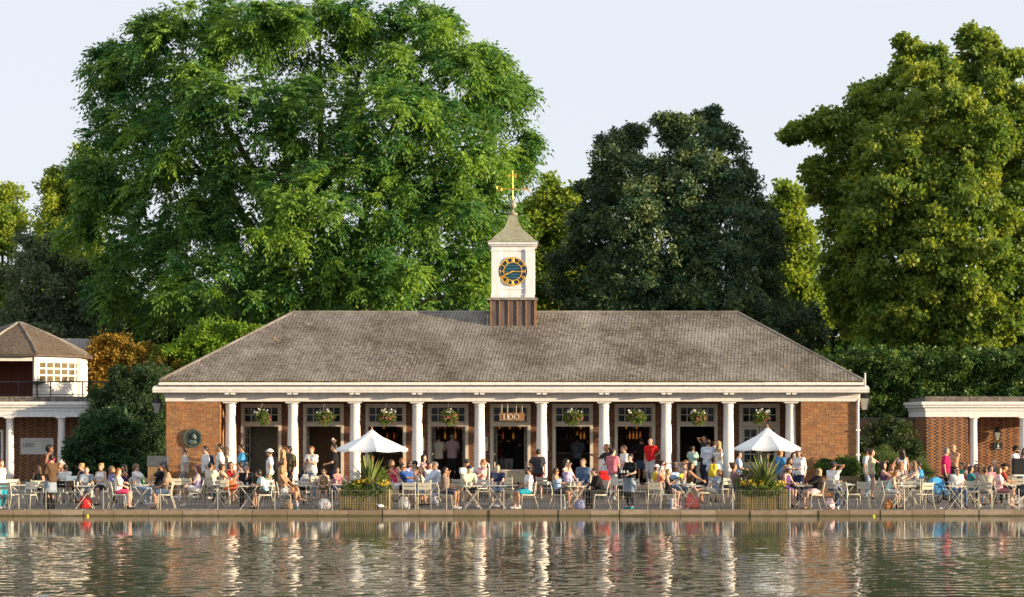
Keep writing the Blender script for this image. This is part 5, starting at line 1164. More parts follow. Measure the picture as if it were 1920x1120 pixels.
# ------------------------------------------------------------------ people: one continuous skin from blended tapering limbs
CELL = .031
class Field:
    def __init__(s, lo, hi, h=CELL):
        s.h = h; s.lo = np.array(lo, float) - 2 * h; n = np.ceil((np.array(hi) + 2 * h - s.lo) / h).astype(int) + 1
        s.ax = [s.lo[i] + h * np.arange(n[i]) for i in range(3)]; s.D = np.full(n, 1.0, np.float32)
    def block(s, lo, hi, m):
        i0 = [max(0, int((lo[i] - m - s.lo[i]) / s.h)) for i in range(3)]; i1 = [min(s.D.shape[i], int((hi[i] + m - s.lo[i]) / s.h) + 2) for i in range(3)]
        return tuple(slice(a, b) for a, b in zip(i0, i1))
    def grid(s, sl): return np.meshgrid(*[s.ax[i][sl[i]] for i in range(3)], indexing='ij')
    def union(s, sl, d, k):
        if k > 0:
            o = s.D[sl]; h = np.clip(.5 + .5 * (o - d) / k, 0, 1); s.D[sl] = o * (1 - h) + d * h - k * h * (1 - h)
        else: s.D[sl] = np.minimum(s.D[sl], d)
    def cone(s, a, b, ra, rb, k=.02):
        a, b = np.array(a, float), np.array(b, float); r = max(ra, rb); sl = s.block(np.minimum(a, b) - r, np.maximum(a, b) + r, k + 2 * s.h)
        if any(q.stop <= q.start for q in sl): return s
        gx, gy, gz = s.grid(sl); v = b - a; L2 = max(v.dot(v), 1e-9)
        t = np.clip(((gx - a[0]) * v[0] + (gy - a[1]) * v[1] + (gz - a[2]) * v[2]) / L2, 0, 1)
        d = np.sqrt((gx - a[0] - t * v[0]) ** 2 + (gy - a[1] - t * v[1]) ** 2 + (gz - a[2] - t * v[2]) ** 2) - (ra + (rb - ra) * t)
        s.union(sl, d, k); return s
    def ell(s, c, r, k=.02, yaw=0.0):
        c = np.array(c, float); r = np.array(r if hasattr(r, '__len__') else (r, r, r), float); R_ = r.max(); sl = s.block(c - R_, c + R_, k + 2 * s.h)
        if any(q.stop <= q.start for q in sl): return s
        gx, gy, gz = s.grid(sl); x, y = gx - c[0], gy - c[1]
        if yaw: x, y = x * math.cos(yaw) + y * math.sin(yaw), -x * math.sin(yaw) + y * math.cos(yaw)
        q = np.sqrt((x / r[0]) ** 2 + (y / r[1]) ** 2 + ((gz - c[2]) / r[2]) ** 2); d = (q - 1) * r.min(); s.union(sl, d, k); return s
    def cut(s, p, n):
        """keep only the side the normal points away from"""
        gx, gy, gz = s.grid(tuple(slice(None) for _ in range(3))); n = np.array(n, float); n = n / np.linalg.norm(n)
        s.D = np.maximum(s.D, ((gx - p[0]) * n[0] + (gy - p[1]) * n[1] + (gz - p[2]) * n[2]).astype(np.float32)); return s
    def mesh(s):
        D = s.D.copy(); D[0] = D[-1] = 1; D[:, 0] = D[:, -1] = 1; D[:, :, 0] = D[:, :, -1] = 1
        ins = D < 0; n = np.array(D.shape) - 1
        c = sum(ins[a:a + n[0], b:b + n[1], e:e + n[2]].astype(np.int8) for a in (0, 1) for b in (0, 1) for e in (0, 1))
        cell = np.argwhere((c > 0) & (c < 8))
        if len(cell) == 0: return np.zeros((0, 3)), np.zeros((0, 4), int)
        idx = -np.ones(n, np.int64); idx[tuple(cell.T)] = np.arange(len(cell))
        acc = np.zeros((len(cell), 3)); cnt = np.zeros(len(cell))
        for ax in range(3):
            o1, o2 = [(1, 2), (0, 2), (0, 1)][ax]
            for u in (0, 1):
                for v in (0, 1):
                    p = cell.copy(); p[:, o1] += u; p[:, o2] += v; q = p.copy(); q[:, ax] += 1
                    da, db = D[tuple(p.T)], D[tuple(q.T)]; m = (da < 0) != (db < 0); t = np.where(m, da / np.where(m, da - db, 1), 0)
                    pt = p.astype(float); pt[:, ax] += t; acc += pt * m[:, None]; cnt += m
        V = acc / cnt[:, None] * s.h + s.lo; Q = []
        for ax in range(3):
            o1, o2 = [(1, 2), (2, 0), (0, 1)][ax]; a = [slice(1, -1)] * 3; a[ax] = slice(0, -1); b = list(a); b[ax] = slice(1, None)
            A, Bm = ins[tuple(a)], ins[tuple(b)]; e = np.argwhere(A != Bm); off = np.ones(3, int); off[ax] = 0; e = e + off
            if len(e) == 0: continue
            fl = ins[tuple(e.T)]
            def cid(d1, d2): w_ = e.copy(); w_[:, o1] += d1; w_[:, o2] += d2; return idx[tuple(w_.T)]
            q = np.stack([cid(-1, -1), cid(0, -1), cid(0, 0), cid(-1, 0)], 1); q[~fl] = q[~fl][:, ::-1]; Q.append(q)
        Q = np.concatenate(Q); return V, Q[(Q >= 0).all(1)]
SK = {'f': (.56, .33, .225), 'p': (.66, .42, .31), 't': (.47, .245, .14), 'b': (.24, .115, .06), 'd': (.10, .05, .03)}
HC = {'blk': (.012, .010, .009), 'dk': (.030, .018, .011), 'br': (.085, .045, .022), 'lb': (.19, .11, .05), 'bl': (.48, .31, .12), 'gi': (.34, .13, .035), 'gr': (.22, .20, .18), 'wh': (.62, .60, .56), 'au': (.17, .055, .02)}
CL = {'white': (.80, .78, .75), 'cream': (.66, .60, .48), 'black': (.014, .014, .016), 'char': (.045, .047, .055), 'grey': (.22, .22, .23), 'lgrey': (.45, .45, .45), 'navy': (.02, .028, .075), 'blue': (.035, .10, .32), 'lblue': (.30, .42, .60), 'sky': (.07, .33, .62), 'denim': (.07, .12, .22), 'ldenim': (.25, .34, .45), 'teal': (.02, .36, .38), 'turq': (.015, .33, .44), 'green': (.03, .25, .16), 'lime': (.50, .58, .16), 'pgreen': (.48, .54, .34), 'olive': (.10, .085, .045), 'brown': (.10, .06, .035), 'tan': (.36, .25, .15), 'beige': (.50, .42, .32), 'red': (.58, .02, .02), 'rust': (.38, .07, .035), 'maroon': (.17, .02, .025), 'crim': (.58, .012, .11), 'pink': (.66, .20, .24), 'hot': (.70, .05, .16), 'lilac': (.46, .38, .58), 'purple': (.13, .05, .22), 'mauve': (.36, .25, .28), 'yellow': (.72, .55, .05), 'orange': (.70, .25, .05), 'dkfl': (.05, .06, .07), 'gbrown': (.22, .17, .14), 'gblue': (.24, .29, .36)}
def cloth(c):
    """'red', or 'white/blue' for a two-colour print, or 'white|blue' for stripes"""
    key = 'cloth_' + c.replace('/', '_and_').replace('|', '_striped_')
    if key in MATS: return MATS[key]
    if '/' in c:
        a, b = c.split('/'); return mat(key, CL[a], rough=.9, col2=CL[b], scale=26, detail=1, spec=.2)
    if '|' in c:
        a, b = c.split('|'); m = mat(key, CL[a], rough=.9, spec=.2); nt = m.node_tree; bs = nt.nodes['Principled BSDF']
        wv = _n(nt, 'ShaderNodeTexWave'); wv.bands_direction = 'Z'; wv.inputs['Scale'].default_value = 9; wv.inputs['Distortion'].default_value = .4
        tc = _n(nt, 'ShaderNodeTexCoord'); nt.links.new(tc.outputs['Object'], wv.inputs['Vector']); cr = _n(nt, 'ShaderNodeValToRGB')
        cr.color_ramp.elements[0].color = (*CL[a], 1); cr.color_ramp.elements[1].color = (*CL[b], 1); cr.color_ramp.elements[0].position = .45; cr.color_ramp.elements[1].position = .55
        nt.links.new(wv.outputs['Fac'], cr.inputs[0]); nt.links.new(cr.outputs[0], bs.inputs['Base Color']); return m
    return mat(key, CL[c], rough=.9, var=.10, scale=11, bump=.25, spec=.2)
def skinm(k): return mat('skin_' + k, SK[k], rough=.5, var=.05, scale=9, spec=.35)
def hairm(k): return mat('hair_' + k, HC[k], rough=.5, var=.25, scale=24, stretch=(1, 1, .25))
EYE_ = mat('eye_dark', (.02, .015, .012), rough=.2); LIP = mat('lip', (.38, .12, .10), rough=.5); SUNG = mat('sunglass_black', (.008, .008, .010), rough=.12)
def ik(S, T, l1, l2, hint):
    S, T = np.array(S, float), np.array(T, float); v = T - S; L = np.linalg.norm(v); mx = (l1 + l2) * .985
    if L > mx: T = S + v / L * mx; v = T - S; L = mx
    a = (l1 * l1 - l2 * l2 + L * L) / (2 * L); h = math.sqrt(max(l1 * l1 - a * a, 0)); u = v / L; hint = np.array(hint, float); hint = hint - u * hint.dot(u); hint /= np.linalg.norm(hint) + 1e-9
    return S + u * a + hint * h, T
def finger_mesh(wrist, dirv, palm_n, side, sc_, curl=.5):
    """palm end to fingertips: four unequal bent fingers and a thumb from the side of the palm"""
    dirv = dirv / np.linalg.norm(dirv); pn = palm_n - dirv * palm_n.dot(dirv); pn /= np.linalg.norm(pn) + 1e-9; sd = np.cross(dirv, pn) * side
    V, Fc = [], []
    def tube(pts, rs):
        k0 = len(V); nn = 5
        for i, p in enumerate(pts):
            t = pts[min(i + 1, len(pts) - 1)] - pts[max(i - 1, 0)]; t /= np.linalg.norm(t) + 1e-9; a = np.cross(t, pn + sd * .3); a /= np.linalg.norm(a) + 1e-9; b = np.cross(a, t)
            for q in range(nn): th = 2 * PI * q / nn; V.append(p + (a * math.cos(th) + b * math.sin(th)) * rs[i])
        for i in range(len(pts) - 1):
            for q in range(nn): q2 = (q + 1) % nn; Fc.append((k0 + i * nn + q, k0 + i * nn + q2, k0 + (i + 1) * nn + q2, k0 + (i + 1) * nn + q))
        e = k0 + (len(pts) - 1) * nn; Fc.append((e, e + 1, e + 2, e + 4)); Fc.append((e + 2, e + 3, e + 4, e + 4)) if False else Fc.append((e + 2, e + 3, e + 4, e + 2)) if False else None
    for off, ln in ((-.030, .068), (-.010, .078), (.010, .074), (.028, .058)):
        b0 = wrist + dirv * .075 * sc_ + sd * off * sc_; p1 = b0 + (dirv * math.cos(curl * .5) + pn * math.sin(curl * .5)) * ln * .5 * sc_; p2 = p1 + (dirv * math.cos(curl * 1.4) + pn * math.sin(curl * 1.4)) * ln * .5 * sc_
        tube([b0 - dirv * .02, b0, p1, p2], [.009 * sc_, .0095 * sc_, .0088 * sc_, .006 * sc_])
    b0 = wrist + dirv * .03 * sc_ - sd * .032 * sc_; p1 = b0 + (dirv * .55 - sd * .7 + pn * .35) * .036 * sc_; p2 = p1 + (dirv * .85 - sd * .2 + pn * .4) * .03 * sc_
    tube([b0 + sd * .02, b0, p1, p2], [.012 * sc_, .012 * sc_, .0105 * sc_, .007 * sc_])
    return np.array(V), [f for f in Fc if f]
PEOPLE = []
def person(px, py, d, pose, face, look, skin, hair, top, bottom, shoe, arms, key, z0=0.0, legs='d', hs='short', sex='m', extra='', lean=None, turn=0.0, scale=None):
    """px, py: column and row of the top of the head in the photograph; d: distance; face: 0 towards the lake, 90 right, -90 left, 180 away"""
    r = random.Random(key); fem = sex == 'f'
    top_z = EYE - z0 - (py - HOR) * d / F
    nominal = 1.76 if pose in ('st', 'wk') else 1.30
    if pose == 'si':
        s = np.clip(1 + (top_z - 1.30) / .85 * .8, .80, 1.10)
    else: s = np.clip(top_z / nominal, .62, 1.12)
    if scale: s = scale
    w = (.90 if fem else 1.0)                       # shoulder width and limb girth
    g = (.90 if fem else 1.0) * s
    J = {}
    if pose == 'si':
        hz = .57; th = lean if lean is not None else r.uniform(-2, 12)
        th = R(th); u = np.array([0, math.sin(th), math.cos(th)]); hip = np.array([0, .06, hz]); fw = np.array([0, -math.cos(th), math.sin(th)])
    else:
        hz = .93 * s; th = R(lean if lean is not None else 1.5); u = np.array([0, math.sin(th), math.cos(th)]); hip = np.array([0, 0, hz]); fw = np.array([0, -math.cos(th), math.sin(th)])
    waist, chest, neck = hip + u * .17 * s, hip + u * .36 * s, hip + u * .565 * s
    headc = neck + u * .135 * s + np.array([0, -.035 * s, 0]); hr = .098 * s
    sw = .178 * s * w; shl = [hip + u * .50 * s + np.array([sx * sw, .0, 0]) for sx in (-1, 1)]
    hx = .088 * s
    hips = [hip + np.array([sx * hx, 0, -.01]) for sx in (-1, 1)]
    l1, l2 = .435 * s, .42 * s
    knees, ankles, toes = [], [], []
    for i, sx in enumerate((-1, 1)):
        if pose == 'si':
            if legs == 'x' and i == 1: kn = hips[i] + np.array([-.05, -.41 * s, .09]); an = kn + np.array([-.16, -.16, -.33]) * s
            elif legs == 'o': kn = hips[i] + np.array([sx * .02, -.42 * s, -.02]); an = np.array([kn[0] + sx * .02, kn[1] - .24 * s, .09])
            elif legs == 'u': kn = hips[i] + np.array([sx * .03, -.41 * s, -.03]); an = np.array([kn[0] - sx * .03, kn[1] + .14 * s, .10])
            elif legs == 'f': kn = hips[i] + np.array([sx * .01, -.42 * s, .07]); an = kn + np.array([0, -.40, -.02]) * s
            else: kn = hips[i] + np.array([sx * (.03 if fem else .08), -.42 * s, -.04]); an = np.array([kn[0] + sx * .01, kn[1] - .03 + .1 * r.random(), .09])
            tv = np.array([0, -1, 0]) * (.15 if legs not in ('f',) else .05) * s + np.array([0, 0, -.055 if legs != 'f' else .12])
        elif pose == 'wk':
            st = .24 * s * (1 if i == 0 else -1); an = np.array([sx * .085 * s, -st, .085 + (.05 if i else 0)]); kn, an = ik(hips[i], an, l1, l2, (0, -1, 0)); tv = np.array([0, -.15 * s, -.05])
        else:
            an = np.array([sx * (.10 if not fem else .085) * s, .02 + .03 * (r.random() - .5), .085]); kn, an = ik(hips[i], an, l1, l2, (0, -1, 0)); tv = np.array([sx * .03, -.15 * s, -.05])
        knees.append(kn); ankles.append(an); toes.append(an + tv)
    # arms
    a1, a2 = .285 * s, .255 * s
    def P(x, f, up): return hip + np.array([x, 0, 0]) + (fw if pose == 'si' else np.array([0, -1, 0])) * f + (u if pose == 'si' else np.array([0, 0, 1])) * up
    tgt = {'lap': lambda sx: np.array([sx * .07, -.27 * s + hip[1], hz + .12]), 'table': lambda sx: np.array([sx * .13, -.40 * s, .76]), 'down': lambda sx: shl[0 if sx < 0 else 1] + np.array([sx * .05, -.03, -.53 * s]),
           'hips': lambda sx: np.array([sx * .15 * s, .05, hz + .13 * s]), 'phone': lambda sx: np.array([sx * .05, -.30 * s, hz + .32 * s]) if pose != 'si' else P(sx * .05, .26 * s, .36 * s), 'hold': lambda sx: np.array([sx * .12, -.27 * s, hz + .17 * s]) if pose != 'si' else P(sx * .1, .27 * s, .20 * s),
           'cross': lambda sx: P(-sx * .11, .15 * s, .25 * s), 'chin': lambda sx: headc + np.array([.02, -.10 * s, -.12 * s]), 'up': lambda sx: headc + np.array([sx * .05, .02, .20 * s]), 'fwd': lambda sx: shl[0 if sx < 0 else 1] + np.array([-sx * .05, -.48 * s, -.12 * s]),
           'head': lambda sx: headc + np.array([sx * .11 * s, .04, .03]), 'knee': lambda sx: knees[0 if sx < 0 else 1] + np.array([0, .08, .08]), 'low': lambda sx: ankles[0 if sx < 0 else 1] + np.array([0, -.05, .25]), 'back': lambda sx: np.array([sx * .03, .14, hz + .05]), 'out': lambda sx: shl[0 if sx < 0 else 1] + np.array([sx * .30, -.30 * s, -.05 * s])}
    am = arms.split('+') if '+' in arms else [arms, arms]
    elb, wri = [], []
    for i, sx in enumerate((-1, 1)):
        t = tgt[am[i]](sx); e, t = ik(shl[i], t, a1, a2, (sx * .55, .55, -.7) if am[i] not in ('up', 'head') else (sx * .8, -.4, .1)); elb.append(e); wri.append(t)
    hy = R(turn); hf = np.array([math.sin(hy), -math.cos(hy), 0]); hsd = np.array([math.cos(hy), math.sin(hy), 0])
    allp = np.array([hip, waist, chest, neck, headc + np.array([0, 0, .14 * s]), *shl, *hips, *knees, *ankles, *toes, *elb, *wri]); lo, hi = allp.min(0) - .16, allp.max(0) + .16; lo[2] = -.03
    cell = CELL if d < 67.5 else .036
    def F2(l_=None, h_=None, h=None): return Field(lo if l_ is None else l_, hi if h_ is None else h_, h or cell)
    def torso(f, e=0.0, k=.05):
        for sx in (-1, 1):
            f.cone(hip + np.array([sx * .062 * s, .01, .0]), waist + np.array([sx * .045 * s * w, 0, 0]), (.112 if fem else .105) * s + e, .093 * g + e, k)
            f.cone(waist + np.array([sx * .045 * s * w, 0, 0]), chest + np.array([sx * .075 * s * w, 0, 0]), .095 * g + e, .108 * g + e, k)
            f.cone(chest + np.array([sx * .07 * s * w, 0, .01]), hip + u * .475 * s + np.array([sx * .135 * s * w, .005, 0]), .103 * g + e, .058 * g + e, k)
            f.cone(hip + u * .50 * s + np.array([sx * .14 * s * w, 0, 0]), neck + np.array([0, .01, -.01]), .048 * g + e, .052 * g + e, k)
            if fem: f.ell(chest + np.array([sx * .075 * s, 0, .0]) + fw * .085 * s, .058 * s + e, .03)
    f = F2(); torso(f)
    f.cone(neck - u * .03, headc - np.array([0, -.02, .06 * s]), .055 * g, .05 * g, .03)
    f.ell(headc + np.array([0, .012, .02 * s]), (.077 * s, .098 * s, .103 * s), .02, hy); f.cone(headc + hf * .035 * s - np.array([0, 0, .05 * s]), headc + hf * .055 * s - np.array([0, 0, .082 * s]), .058 * s, .036 * s, .03)
    f.cone(headc + hf * .088 * s, headc + hf * .108 * s - np.array([0, 0, .032 * s]), .010 * s, .017 * s, .012)
    for sx in (-1, 1): f.ell(headc + hsd * sx * .08 * s - np.array([0, 0, .01]), (.016, .026, .034), .01)
    for i in (0, 1):
        f.cone(shl[i], elb[i], .050 * g, .038 * g, .03); f.cone(elb[i], wri[i], .039 * g, .027 * g, .015)
        hd = wri[i] - elb[i]; hd = hd / np.linalg.norm(hd); f.cone(wri[i], wri[i] + hd * .06 * s, .028 * g, .034 * g, .015)
        f.cone(hips[i], knees[i], .088 * g + (.008 if fem else 0), .056 * g, .03); f.cone(knees[i], ankles[i], .056 * g, .037 * g, .02)
        cm_ = knees[i] * .68 + ankles[i] * .32; bk = np.array([0, .022, 0]) if pose != 'si' else np.array([0, .015, -.005]); f.ell(cm_ + bk, (.050 * g, .052 * g, .10 * g), .03)
        f.cone(ankles[i], toes[i], .036 * s, .028 * s, .02); f.ell(ankles[i] + np.array([0, .03, -.045]), (.032, .04, .035), .02)
    V, Q = f.mesh(); Q = [tuple(q) for q in Q]; MI = [0] * len(Q); V = list(V)
    def addm(vs, fs, mi):
        k = len(V); V.extend(vs); Q.extend(tuple(i + k for i in t) for t in fs); MI.extend([mi] * len(fs))
    for i, sx in enumerate((-1, 1)):
        hd = wri[i] - elb[i]; hd = hd / np.linalg.norm(hd); pn = np.array([-sx * .8, -.3, -.5])
        v_, f_ = finger_mesh(wri[i], hd, pn, sx, s, .25 if am[i] == 'down' else .8); addm(v_, f_, 0)
    for sx in (-1, 1):                               # eyes
        c = headc + hf * .094 * s + hsd * sx * .033 * s + np.array([0, 0, .012 * s]); m_ = MB().ball(c, .011 * s, 6, 4); addm([np.array(v) for v in m_.v], m_.f, 1)
    c = headc + hf * .092 * s - np.array([0, 0, .062 * s]); m_ = MB().ball(c, (.022 * s, .009 * s, .007 * s), 6, 4); addm([np.array(v) for v in m_.v], m_.f, 2)
    me = bpy.data.meshes.new('person'); me.from_pydata([tuple(v) for v in V], [], Q)
    for m_ in (skinm(skin), EYE_, LIP): me.materials.append(m_)
    me.polygons.foreach_set('material_index', MI); me.polygons.foreach_set('use_smooth', [True] * len(Q))
    lab = ('woman ' if fem else 'man ') if not extra.count('child') else 'child '
    P0 = link(me, 'person', loc=(X(px, d) , d, z0))
    # head column in the picture decides where the body stands
    yaw = R(face); off = headc[:2]; ox = off[0] * math.cos(yaw) - off[1] * math.sin(yaw); P0.location.x = X(px, d) - ox; P0.rotation_euler = (0, 0, yaw)
    tag(P0, lab + key, 'person')
    def part(fld, nm, m_):
        v_, q_ = fld.mesh()
        if len(q_):
            ph = r.uniform(0, 6); fold = .004 * np.sin(v_[:, 2] * 41 + 9 * v_[:, 0] + ph) + .004 * np.sin(v_[:, 2] * 23 - 37 * v_[:, 0] + 19 * v_[:, 1] + ph)
            if nm not in ('shoe', 'hat', 'cap', 'beanie', 'beard'): v_ = v_ + fold[:, None] * np.array([.7, 1, .3])   # creases in the cloth
            o = np_mesh(nm, v_, q_, m_, smooth=True, parent=P0); return o
    
    # trousers, shorts or skirt first, then the top
    bc, bs = bottom.split(':') if ':' in bottom else (bottom, 'trousers')
    if bs != 'none':
        f = F2(); e = .009
        for sx in (-1, 1): f.cone(hip + np.array([sx * .062 * s, .01, .0]), waist + np.array([sx * .045 * s * w, 0, 0]) - u * .075 * s, (.112 if fem else .105) * s + e, .094 * g + e, .04)
        frac = {'trousers': 1.0, 'shorts': .80, 'mini': .35, 'leggings': 1.0}.get(bs, None)
        if frac is not None:
            for i in (0, 1):
                if bs == 'leggings': f.cone(hips[i], knees[i], .088 * g + .016, .056 * g + .014, .03); f.cone(knees[i], ankles[i], .056 * g + .014, .037 * g + .014, .02)
                elif frac == 1.0: f.cone(hips[i], knees[i], .088 * g + .018, .060 * g + .016, .03); f.cone(knees[i], ankles[i] + (knees[i] - ankles[i]) * .02, .060 * g + .016, .045 * g + .016, .02)
                else: f.cone(hips[i], hips[i] + (knees[i] - hips[i]) * frac, .088 * g + .018, .066 * g + (.026 if bs == 'shorts' else .02), .03)
        else:                                        # skirt
            ln = {'skirt': .62, 'long': 1.35}[bs]
            if pose == 'si':
                for t in np.linspace(0, min(ln, 1.0), 5):
                    a, b_ = hips[0] + (knees[0] - hips[0]) * t, hips[1] + (knees[1] - hips[1]) * t; rr_ = (.100 - .028 * t) * g + .015; f.cone(a, b_, rr_, rr_, .05)
                if ln > 1:
                    for t in np.linspace(0, .7, 4): a, b_ = knees[0] + (ankles[0] - knees[0]) * t, knees[1] + (ankles[1] - knees[1]) * t; f.cone(a, b_, .075 * g, .075 * g, .05)
            else:
                zb = hip[2] - .43 * s * ln
                for sx in (-1, 1): f.cone(hip + np.array([sx * .06 * s, 0, 0]), np.array([sx * .10 * s, 0, zb]), .125 * s, .125 * s + .03 * ln, .05)
                f.cut((0, 0, zb), (0, 0, -1))
        part(f, {'skirt': 'skirt', 'long': 'skirt', 'shorts': 'shorts', 'mini': 'shorts', 'leggings': 'leggings'}.get(bs, 'trousers'), cloth(bc))
    tc_, ts = top.split(':') if ':' in top else (top, 'tee')
    if ts != 'none':
        f = F2(); e = .027 if ts not in ('bikini', 'strap', 'tank') else .018; torso(f, e)
        if ts in ('tee', 'polo', 'shirt', 'hood', 'loose'):
            for i in (0, 1):
                if ts in ('shirt', 'hood'): f.cone(shl[i], elb[i], .052 * g + .016, .042 * g + .015, .03); f.cone(elb[i], wri[i] + (elb[i] - wri[i]) * .06, .042 * g + .015, .030 * g + .014, .02)
                else: f.cone(shl[i], shl[i] + (elb[i] - shl[i]) * (.62 if ts != 'loose' else .95), .052 * g + .022, .050 * g + (.026 if ts != 'loose' else .04), .03)
        zcut = neck - u * (.005 if ts in ('tee', 'polo', 'shirt', 'hood', 'loose') else .035) * s; f.cut(zcut, u)
        if ts == 'tank':
            for sx in (-1, 1): f.cut(shl[0 if sx < 0 else 1] - np.array([sx * .030, 0, 0]), (sx, 0, .25))
        if ts in ('strap', 'bikini'): f.cut(chest + u * .055 * s, u)
        if ts == 'bikini': f.cut(chest - u * .06 * s, -u)
        elif ts == 'crop': f.cut(waist, -u)
        else: f.cut(hip - u * (.075 if pose == 'st' or pose == 'wk' else .02) * s, -u)
        part(f, {'tank': 'vest_top', 'strap': 'strapless_top', 'bikini': 'bikini_top', 'shirt': 'shirt', 'polo': 'polo_shirt', 'hood': 'sweater'}.get(ts, 't_shirt'), cloth(tc_))
    if shoe:
        for i in (0, 1):
            f = Field(np.minimum(ankles[i], toes[i]) - .1, np.maximum(ankles[i], toes[i]) + .1, .026)
            f.cone(ankles[i] + np.array([0, .02, -.045]), toes[i], .045 * s, .036 * s, .02).cone(ankles[i] + np.array([0, .03, -.03]), ankles[i] + np.array([0, .01, .02]), .043 * s, .044 * s, .02)
            part(f, 'shoe', cloth(shoe))
    hl = headc + np.array([0, .012, .02 * s]); h0 = F2(headc - .30 * s * np.array([.9, .9, 1.9]) - .02, headc + .26 * s, .025)
    hm = hairm(hair) if hair else None
    def cap_hair(f, e=.014): f.ell(hl - hf * .006, (.077 * s + e, .098 * s + e, .103 * s + e), 0, hy)
    if hs not in ('bald', 'hat', 'cap', 'beanie'):
        cap_hair(h0, .018 if fem or hs == 'curly' else .012)
        if hs == 'curly': h0.ell(hl + np.array([0, .02, .01]), (.125 * s, .125 * s, .125 * s), .02)
        if hs in ('short', 'curly') and not fem: h0.cut(headc + hf * .030 * s + np.array([0, 0, .045 * s]), hf + np.array([0, 0, -.75])); h0.cut(headc + hf * .088 * s, hf + np.array([0, 0, -.15])); h0.cut(headc - hf * .03 * s - np.array([0, 0, .055 * s]), hf * .5 + np.array([0, 0, -1.0]))
        else: h0.cut(headc + hf * .040 * s + np.array([0, 0, .030 * s]), hf + np.array([0, 0, -.55]))
        if hs == 'short' and fem: h0.cut(headc - np.array([0, 0, .08 * s]), (0, 0, -1))
        if hs in ('long', 'half'):
            dn = -u * (.30 if hs == 'long' else .16) * s
            for sx in (-1, 0, 1): h0.cone(hl - hf * .03 + hsd * sx * .055 * s - np.array([0, 0, .03 * s]), hl - hf * .085 * s + hsd * sx * .070 * s + dn, .055 * s, .042 * s, .025)
            if fem and hs == 'long':
                for sx in (-1, 1): h0.cone(hl + hsd * sx * .072 * s, hl + hsd * sx * .092 * s + dn * .85 + hf * .03, .034 * s, .03 * s, .02)
        if hs == 'bun': h0.ell(hl - hf * .10 * s + np.array([0, 0, .075 * s]), .048 * s, .01)
        if hs == 'pony': h0.cone(hl - hf * .11 * s + np.array([0, 0, .03 * s]), hl - hf * .15 * s - np.array([0, 0, .17 * s]), .035 * s, .022 * s, .01)
        v_, q_ = h0.mesh(); rr_ = np.random.default_rng(len(hair) * 10 + len(hs))
        if len(q_): np_mesh('hair', v_ + rr_.normal(0, .0035 if hs != 'curly' else .009, v_.shape), q_, hm, smooth=True, parent=P0)
    elif hs == 'bald':
        if hair: h0.ell(hl - hf * .012 - np.array([0, 0, .03]), (.083 * s, .096 * s, .06 * s), 0, hy); h0.cut(headc, hf); part(h0, 'hair', hm)
    else:
        if hair: cap_hair(h0, .008); h0.cut(headc + hf * .02 * s - np.array([0, 0, .0]), hf + np.array([0, 0, -.2])); h0.cut(headc - np.array([0, 0, .07 * s]), (0, 0, -1)); part(h0, 'hair', hm)
        hcol = extra.split('hat=')[1].split(',')[0] if 'hat=' in extra else 'white'
        f = F2(headc - .3, headc + .3, .018)
        cap_hair(f, .024); f.cut(headc + np.array([0, 0, .035 * s]), (0, 0, -1))
        if hs == 'hat': f.cone(hl + np.array([0, 0, .035 * s]) - hsd * .03, hl + np.array([0, 0, .035 * s]) + hsd * .03, .01, .01, 0); f.ell(hl + np.array([0, 0, .03 * s]), (.16 * s, .17 * s, .020), 0); f.cut(hl + np.array([0, 0, .125 * s]), (0, 0, 1))
        if hs == 'cap': f.ell(headc + hf * .125 * s + np.array([0, 0, .045 * s]), (.07 * s, .085 * s, .018), .01, hy)
        part(f, {'hat': 'hat', 'cap': 'cap', 'beanie': 'beanie'}[hs], cloth(hcol))
    if 'sg' in extra.split(','):
        m_ = MB()
        for sx in (-1, 1):
            c = headc + hf * .100 * s + hsd * sx * .036 * s + np.array([0, 0, .012 * s]); m_.ball(tuple(c), (.030 * s, .030 * s, .022 * s), 8, 5)
            m_.tube([tuple(headc + hf * .095 * s + hsd * sx * .06 * s + np.array([0, 0, .016 * s])), tuple(headc + hf * .0 + hsd * sx * .088 * s + np.array([0, 0, .016 * s]))], .006, 4)
        m_.build('sunglasses', SUNG, P0)
    if 'beard' in extra.split(','):
        f = Field(headc - .2, headc + .15, .018); f.ell(headc + hf * .045 * s - np.array([0, 0, .075 * s]), (.066 * s, .066 * s, .05 * s), 0, hy); part(f, 'beard', hm)
    if 'apron=' in extra:
        ac = extra.split('apron=')[1].split(',')[0]; f = F2()
        zb = hip[2] - .40 * s
        for sx in (-1, 1): f.cone(hip + np.array([sx * .065 * s, -.01, .06 * s]), np.array([sx * .085 * s, -.02, zb]), .122 * s, .145 * s, .05)
        f.cut((0, 0, zb), (0, 0, -1)); f.cut((0, 0, hip[2] + .07 * s), (0, 0, 1)); part(f, 'apron', cloth(ac))
    def world(v): v = np.array(v); c_, s_ = math.cos(yaw), math.sin(yaw); return Vector((P0.location.x + v[0] * c_ - v[1] * s_, P0.location.y + v[0] * s_ + v[1] * c_, z0 + v[2]))
    def thing_local(m_, nm, mt, label, cat, smooth=False):
        m_.v = [tuple(world(v)) for v in m_.v]; o = Vector(np.mean(np.array(m_.v), 0)); m_.v = [tuple(Vector(v) - o) for v in m_.v]; ob = m_.build(nm, mt, loc=tuple(o), smooth=smooth); tag(ob, label, cat); return ob
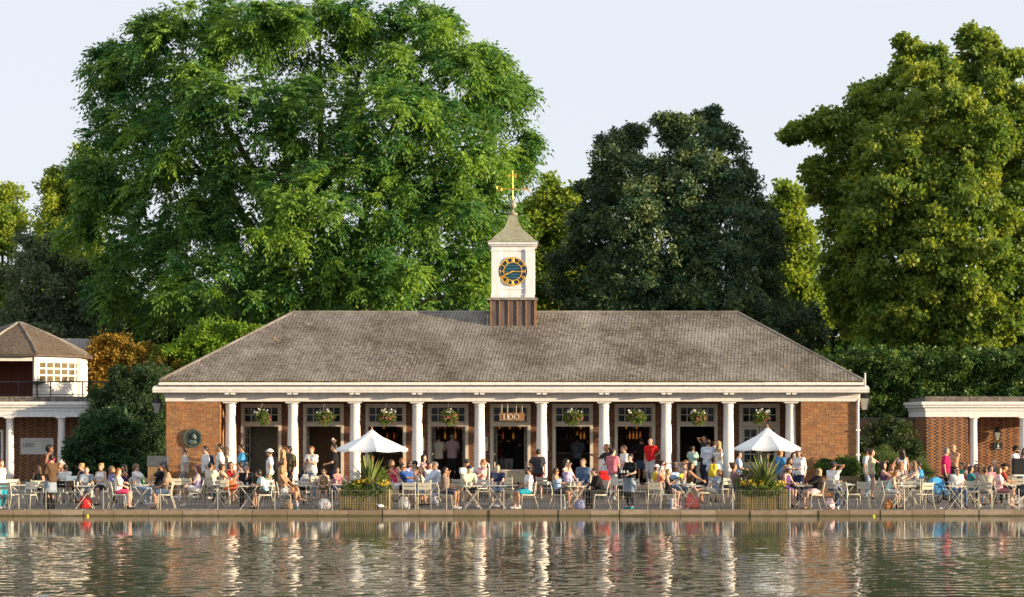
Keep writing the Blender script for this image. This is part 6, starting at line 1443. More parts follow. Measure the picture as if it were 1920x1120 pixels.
    for ex in extra.split(','):
        if ex.startswith('pack='):
            c = chest + np.array([0, .17 * s, -.03]); rt = empty('backpack', tuple(world(c)), yaw, ex[5:] + ' backpack worn by the ' + lab + key.split(' with ')[0], 'backpack'); bm_c = cloth(ex[5:])
            fl = Field((-.2, -.15, -.28), (.2, .15, .28), .02); fl.cone((-.06, 0, -.15), (-.06, .0, .13), .10, .085, .03).cone((.06, 0, -.15), (.06, 0, .13), .10, .085, .03).ell((0, .07, -.09), (.10, .06, .09), .02); v_, q_ = fl.mesh(); np_mesh('bag', v_, q_, bm_c, smooth=True, parent=rt)
            sg_ = MB()
            for sx in (-1, 1): sg_.tube([(sx * .09, -.06, .16), (sx * .12 * w, -.19 * s, .17), (sx * .12 * w, -.30 * s, .05), (sx * .12, -.22 * s, -.14), (sx * .1, -.06, -.18)], .014, 4)
            sg_.build('strap', cloth('black'), rt)
        elif ex.startswith('bag='):
            c = wri[1] + np.array([0.02, 0, -.30]); rt = empty('handbag', tuple(world(c)), yaw, ex[4:] + ' bag hanging from the hand of the ' + lab + ' '.join(key.split(' with ')[0].split()[:6]), 'bag')
            fl = Field((-.2, -.12, -.2), (.2, .12, .2), .02); fl.cone((-.1, 0, -.05), (.1, 0, -.05), .075, .075, .02).cone((-.08, 0, .04), (.08, 0, .04), .05, .05, .03); v_, q_ = fl.mesh(); np_mesh('bag', v_, q_, cloth(ex[4:]), smooth=True, parent=rt)
            MB().tube([(-.09, 0, .06), (-.05, 0, .25), (0, 0, .30), (.05, 0, .25), (.09, 0, .06)], .009, 5).build('handle', cloth('brown'), rt)
        elif ex == 'glass':
            q = wri[0] + np.array([.03, -.07, .02]); thing_local(MB().lathe([(.025, -.05), (.035, .07)], tuple(q), 10), 'drinking_glass', mat('dark_drink', (.03, .015, .01), rough=.1), 'glass of dark drink held by the ' + lab + key.split(' with ')[0], 'glass')
        elif ex == 'orange':
            q = wri[0] + np.array([.05, -.08, .0]); thing_local(MB().lathe([(.04, -.06), (.05, .07)], tuple(q), 10), 'drinking_glass', mat('orange_drink', (.75, .25, .03), rough=.2), 'glass of orange drink held by the ' + lab + key.split(' with ')[0], 'glass')
        elif ex == 'cup':
            q = wri[0] + np.array([.03, -.06, .05]); thing_local(MB().lathe([(.03, -.05), (.042, .07)], tuple(q), 10), 'paper_cup', mat('paper_white', (.8, .78, .74)), 'white paper cup raised by the ' + lab + 'in black beside left parasol', 'cup')
        elif ex == 'book':
            q = (wri[0] + wri[1]) / 2 + np.array([0, -.07, .05]); thing_local(MB().box(tuple(q), (.20, .02, .16), rx=R(25)).box(tuple(q + np.array([0, .01, 0])), (.19, .02, .15), rx=R(25)), 'book', mat('book_lime', (.55, .70, .05)), 'bright green book held by the ' + lab + key.split(' with ')[0], 'book')
        elif ex == 'phone':
            q = (wri[0] + wri[1]) / 2 + np.array([0, -.09, .03]); thing_local(MB().box(tuple(q), (.075, .012, .14), rx=R(20)), 'phone', SUNG, 'black phone held by the ' + lab + key.split(' with ')[0], 'phone')
        elif ex == 'tray':
            q = (wri[0] + wri[1]) / 2 + np.array([0, -.10, .01]); t_ = thing_local(MB().lathe([(.24, 0), (.27, .02), (.27, .05), (.255, .05), (.24, .015)], tuple(q), 20, squash=(1, .75)), 'serving_tray', BLACKM, 'black serving tray carried by the ' + lab + key.split(' with ')[0], 'tray')
            for k, (dx, dy) in enumerate(((-.1, .03), (.05, -.04), (.12, .05))): thing_local(MB().lathe([(.028, .02), (.035, .12)], tuple(q + np.array([dx, dy, 0])), 8), 'drinking_glass', mat('clear_tumbler', (.55, .56, .55), rough=.1), ('left', 'middle', 'right')[k] + ' empty glass on the tray of the aproned waitress', 'glass')
    PEOPLE.append((P0, key, pose, face, px, d))
    if pose == 'si' and 'nochair' not in extra and z0 == 0:
        q = P0.location; pd = q.y; chair(960 + q.x * F / pd, pd, face, 'cream metal chair under the ' + lab + key.split(' with ')[0])
    return P0
# ------------------------------------------------------------------ the crowd, read from the photograph left to right
def S(px, py, d, face, sex, skin, hair, hs, top, bottom, shoe, arms, key, **kw): return person(px, py, d, 'si', face, None, skin, hair, top, bottom, shoe, arms, key, sex=sex, hs=hs, **kw)
def T(px, py, d, face, sex, skin, hair, hs, top, bottom, shoe, arms, key, pose='st', **kw): return person(px, py, d, pose, face, None, skin, hair, top, bottom, shoe, arms, key, sex=sex, hs=hs, **kw)
# standing and walking
T(3, 862, 61.3, 50, 'f', 'p', 'au', 'long', 'white:tank', 'turq:leggings', 'white', 'down', 'in long white top and turquoise leggings at left edge')
T(94, 835, 68.5, 75, 'f', 'b', 'blk', 'curly', 'purple/red:tank', 'char:trousers', 'black', 'down', 'in purple patterned vest standing behind the dark waiter')
T(95, 852, 61.2, -120, 'm', 't', 'dk', 'short', 'brown:shirt', 'black:trousers', 'black', 'hold', 'in dark brown shirt waiting tables at left', extra='apron=gblue')
T(345, 838, 69.0, -80, 'm', 'f', 'br', 'short', 'cream/lgrey', 'grey:shorts', 'white', 'down', 'in pale grey tee walking below the bronze roundel', pose='wk', turn=-12)
T(384, 836, 68.6, -75, 'm', 'f', 'dk', 'short', 'white:loose', 'olive:shorts', 'white', 'hold+down', 'in loose white shirt walking by left brick wall', pose='wk', extra='pack=navy')
T(411, 831, 68.0, -80, 'm', 't', 'dk', 'short', 'white', 'denim:trousers', 'white', 'down', 'in white tee and jeans beside the leftmost column', pose='wk')
T(422, 838, 69.2, -70, 'f', 't', 'br', 'long', 'white:tank', 'grey:shorts', 'white', 'down', 'in white vest half hidden at the leftmost column')
T(452, 833, 68.4, -75, 'm', 't', 'dk', 'short', 'sky', 'black:trousers', 'black', 'down+hold', 'in bright blue tee and sunglasses by first doorway', extra='sg')
T(505, 842, 68.0, -85, 'm', 'f', 'br', 'hat', 'white', 'olive/pgreen:shorts', 'brown', 'down', 'in white brimmed hat and patterned shorts walking left', extra='hat=white,pack=black', pose='wk')
T(529, 843, 68.3, -60, 'f', 't', 'bl', 'long', 'tan:strap', 'beige:skirt', 'tan', 'hold', 'with very long blonde hair standing by second column')
T(541, 836, 69.2, -40, 'm', 't', 'blk', 'short', 'olive', 'char:shorts', 'black', 'down', 'in dark olive tee carrying red rucksack', extra='pack=red', turn=-30)
T(584, 837, 69.0, -15, 'f', 'f', 'gi', 'short', 'white/cream', 'ldenim:trousers', 'white', 'phone', 'in white tee and pale jeans looking at her phone', extra='phone')
T(626, 832, 69.4, -90, 'm', 'f', 'dk', 'short', 'black', 'navy:trousers', 'black', 'up+hold', 'in black shirt raising a paper cup beside left parasol', extra='cup')
T(822, 815, 73.9, 178, 'm', 'f', 'dk', 'short', 'cream', 'black:trousers', 'black', 'hold', 'in cream shirt at the bar in the fourth doorway', z0=PL)
T(848, 813, 73.7, 172, 'm', 't', 'gr', 'short', 'mauve', 'black:trousers', 'black', 'hold', 'in mauve shirt facing the bar in the fourth doorway', z0=PL)
T(938, 818, 75.5, 120, 'm', 't', 'dk', 'short', 'maroon', 'lgrey:trousers', 'black', 'hold', 'in dark red top inside the middle doorway', z0=PL)
T(954, 815, 75.0, 170, 'm', 't', 'blk', 'short', 'black', 'lgrey:trousers', 'black', 'hold', 'in black top and grey trousers inside the middle doorway', z0=PL)
T(974, 824, 74.6, 200, 'f', 'f', 'blk', 'bun', 'black:shirt', 'black:long', 'black', 'hold', 'in long black dress inside the middle doorway', z0=PL)
T(1009, 842, 69.2, 176, 'm', 'f', 'dk', 'short', 'char', 'maroon:shorts', 'grey', 'down+hips', 'in charcoal tee and maroon shorts seen from behind', turn=8)
T(1083, 816, 75.0, 170, 'm', 'b', 'blk', 'short', 'gblue/black', 'black:trousers', 'black', 'hold', 'in dark patterned shirt inside the sixth doorway', z0=PL)
T(1103, 822, 76.4, -70, 'm', 't', 'dk', 'short', 'black', 'black:trousers', 'black', 'fwd', 'in black reaching across inside the sixth doorway', z0=PL)
T(1136, 830, 69.4, -60, 'm', 't', 'br', 'short', 'char', 'char:trousers', 'black', 'out+hold', 'in charcoal top leaning and gesturing by sixth column', lean=-16)
T(1149, 840, 68.2, 150, 'f', 'p', 'dk', 'bun', 'pink', 'white:shorts', 'white', 'hold', 'in pink tee and white shorts beside the sixth column', extra='bag=tan', turn=-40)
T(1169, 835, 69.0, -70, 'm', 'f', 'br', 'short', 'white', 'char:trousers', 'black', 'hold', 'in plain white tee behind the aproned waitress', turn=-10)
T(1181, 851, 61.3, -40, 'f', 'p', 'blk', 'bun', 'black', 'black:leggings', 'teal', 'hold', 'in black carrying a tray and wearing grey apron', extra='tray,apron=gblue')
T(1203, 819, 73.6, 175, 'm', 't', 'dk', 'short', 'black', 'denim:shorts', 'black', 'hold', 'in black tee and denim shorts in the seventh doorway', z0=PL)
T(1167, 826, 75.2, 160, 'f', 't', 'br', 'long', 'brown', 'black:trousers', 'black', 'hold', 'in brown top deep inside the seventh doorway', z0=PL)
T(1187, 832, 74.6, 190, 'f', 't', 'dk', 'long', 'maroon', 'black:skirt', 'black', 'down', 'in dark red top deep inside the seventh doorway', z0=PL)
T(1219, 822, 70.75, -30, 'm', 'f', 'gr', 'bald', 'red:polo', 'lgrey:trousers', 'white', 'down+hips', 'in bright red polo shirt standing on the terrace steps', z0=PL, turn=-20)
T(1290, 832, 75.0, 150, 'f', 't', 'br', 'long', 'brown:shirt', 'lgrey:trousers', 'black', 'hold', 'in brown shirt deep inside the eighth doorway', z0=PL)
T(1299, 836, 70.7, 160, 'f', 't', 'dk', 'short', 'teal/cream', 'black:trousers', 'black', 'hold', 'in teal flowered blouse at the eighth doorway', z0=.45)
T(1321, 816, 71.6, -60, 'm', 't', 'blk', 'short', 'char:shirt', 'char:trousers', 'black', 'head+down', 'in charcoal holding a phone to his ear at eighth doorway', z0=PL)
T(1328, 824, 70.2, 165, 'm', 'f', 'br', 'short', 'lblue/white:shirt', 'navy:trousers', 'black', 'hold', 'in pale blue shirt seen from behind near the ninth column', z0=.30)
T(1346, 827, 70.0, -60, 'f', 'f', 'bl', 'long', 'white:strap', 'white:skirt', 'white', 'hold', 'blonde in strapless white dress near the ninth column', z0=.30, turn=-10)
T(1340, 826, 71.0, 90, 'm', 't', 'dk', 'short', 'sky', 'char:trousers', 'black', 'down', 'in vivid blue tee half hidden behind the blonde', z0=PL, turn=30)
T(1338, 851, 66.0, 170, 'm', 'd', 'blk', 'short', 'sky/white', 'red/white:shorts', 'black', 'down', 'boy in blue wearing a yellow rucksack', extra='pack=yellow,child', scale=.88)
T(1386, 846, 68.2, 80, 'm', 't', 'dk', 'short', 'lblue:polo', 'beige:shorts', 'brown', 'hold', 'in pale blue polo beside the right planter', turn=10)
T(1464, 843, 69.2, 120, 'm', 't', 'gi', 'short', 'blue/sky:shirt', 'denim:trousers', 'brown', 'hold', 'in blue patterned shirt behind the right parasol')
T(1480, 855, 66.0, 50, 'f', 't', 'dk', 'long', 'mauve/brown:tank', 'brown:skirt', 'brown', 'fwd', 'in mauve vest leaning over a table by right planter', lean=-24)
T(1488, 848, 68.4, 20, 'f', 'f', 'blk', 'half', 'char:shirt', 'black:trousers', 'black', 'down', 'dark-haired in charcoal beside the white blouse')
T(1498, 843, 68.0, -25, 'f', 'f', 'br', 'half', 'white/lgrey:shirt', 'navy:trousers', 'black', 'down', 'in loose white blouse before the right brick wall', turn=-15)
T(1627, 841, 69.6, 60, 'm', 't', 'dk', 'short', 'white|blue', 'ldenim:trousers', 'white', 'down', 'in blue and white striped tee by the rain pipe')
T(1635, 842, 69.0, 75, 'f', 'f', 'br', 'bun', 'pgreen:tank', 'denim:mini', 'brown', 'down+fwd', 'in pale green vest and denim shorts by the rain pipe')
T(1692, 842, 69.5, 165, 'f', 't', 'dk', 'long', 'white:tank', 'white:skirt', 'white', 'down+hips', 'in white dress with long brown hair seen from behind')
T(1775, 839, 68.0, 70, 'm', 'f', 'gr', 'short', 'crim:polo', 'black:trousers', 'black', 'down', 'in crimson polo before the right pavilion')
T(1787, 833, 69.5, -40, 'm', 't', 'wh', 'bald', 'white:none', 'char:shorts', 'brown', 'cross', 'white-haired and bare-chested before the right pavilion', turn=-10)
T(1905, 836, 69.6, 60, 'm', 't', 'blk', 'beanie', 'white', 'black:trousers', 'black', 'hold', 'in black beanie and sunglasses by the black case', extra='sg,beard,hat=black')
T(1921, 840, 70.2, 0, 'f', 't', 'br', 'long', 'mauve:tank', 'ldenim:shorts', 'white', 'hold', 'with brown hair at the right edge behind the black case')
T(795, 853, 66.4, 70, 'f', 'p', 'blk', 'long', 'blue/pink:tank', 'black:shorts', 'black', 'hold', 'with long black hair standing by the fourth column', scale=.92)
# seated, front to back
S(73, 880, 63.6, 178, 'f', 't', 'br', 'half', 'black:tank', 'black:trousers', 'black', 'lap', 'in black seen from behind near the LIDO board')
S(112, 875, 66.0, 60, 'f', 'f', 'gi', 'half', 'brown', 'denim:trousers', 'black', 'chin+table', 'in brown top with ginger hair by left pavilion column')
S(124, 877, 65.0, -150, 'm', 'f', 'br', 'short', 'white:shirt', 'beige:trousers', 'brown', 'table', 'in crisp white shirt before the dark shrubs')
S(153, 874, 66.0, -40, 'f', 'f', 'bl', 'bun', 'black:tank', 'black:trousers', 'black', 'table', 'blonde in black vest before the dark shrubs', lean=-14)
S(163, 882, 62.1, 8, 'm', 'p', 'br', 'short', 'gblue', 'lgrey:trousers', 'black', 'table', 'in grey-blue tee clasping his hands at small table', lean=-8)
S(188, 875, 64.0, -20, 'f', 'f', 'bl', 'bun', 'white:tank', 'black:skirt', 'black', 'hold', 'blonde in white vest holding an orange drink', extra='orange')
S(211, 881, 62.0, 120, 'f', 'f', 'lb', 'long', 'purple/lblue', 'denim:trousers', 'black', 'table', 'in purple-blue top with long fair hair')
S(223, 886, 61.1, 85, 'f', 'p', 'gi', 'half', 'white:tank', 'hot:shorts', 'black', 'lap', 'in white vest and hot pink shorts')
S(232, 878, 65.2, -70, 'f', 't', 'blk', 'half', 'black/purple:tank', 'black:trousers', 'black', 'fwd', 'in dark print stretching out an arm')
S(256, 876, 64.2, 75, 'f', 'f', 'lb', 'pony', 'white', 'ldenim:trousers', 'white', 'table', 'in white tee with blond ponytail and sunglasses', extra='sg')
S(301, 875, 64.6, -70, 'm', 't', 'blk', 'short', 'black', 'char:shorts', 'black', 'table', 'in black tee before the timber bin store', extra='beard')
S(313, 881, 61.3, -85, 'm', 't', 'br', 'curly', 'gbrown/tan', 'denim:shorts', 'brown', 'lap', 'in tan tee and denim shorts at left')
S(370, 880, 62.6, -80, 'f', 'p', 'au', 'half', 'lilac:tank', 'white:skirt', 'white', 'knee', 'in lilac vest and white skirt crossing her legs', legs='x')
S(396, 873, 66.2, 150, 'm', 't', 'blk', 'short', 'cream', 'char:trousers', 'black', 'table', 'in pale tee seen from behind below the roundel')
S(417, 877, 65.2, 80, 'f', 't', 'br', 'curly', 'beige:tank', 'denim:shorts', 'tan', 'table', 'curly-haired in beige vest near first column')
S(432, 872, 66.4, 10, 'f', 't', 'dk', 'half', 'red/black:tank', 'black:trousers', 'black', 'chin+table', 'in red and black vest near first column')
S(449, 872, 65.4, -70, 'f', 't', 'dk', 'bun', 'white:tank', 'red:shorts', 'tan', 'table', 'in white vest bare-shouldered near first doorway')
S(462, 877, 62.2, 12, 'm', 'f', 'dk', 'short', 'black', 'black:trousers', 'black', 'lap+chin', 'in black tee resting chin on hand')
S(484, 888, 61.1, -70, 'f', 'f', 'dk', 'curly', 'turq/white', 'black:shorts', 'black', 'table', 'in turquoise flowered blouse leaning forward', lean=-22)
S(530, 879, 61.1, 75, 'f', 't', 'bl', 'long', 'tan:bikini', 'white:mini', None, 'knee', 'blonde in tan bikini top crossing bare legs', legs='x')
S(569, 884, 63.6, 160, 'f', 'f', 'blk', 'long', 'black', 'black:skirt', 'black', 'table', 'with long black hair seen from behind')
S(607, 886, 62.1, 0, 'f', 'p', 'dk', 'half', 'olive/tan:tank', 'olive:skirt', 'tan', 'lap', 'in olive print dress and sunglasses left of planter', extra='sg')
S(632, 888, 64.2, 30, 'f', 'f', 'br', 'half', 'pink:tank', 'denim:shorts', 'white', 'table', 'in pink vest half hidden by the left planter')
S(735, 867, 66.6, 75, 'f', 't', 'lb', 'half', 'hot:tank', 'white:shorts', 'white', 'table', 'in hot pink vest right of the left parasol')
S(754, 861, 67.4, 20, 'f', 't', 'gi', 'short', 'orange/white:tank', 'lgrey:shorts', 'white', 'table', 'in orange print right of the left parasol')
S(755, 871, 63.8, 65, 'm', 't', 'blk', 'short', 'blue', 'navy:shorts', 'black', 'fwd', 'in royal blue tee and sunglasses leaning back', extra='sg', lean=24)
S(769, 869, 67.0, 30, 'f', 'f', 'br', 'half', 'lilac', 'black:trousers', 'black', 'table', 'in lilac top near the third doorway')
S(777, 870, 66.4, -50, 'm', 'f', 'blk', 'cap', 'lilac/white', 'black:trousers', 'black', 'chin+table', 'in dark cap and lilac tee near third doorway', extra='hat=black')
S(783, 882, 62.6, -60, 'f', 'f', 'br', 'half', 'white:tank', 'lblue:skirt', 'tan', 'chin+lap', 'in white vest and pale blue skirt', lean=-10)
S(806, 873, 66.0, 30, 'f', 'f', 'br', 'half', 'white/lgrey', 'black:trousers', 'black', 'head+table', 'in white and grey top behind the blue-shirted man')
S(815, 872, 65.2, -65, 'm', 't', 'gr', 'short', 'lblue/white:shirt', 'beige:shorts', 'brown', 'table', 'in pale blue check shirt near the fourth column')
S(836, 883, 61.2, 75, 'm', 't', 'blk', 'short', 'gbrown', 'navy:shorts', 'white', 'chin+lap', 'in brown-grey tee with dark shorts and white trainers', legs='d', extra='sg')
S(875, 866, 67.0, 5, 'm', 't', 'dk', 'cap', 'white/lgrey', 'lgrey:shorts', 'white', 'table', 'in dark cap and white tee before the fourth doorway', extra='sg,hat=char')
S(880, 880, 62.3, 15, 'm', 'p', 'br', 'cap', 'white|lime', 'black:shorts', 'white', 'table', 'in navy cap and lime striped polo', extra='hat=navy', lean=-6)
S(905, 865, 67.0, -60, 'f', 'f', 'gi', 'short', 'red/white', 'navy:shorts', 'black', 'table', 'ginger-haired in red spotted top before the sign')
S(933, 877, 62.4, 0, 'm', 'p', 'br', 'short', 'navy:polo', 'ldenim:shorts', 'black', 'table', 'in navy polo facing the lake at centre')
S(990, 883, 61.2, -75, 'm', 't', 'blk', 'short', 'white', 'turq:shorts', 'white', 'hold+lap', 'in white tee and turquoise shorts drinking', extra='sg,glass,beard')
S(1043, 885, 61.1, 70, 'f', 't', 'br', 'pony', 'lblue:strap', 'black:skirt', 'tan', 'cross', 'in pale blue top folding her arms', extra='sg')
S(1063, 864, 66.2, 50, 'f', 'p', 'blk', 'pony', 'lilac:strap', 'tan:skirt', 'white', 'chin+knee', 'in strapless lilac top near sixth doorway', extra='sg')
S(1093, 860, 66.4, -25, 'm', 'f', 'lb', 'short', 'denim:shirt', 'navy:shorts', 'white', 'lap', 'in denim blue shirt crossing his legs', legs='x', turn=-15)
S(1112, 883, 61.2, -75, 'm', 'f', 'dk', 'short', 'black:shirt', 'black:trousers', 'black', 'table', 'in black shirt bending over small table', lean=-20)
S(1243, 869, 66.4, 60, 'm', 'f', 'blk', 'short', 'white:shirt', 'navy:trousers', 'black', 'table', 'in white shirt and sunglasses near seventh column', extra='sg')
S(1232, 877, 64.4, 70, 'f', 'f', 'br', 'cap', 'yellow', 'denim:shorts', 'white', 'table', 'in white cap and yellow tee', extra='hat=white,child', scale=.9)
S(1241, 882, 63.0, 60, 'f', 'p', 'wh', 'half', 'orange/pink', 'cream:trousers', 'tan', 'table', 'white-haired in orange and pink top')
S(1254, 888, 61.1, 70, 'f', 'f', 'bl', 'half', 'black:tank', 'black:mini', None, 'phone', 'blonde in black vest looking at her phone', extra='phone')
S(1265, 879, 64.0, 45, 'm', 'd', 'blk', 'short', 'lblue', 'denim:trousers', 'black', 'phone', 'in light blue tee reading a green book', extra='book,sg')
S(1286, 864, 67.2, -40, 'f', 'p', 'gi', 'half', 'green/pink:tank', 'black:shorts', 'black', 'head', 'in green and pink print leaning back', extra='sg', lean=25)
S(1296, 872, 65.2, 80, 'f', 't', 'dk', 'long', 'brown:tank', 'denim:shorts', 'tan', 'table', 'long-haired in brown vest right of the green book')
S(1347, 888, 61.2, -75, 'f', 'f', 'gi', 'half', 'gblue', 'cream:shorts', None, 'lap', 'in grey top stretching her legs onto a chair', legs='f', lean=14)
S(1376, 872, 63.2, 100, 'f', 't', 'br', 'bun', 'gbrown:tank', 'navy:skirt', 'navy', 'lap', 'in brown vest and navy skirt by the right planter')
S(1479, 880, 62.6, 50, 'f', 'p', 'br', 'cap', 'purple:tank', 'purple:skirt', 'brown', 'table', 'in cream cap and purple dress right of the planter', extra='hat=cream', lean=-16)
S(1535, 886, 61.2, -70, 'f', 'f', 'bl', 'long', 'black:shirt', 'white/pink:skirt', 'tan', 'table', 'blonde in black top and flowered skirt', extra='sg')
S(1563, 871, 63.6, 130, 'm', 't', 'blk', 'cap', 'white', 'denim:trousers', 'black', 'head+table', 'in white tee and jeans before the low planter', extra='hat=char')
S(1657, 870, 65.0, 75, 'f', 'f', 'dk', 'long', 'brown/purple:tank', 'black:skirt', 'black', 'table', 'with long dark hair in dark vest right of cafe')
S(1673, 877, 65.6, 30, 'f', 'f', 'gi', 'half', 'orange:tank', 'denim:shorts', 'white', 'table', 'ginger in orange vest right of cafe', extra='child', scale=.88)
S(1680, 889, 61.2, 80, 'f', 'f', 'gi', 'half', 'teal/white:tank', 'lgrey:shorts', 'black', 'low', 'ginger in teal vest leaning forward at right', lean=-22)
S(1689, 872, 66.6, -5, 'f', 't', 'gi', 'half', 'white/tan:tank', 'denim:shorts', 'white', 'chin+table', 'in white print vest and sunglasses facing the lake', extra='sg')
S(1712, 869, 65.2, -70, 'f', 'f', 'lb', 'long', 'black/white:tank', 'black:skirt', 'black', 'chin+table', 'with long light brown hair in black print vest')
S(1722, 872, 67.0, -90, 'm', 't', 'dk', 'short', 'sky', 'navy:shorts', 'black', 'table', 'in sky blue tee behind the long-haired woman')
S(1795, 883, 62.2, 5, 'm', 'f', 'dk', 'short', 'white/lgrey', 'denim:trousers', 'brown', 'chin+lap', 'in white tee and jeans covering his mouth at right', extra='sg')
S(1804, 874, 66.6, -60, 'f', 't', 'blk', 'half', 'green', 'black:trousers', 'black', 'table', 'in emerald green top at right')
S(1816, 876, 66.0, 40, 'f', 'f', 'gi', 'short', 'red:tank', 'black:trousers', 'black', 'table', 'red-haired at right behind dark flowered top')
S(1821, 881, 64.0, 80, 'f', 't', 'dk', 'half', 'dkfl/teal', 'denim:trousers', 'black', 'table', 'in dark flowered top at right')
S(1832, 877, 65.2, -10, 'f', 't', 'blk', 'long', 'mauve:tank', 'black:shorts', 'black', 'table+up', 'in mauve vest raising one arm', extra='sg')
S(1847, 884, 61.3, 165, 'm', 't', 'br', 'short', 'beige', 'grey:shorts', 'white', 'table', 'in beige tee seen from behind at right')
S(1860, 880, 65.0, 20, 'f', 'f', 'dk', 'half', 'pink/mauve', 'black:trousers', 'black', 'table', 'in pink-mauve top between two tables at right')
S(1866, 867, 68.4, 40, 'm', 'f', 'gr', 'bald', 'navy', 'black:trousers', 'black', 'table', 'balding in navy before the right pavilion')
S(1874, 883, 62.2, 80, 'f', 'p', 'lb', 'long', 'white/pink', 'brown/pink:skirt', 'tan', 'hold', 'in white and pink print top at far right')
S(1884, 875, 63.8, 80, 'm', 't', 'gi', 'cap', 'rust', 'black:shorts', 'black', 'table', 'in rust red tee and black cap at far right', extra='hat=black', lean=-10)

# empty chairs
for px, d, yaw, lab, pt in ((18, 61.0, 160, 'empty cream chair at the left edge of the water front', None), (52, 61.0, -15, 'empty cream chair second from the left edge', None), (70, 62.6, -140, 'empty cream chair behind the second one at left', None), (28, 64.0, 30, 'empty cream chair standing back near the left pavilion column', None),
        (116, 62.8, 175, 'chair with black back slats right of the dark waiter', CHB), (134, 63.0, 170, 'chair with brown back slats right of the dark waiter', CHC), (333, 65.5, 190, 'left one of two empty chairs below the leafy clumps', None), (352, 65.5, 170, 'right one of two empty chairs below the leafy clumps', None),
        (398, 62.8, 200, 'empty cream chair right of the lilac vest woman', None), (418, 63.6, 185, 'empty cream chair behind the red and orange bags', None), (500, 66.0, 180, 'empty chair before the first doorway left of hat wearer', None), (512, 63.2, 40, 'empty cream chair behind the turquoise blouse woman', None), (603, 69.0, 150, 'empty cream chair before the second doorway right of phone user', None), (640, 68.0, 180, 'empty cream chair behind the left parasol', None),
        (745, 61.6, 65, 'empty cream chair close to the right end of the left planter', None), (768, 61.0, 178, 'left of two empty chairs backing the lake beside left planter', None), (796, 61.0, 182, 'right one of two empty chairs backing the lake beside left planter', None), (824, 66.4, 160, 'sunlit empty chair before the fourth doorway', None), (860, 64.6, 175, 'empty cream chair left of the striped polo man', None), (907, 63.6, 5, 'empty cream chair below the red spotted top', None),
        (1020, 66.8, 160, 'empty cream chair right of the maroon shorts', None), (1140, 63.6, 150, 'empty cream chair left of the tray waitress', None), (1163, 64.6, 20, 'empty cream chair behind the tray waitress', None), (1228, 61.2, 172, 'empty cream chair left of the blonde with phone', None), (1206, 64.0, 60, 'empty cream chair below the bright red polo', None), (1318, 63.0, -80, 'empty cream chair carrying the stretched legs', None), (1360, 65.8, 200, 'empty cream chair behind the ginger woman in grey', None),
        (1597, 61.4, 100, 'sunlit empty chair opposite the low timber planter', None), (1618, 61.8, 175, 'empty sunlit chair right of the low timber planter', None), (1648, 63.2, 185, 'empty chair left of the teal vest', None), (1702, 62.8, 178, 'empty chair right of the teal vest', None), (1732, 61.1, 200, 'empty chair alone left of the blue pushchair', None), (1716, 64.2, 160, 'empty chair behind the lone one near pushchair', None), (1905, 65.6, 180, 'empty chair below the black case at far right', None), (1893, 68.0, 170, 'empty chair farther back below the black case', None), (1815, 62.6, 170, 'empty chair beside the man covering his mouth', None), (590, 68.2, 200, 'empty cream chair beneath the second doorway', None), (952, 66.6, 170, 'empty cream chair before the boarded counter', None)):
    chair(px, d, yaw, lab, paint=pt)
# tables and what stands on them
for px, d, yaw, lab, rnd in ((38, 62.2, 10, 'folding table between the empty chairs at left edge', False), (160, 61.4, 4, 'folding table of the grey-blue tee man', False), (138, 65.0, 10, 'folding table before the dark shrubs', False), (268, 62.3, 0, 'round folding table carrying a green bottle', True), (284, 65.2, 10, 'folding table before the timber bin store', False), (437, 64.8, 0, 'folding table of the group near first column', False), (467, 61.2, 6, 'folding table below the chin-resting man', False), (412, 62.2, -8, 'folding table right of the lilac vest woman', False),
        (571, 61.8, 4, 'folding table right of the blonde bathing top', True), (641, 62.8, 8, 'folding table left end of the left planter', False), (775, 64.4, 10, 'folding table of the royal blue tee man', False), (806, 63.8, 0, 'folding table near the pale blue check shirt', False), (886, 61.3, 6, 'folding table of the lime striped polo man', False), (933, 61.5, -4, 'folding table before the navy polo man', False), (960, 61.6, 10, 'folding table of the turquoise shorts man', True),
        (1078, 65.4, 0, 'folding table between the lilac top and denim shirt', False), (1080, 61.2, 8, 'folding table of the black shirt man', False), (1258, 65.2, 10, 'folding table of the green book reader', False), (1285, 63.0, 0, 'folding table near the stretched legs', True), (1300, 61.3, 10, 'folding table between two women with bare legs', False), (1508, 61.5, 4, 'folding table of the flowered skirt woman', False), (1582, 62.6, 10, 'folding table carrying blue papers by the low planter', False),
        (1688, 64.2, 0, 'long group table right of the cafe, left half', False), (1704, 64.3, 0, 'long group table right of the cafe, right half', False), (1694, 61.6, 10, 'folding table right of the teal vest', False), (1790, 61.2, 6, 'folding table of the man covering his mouth', False), (1822, 62.9, 0, 'folding table left of the beige tee man', True), (1845, 65.0, 5, 'folding table of the group before the right pavilion', False), (1896, 62.3, 10, 'folding table at the right edge', False)):
    table(px, d, yaw, lab, rnd=rnd)
GLS = {'clear': mat('clear_tumbler', (.55, .56, .55), rough=.1), 'beer': mat('amber_beer', (.55, .26, .03), rough=.1), 'red': mat('red_drink', (.45, .03, .02), rough=.1), 'white': mat('paper_white', (.8, .78, .74))}
gm_ = {k: bare(MB().lathe([(.024, 0), (.025, .01), (.031, .105), (.029, .105), (.025, .02)], n=10), 'tumbler', m) for k, m in GLS.items()}
word = {'clear': 'clear tumbler', 'beer': 'amber drink in tumbler', 'red': 'red drink in tumbler', 'white': 'white paper cup'}
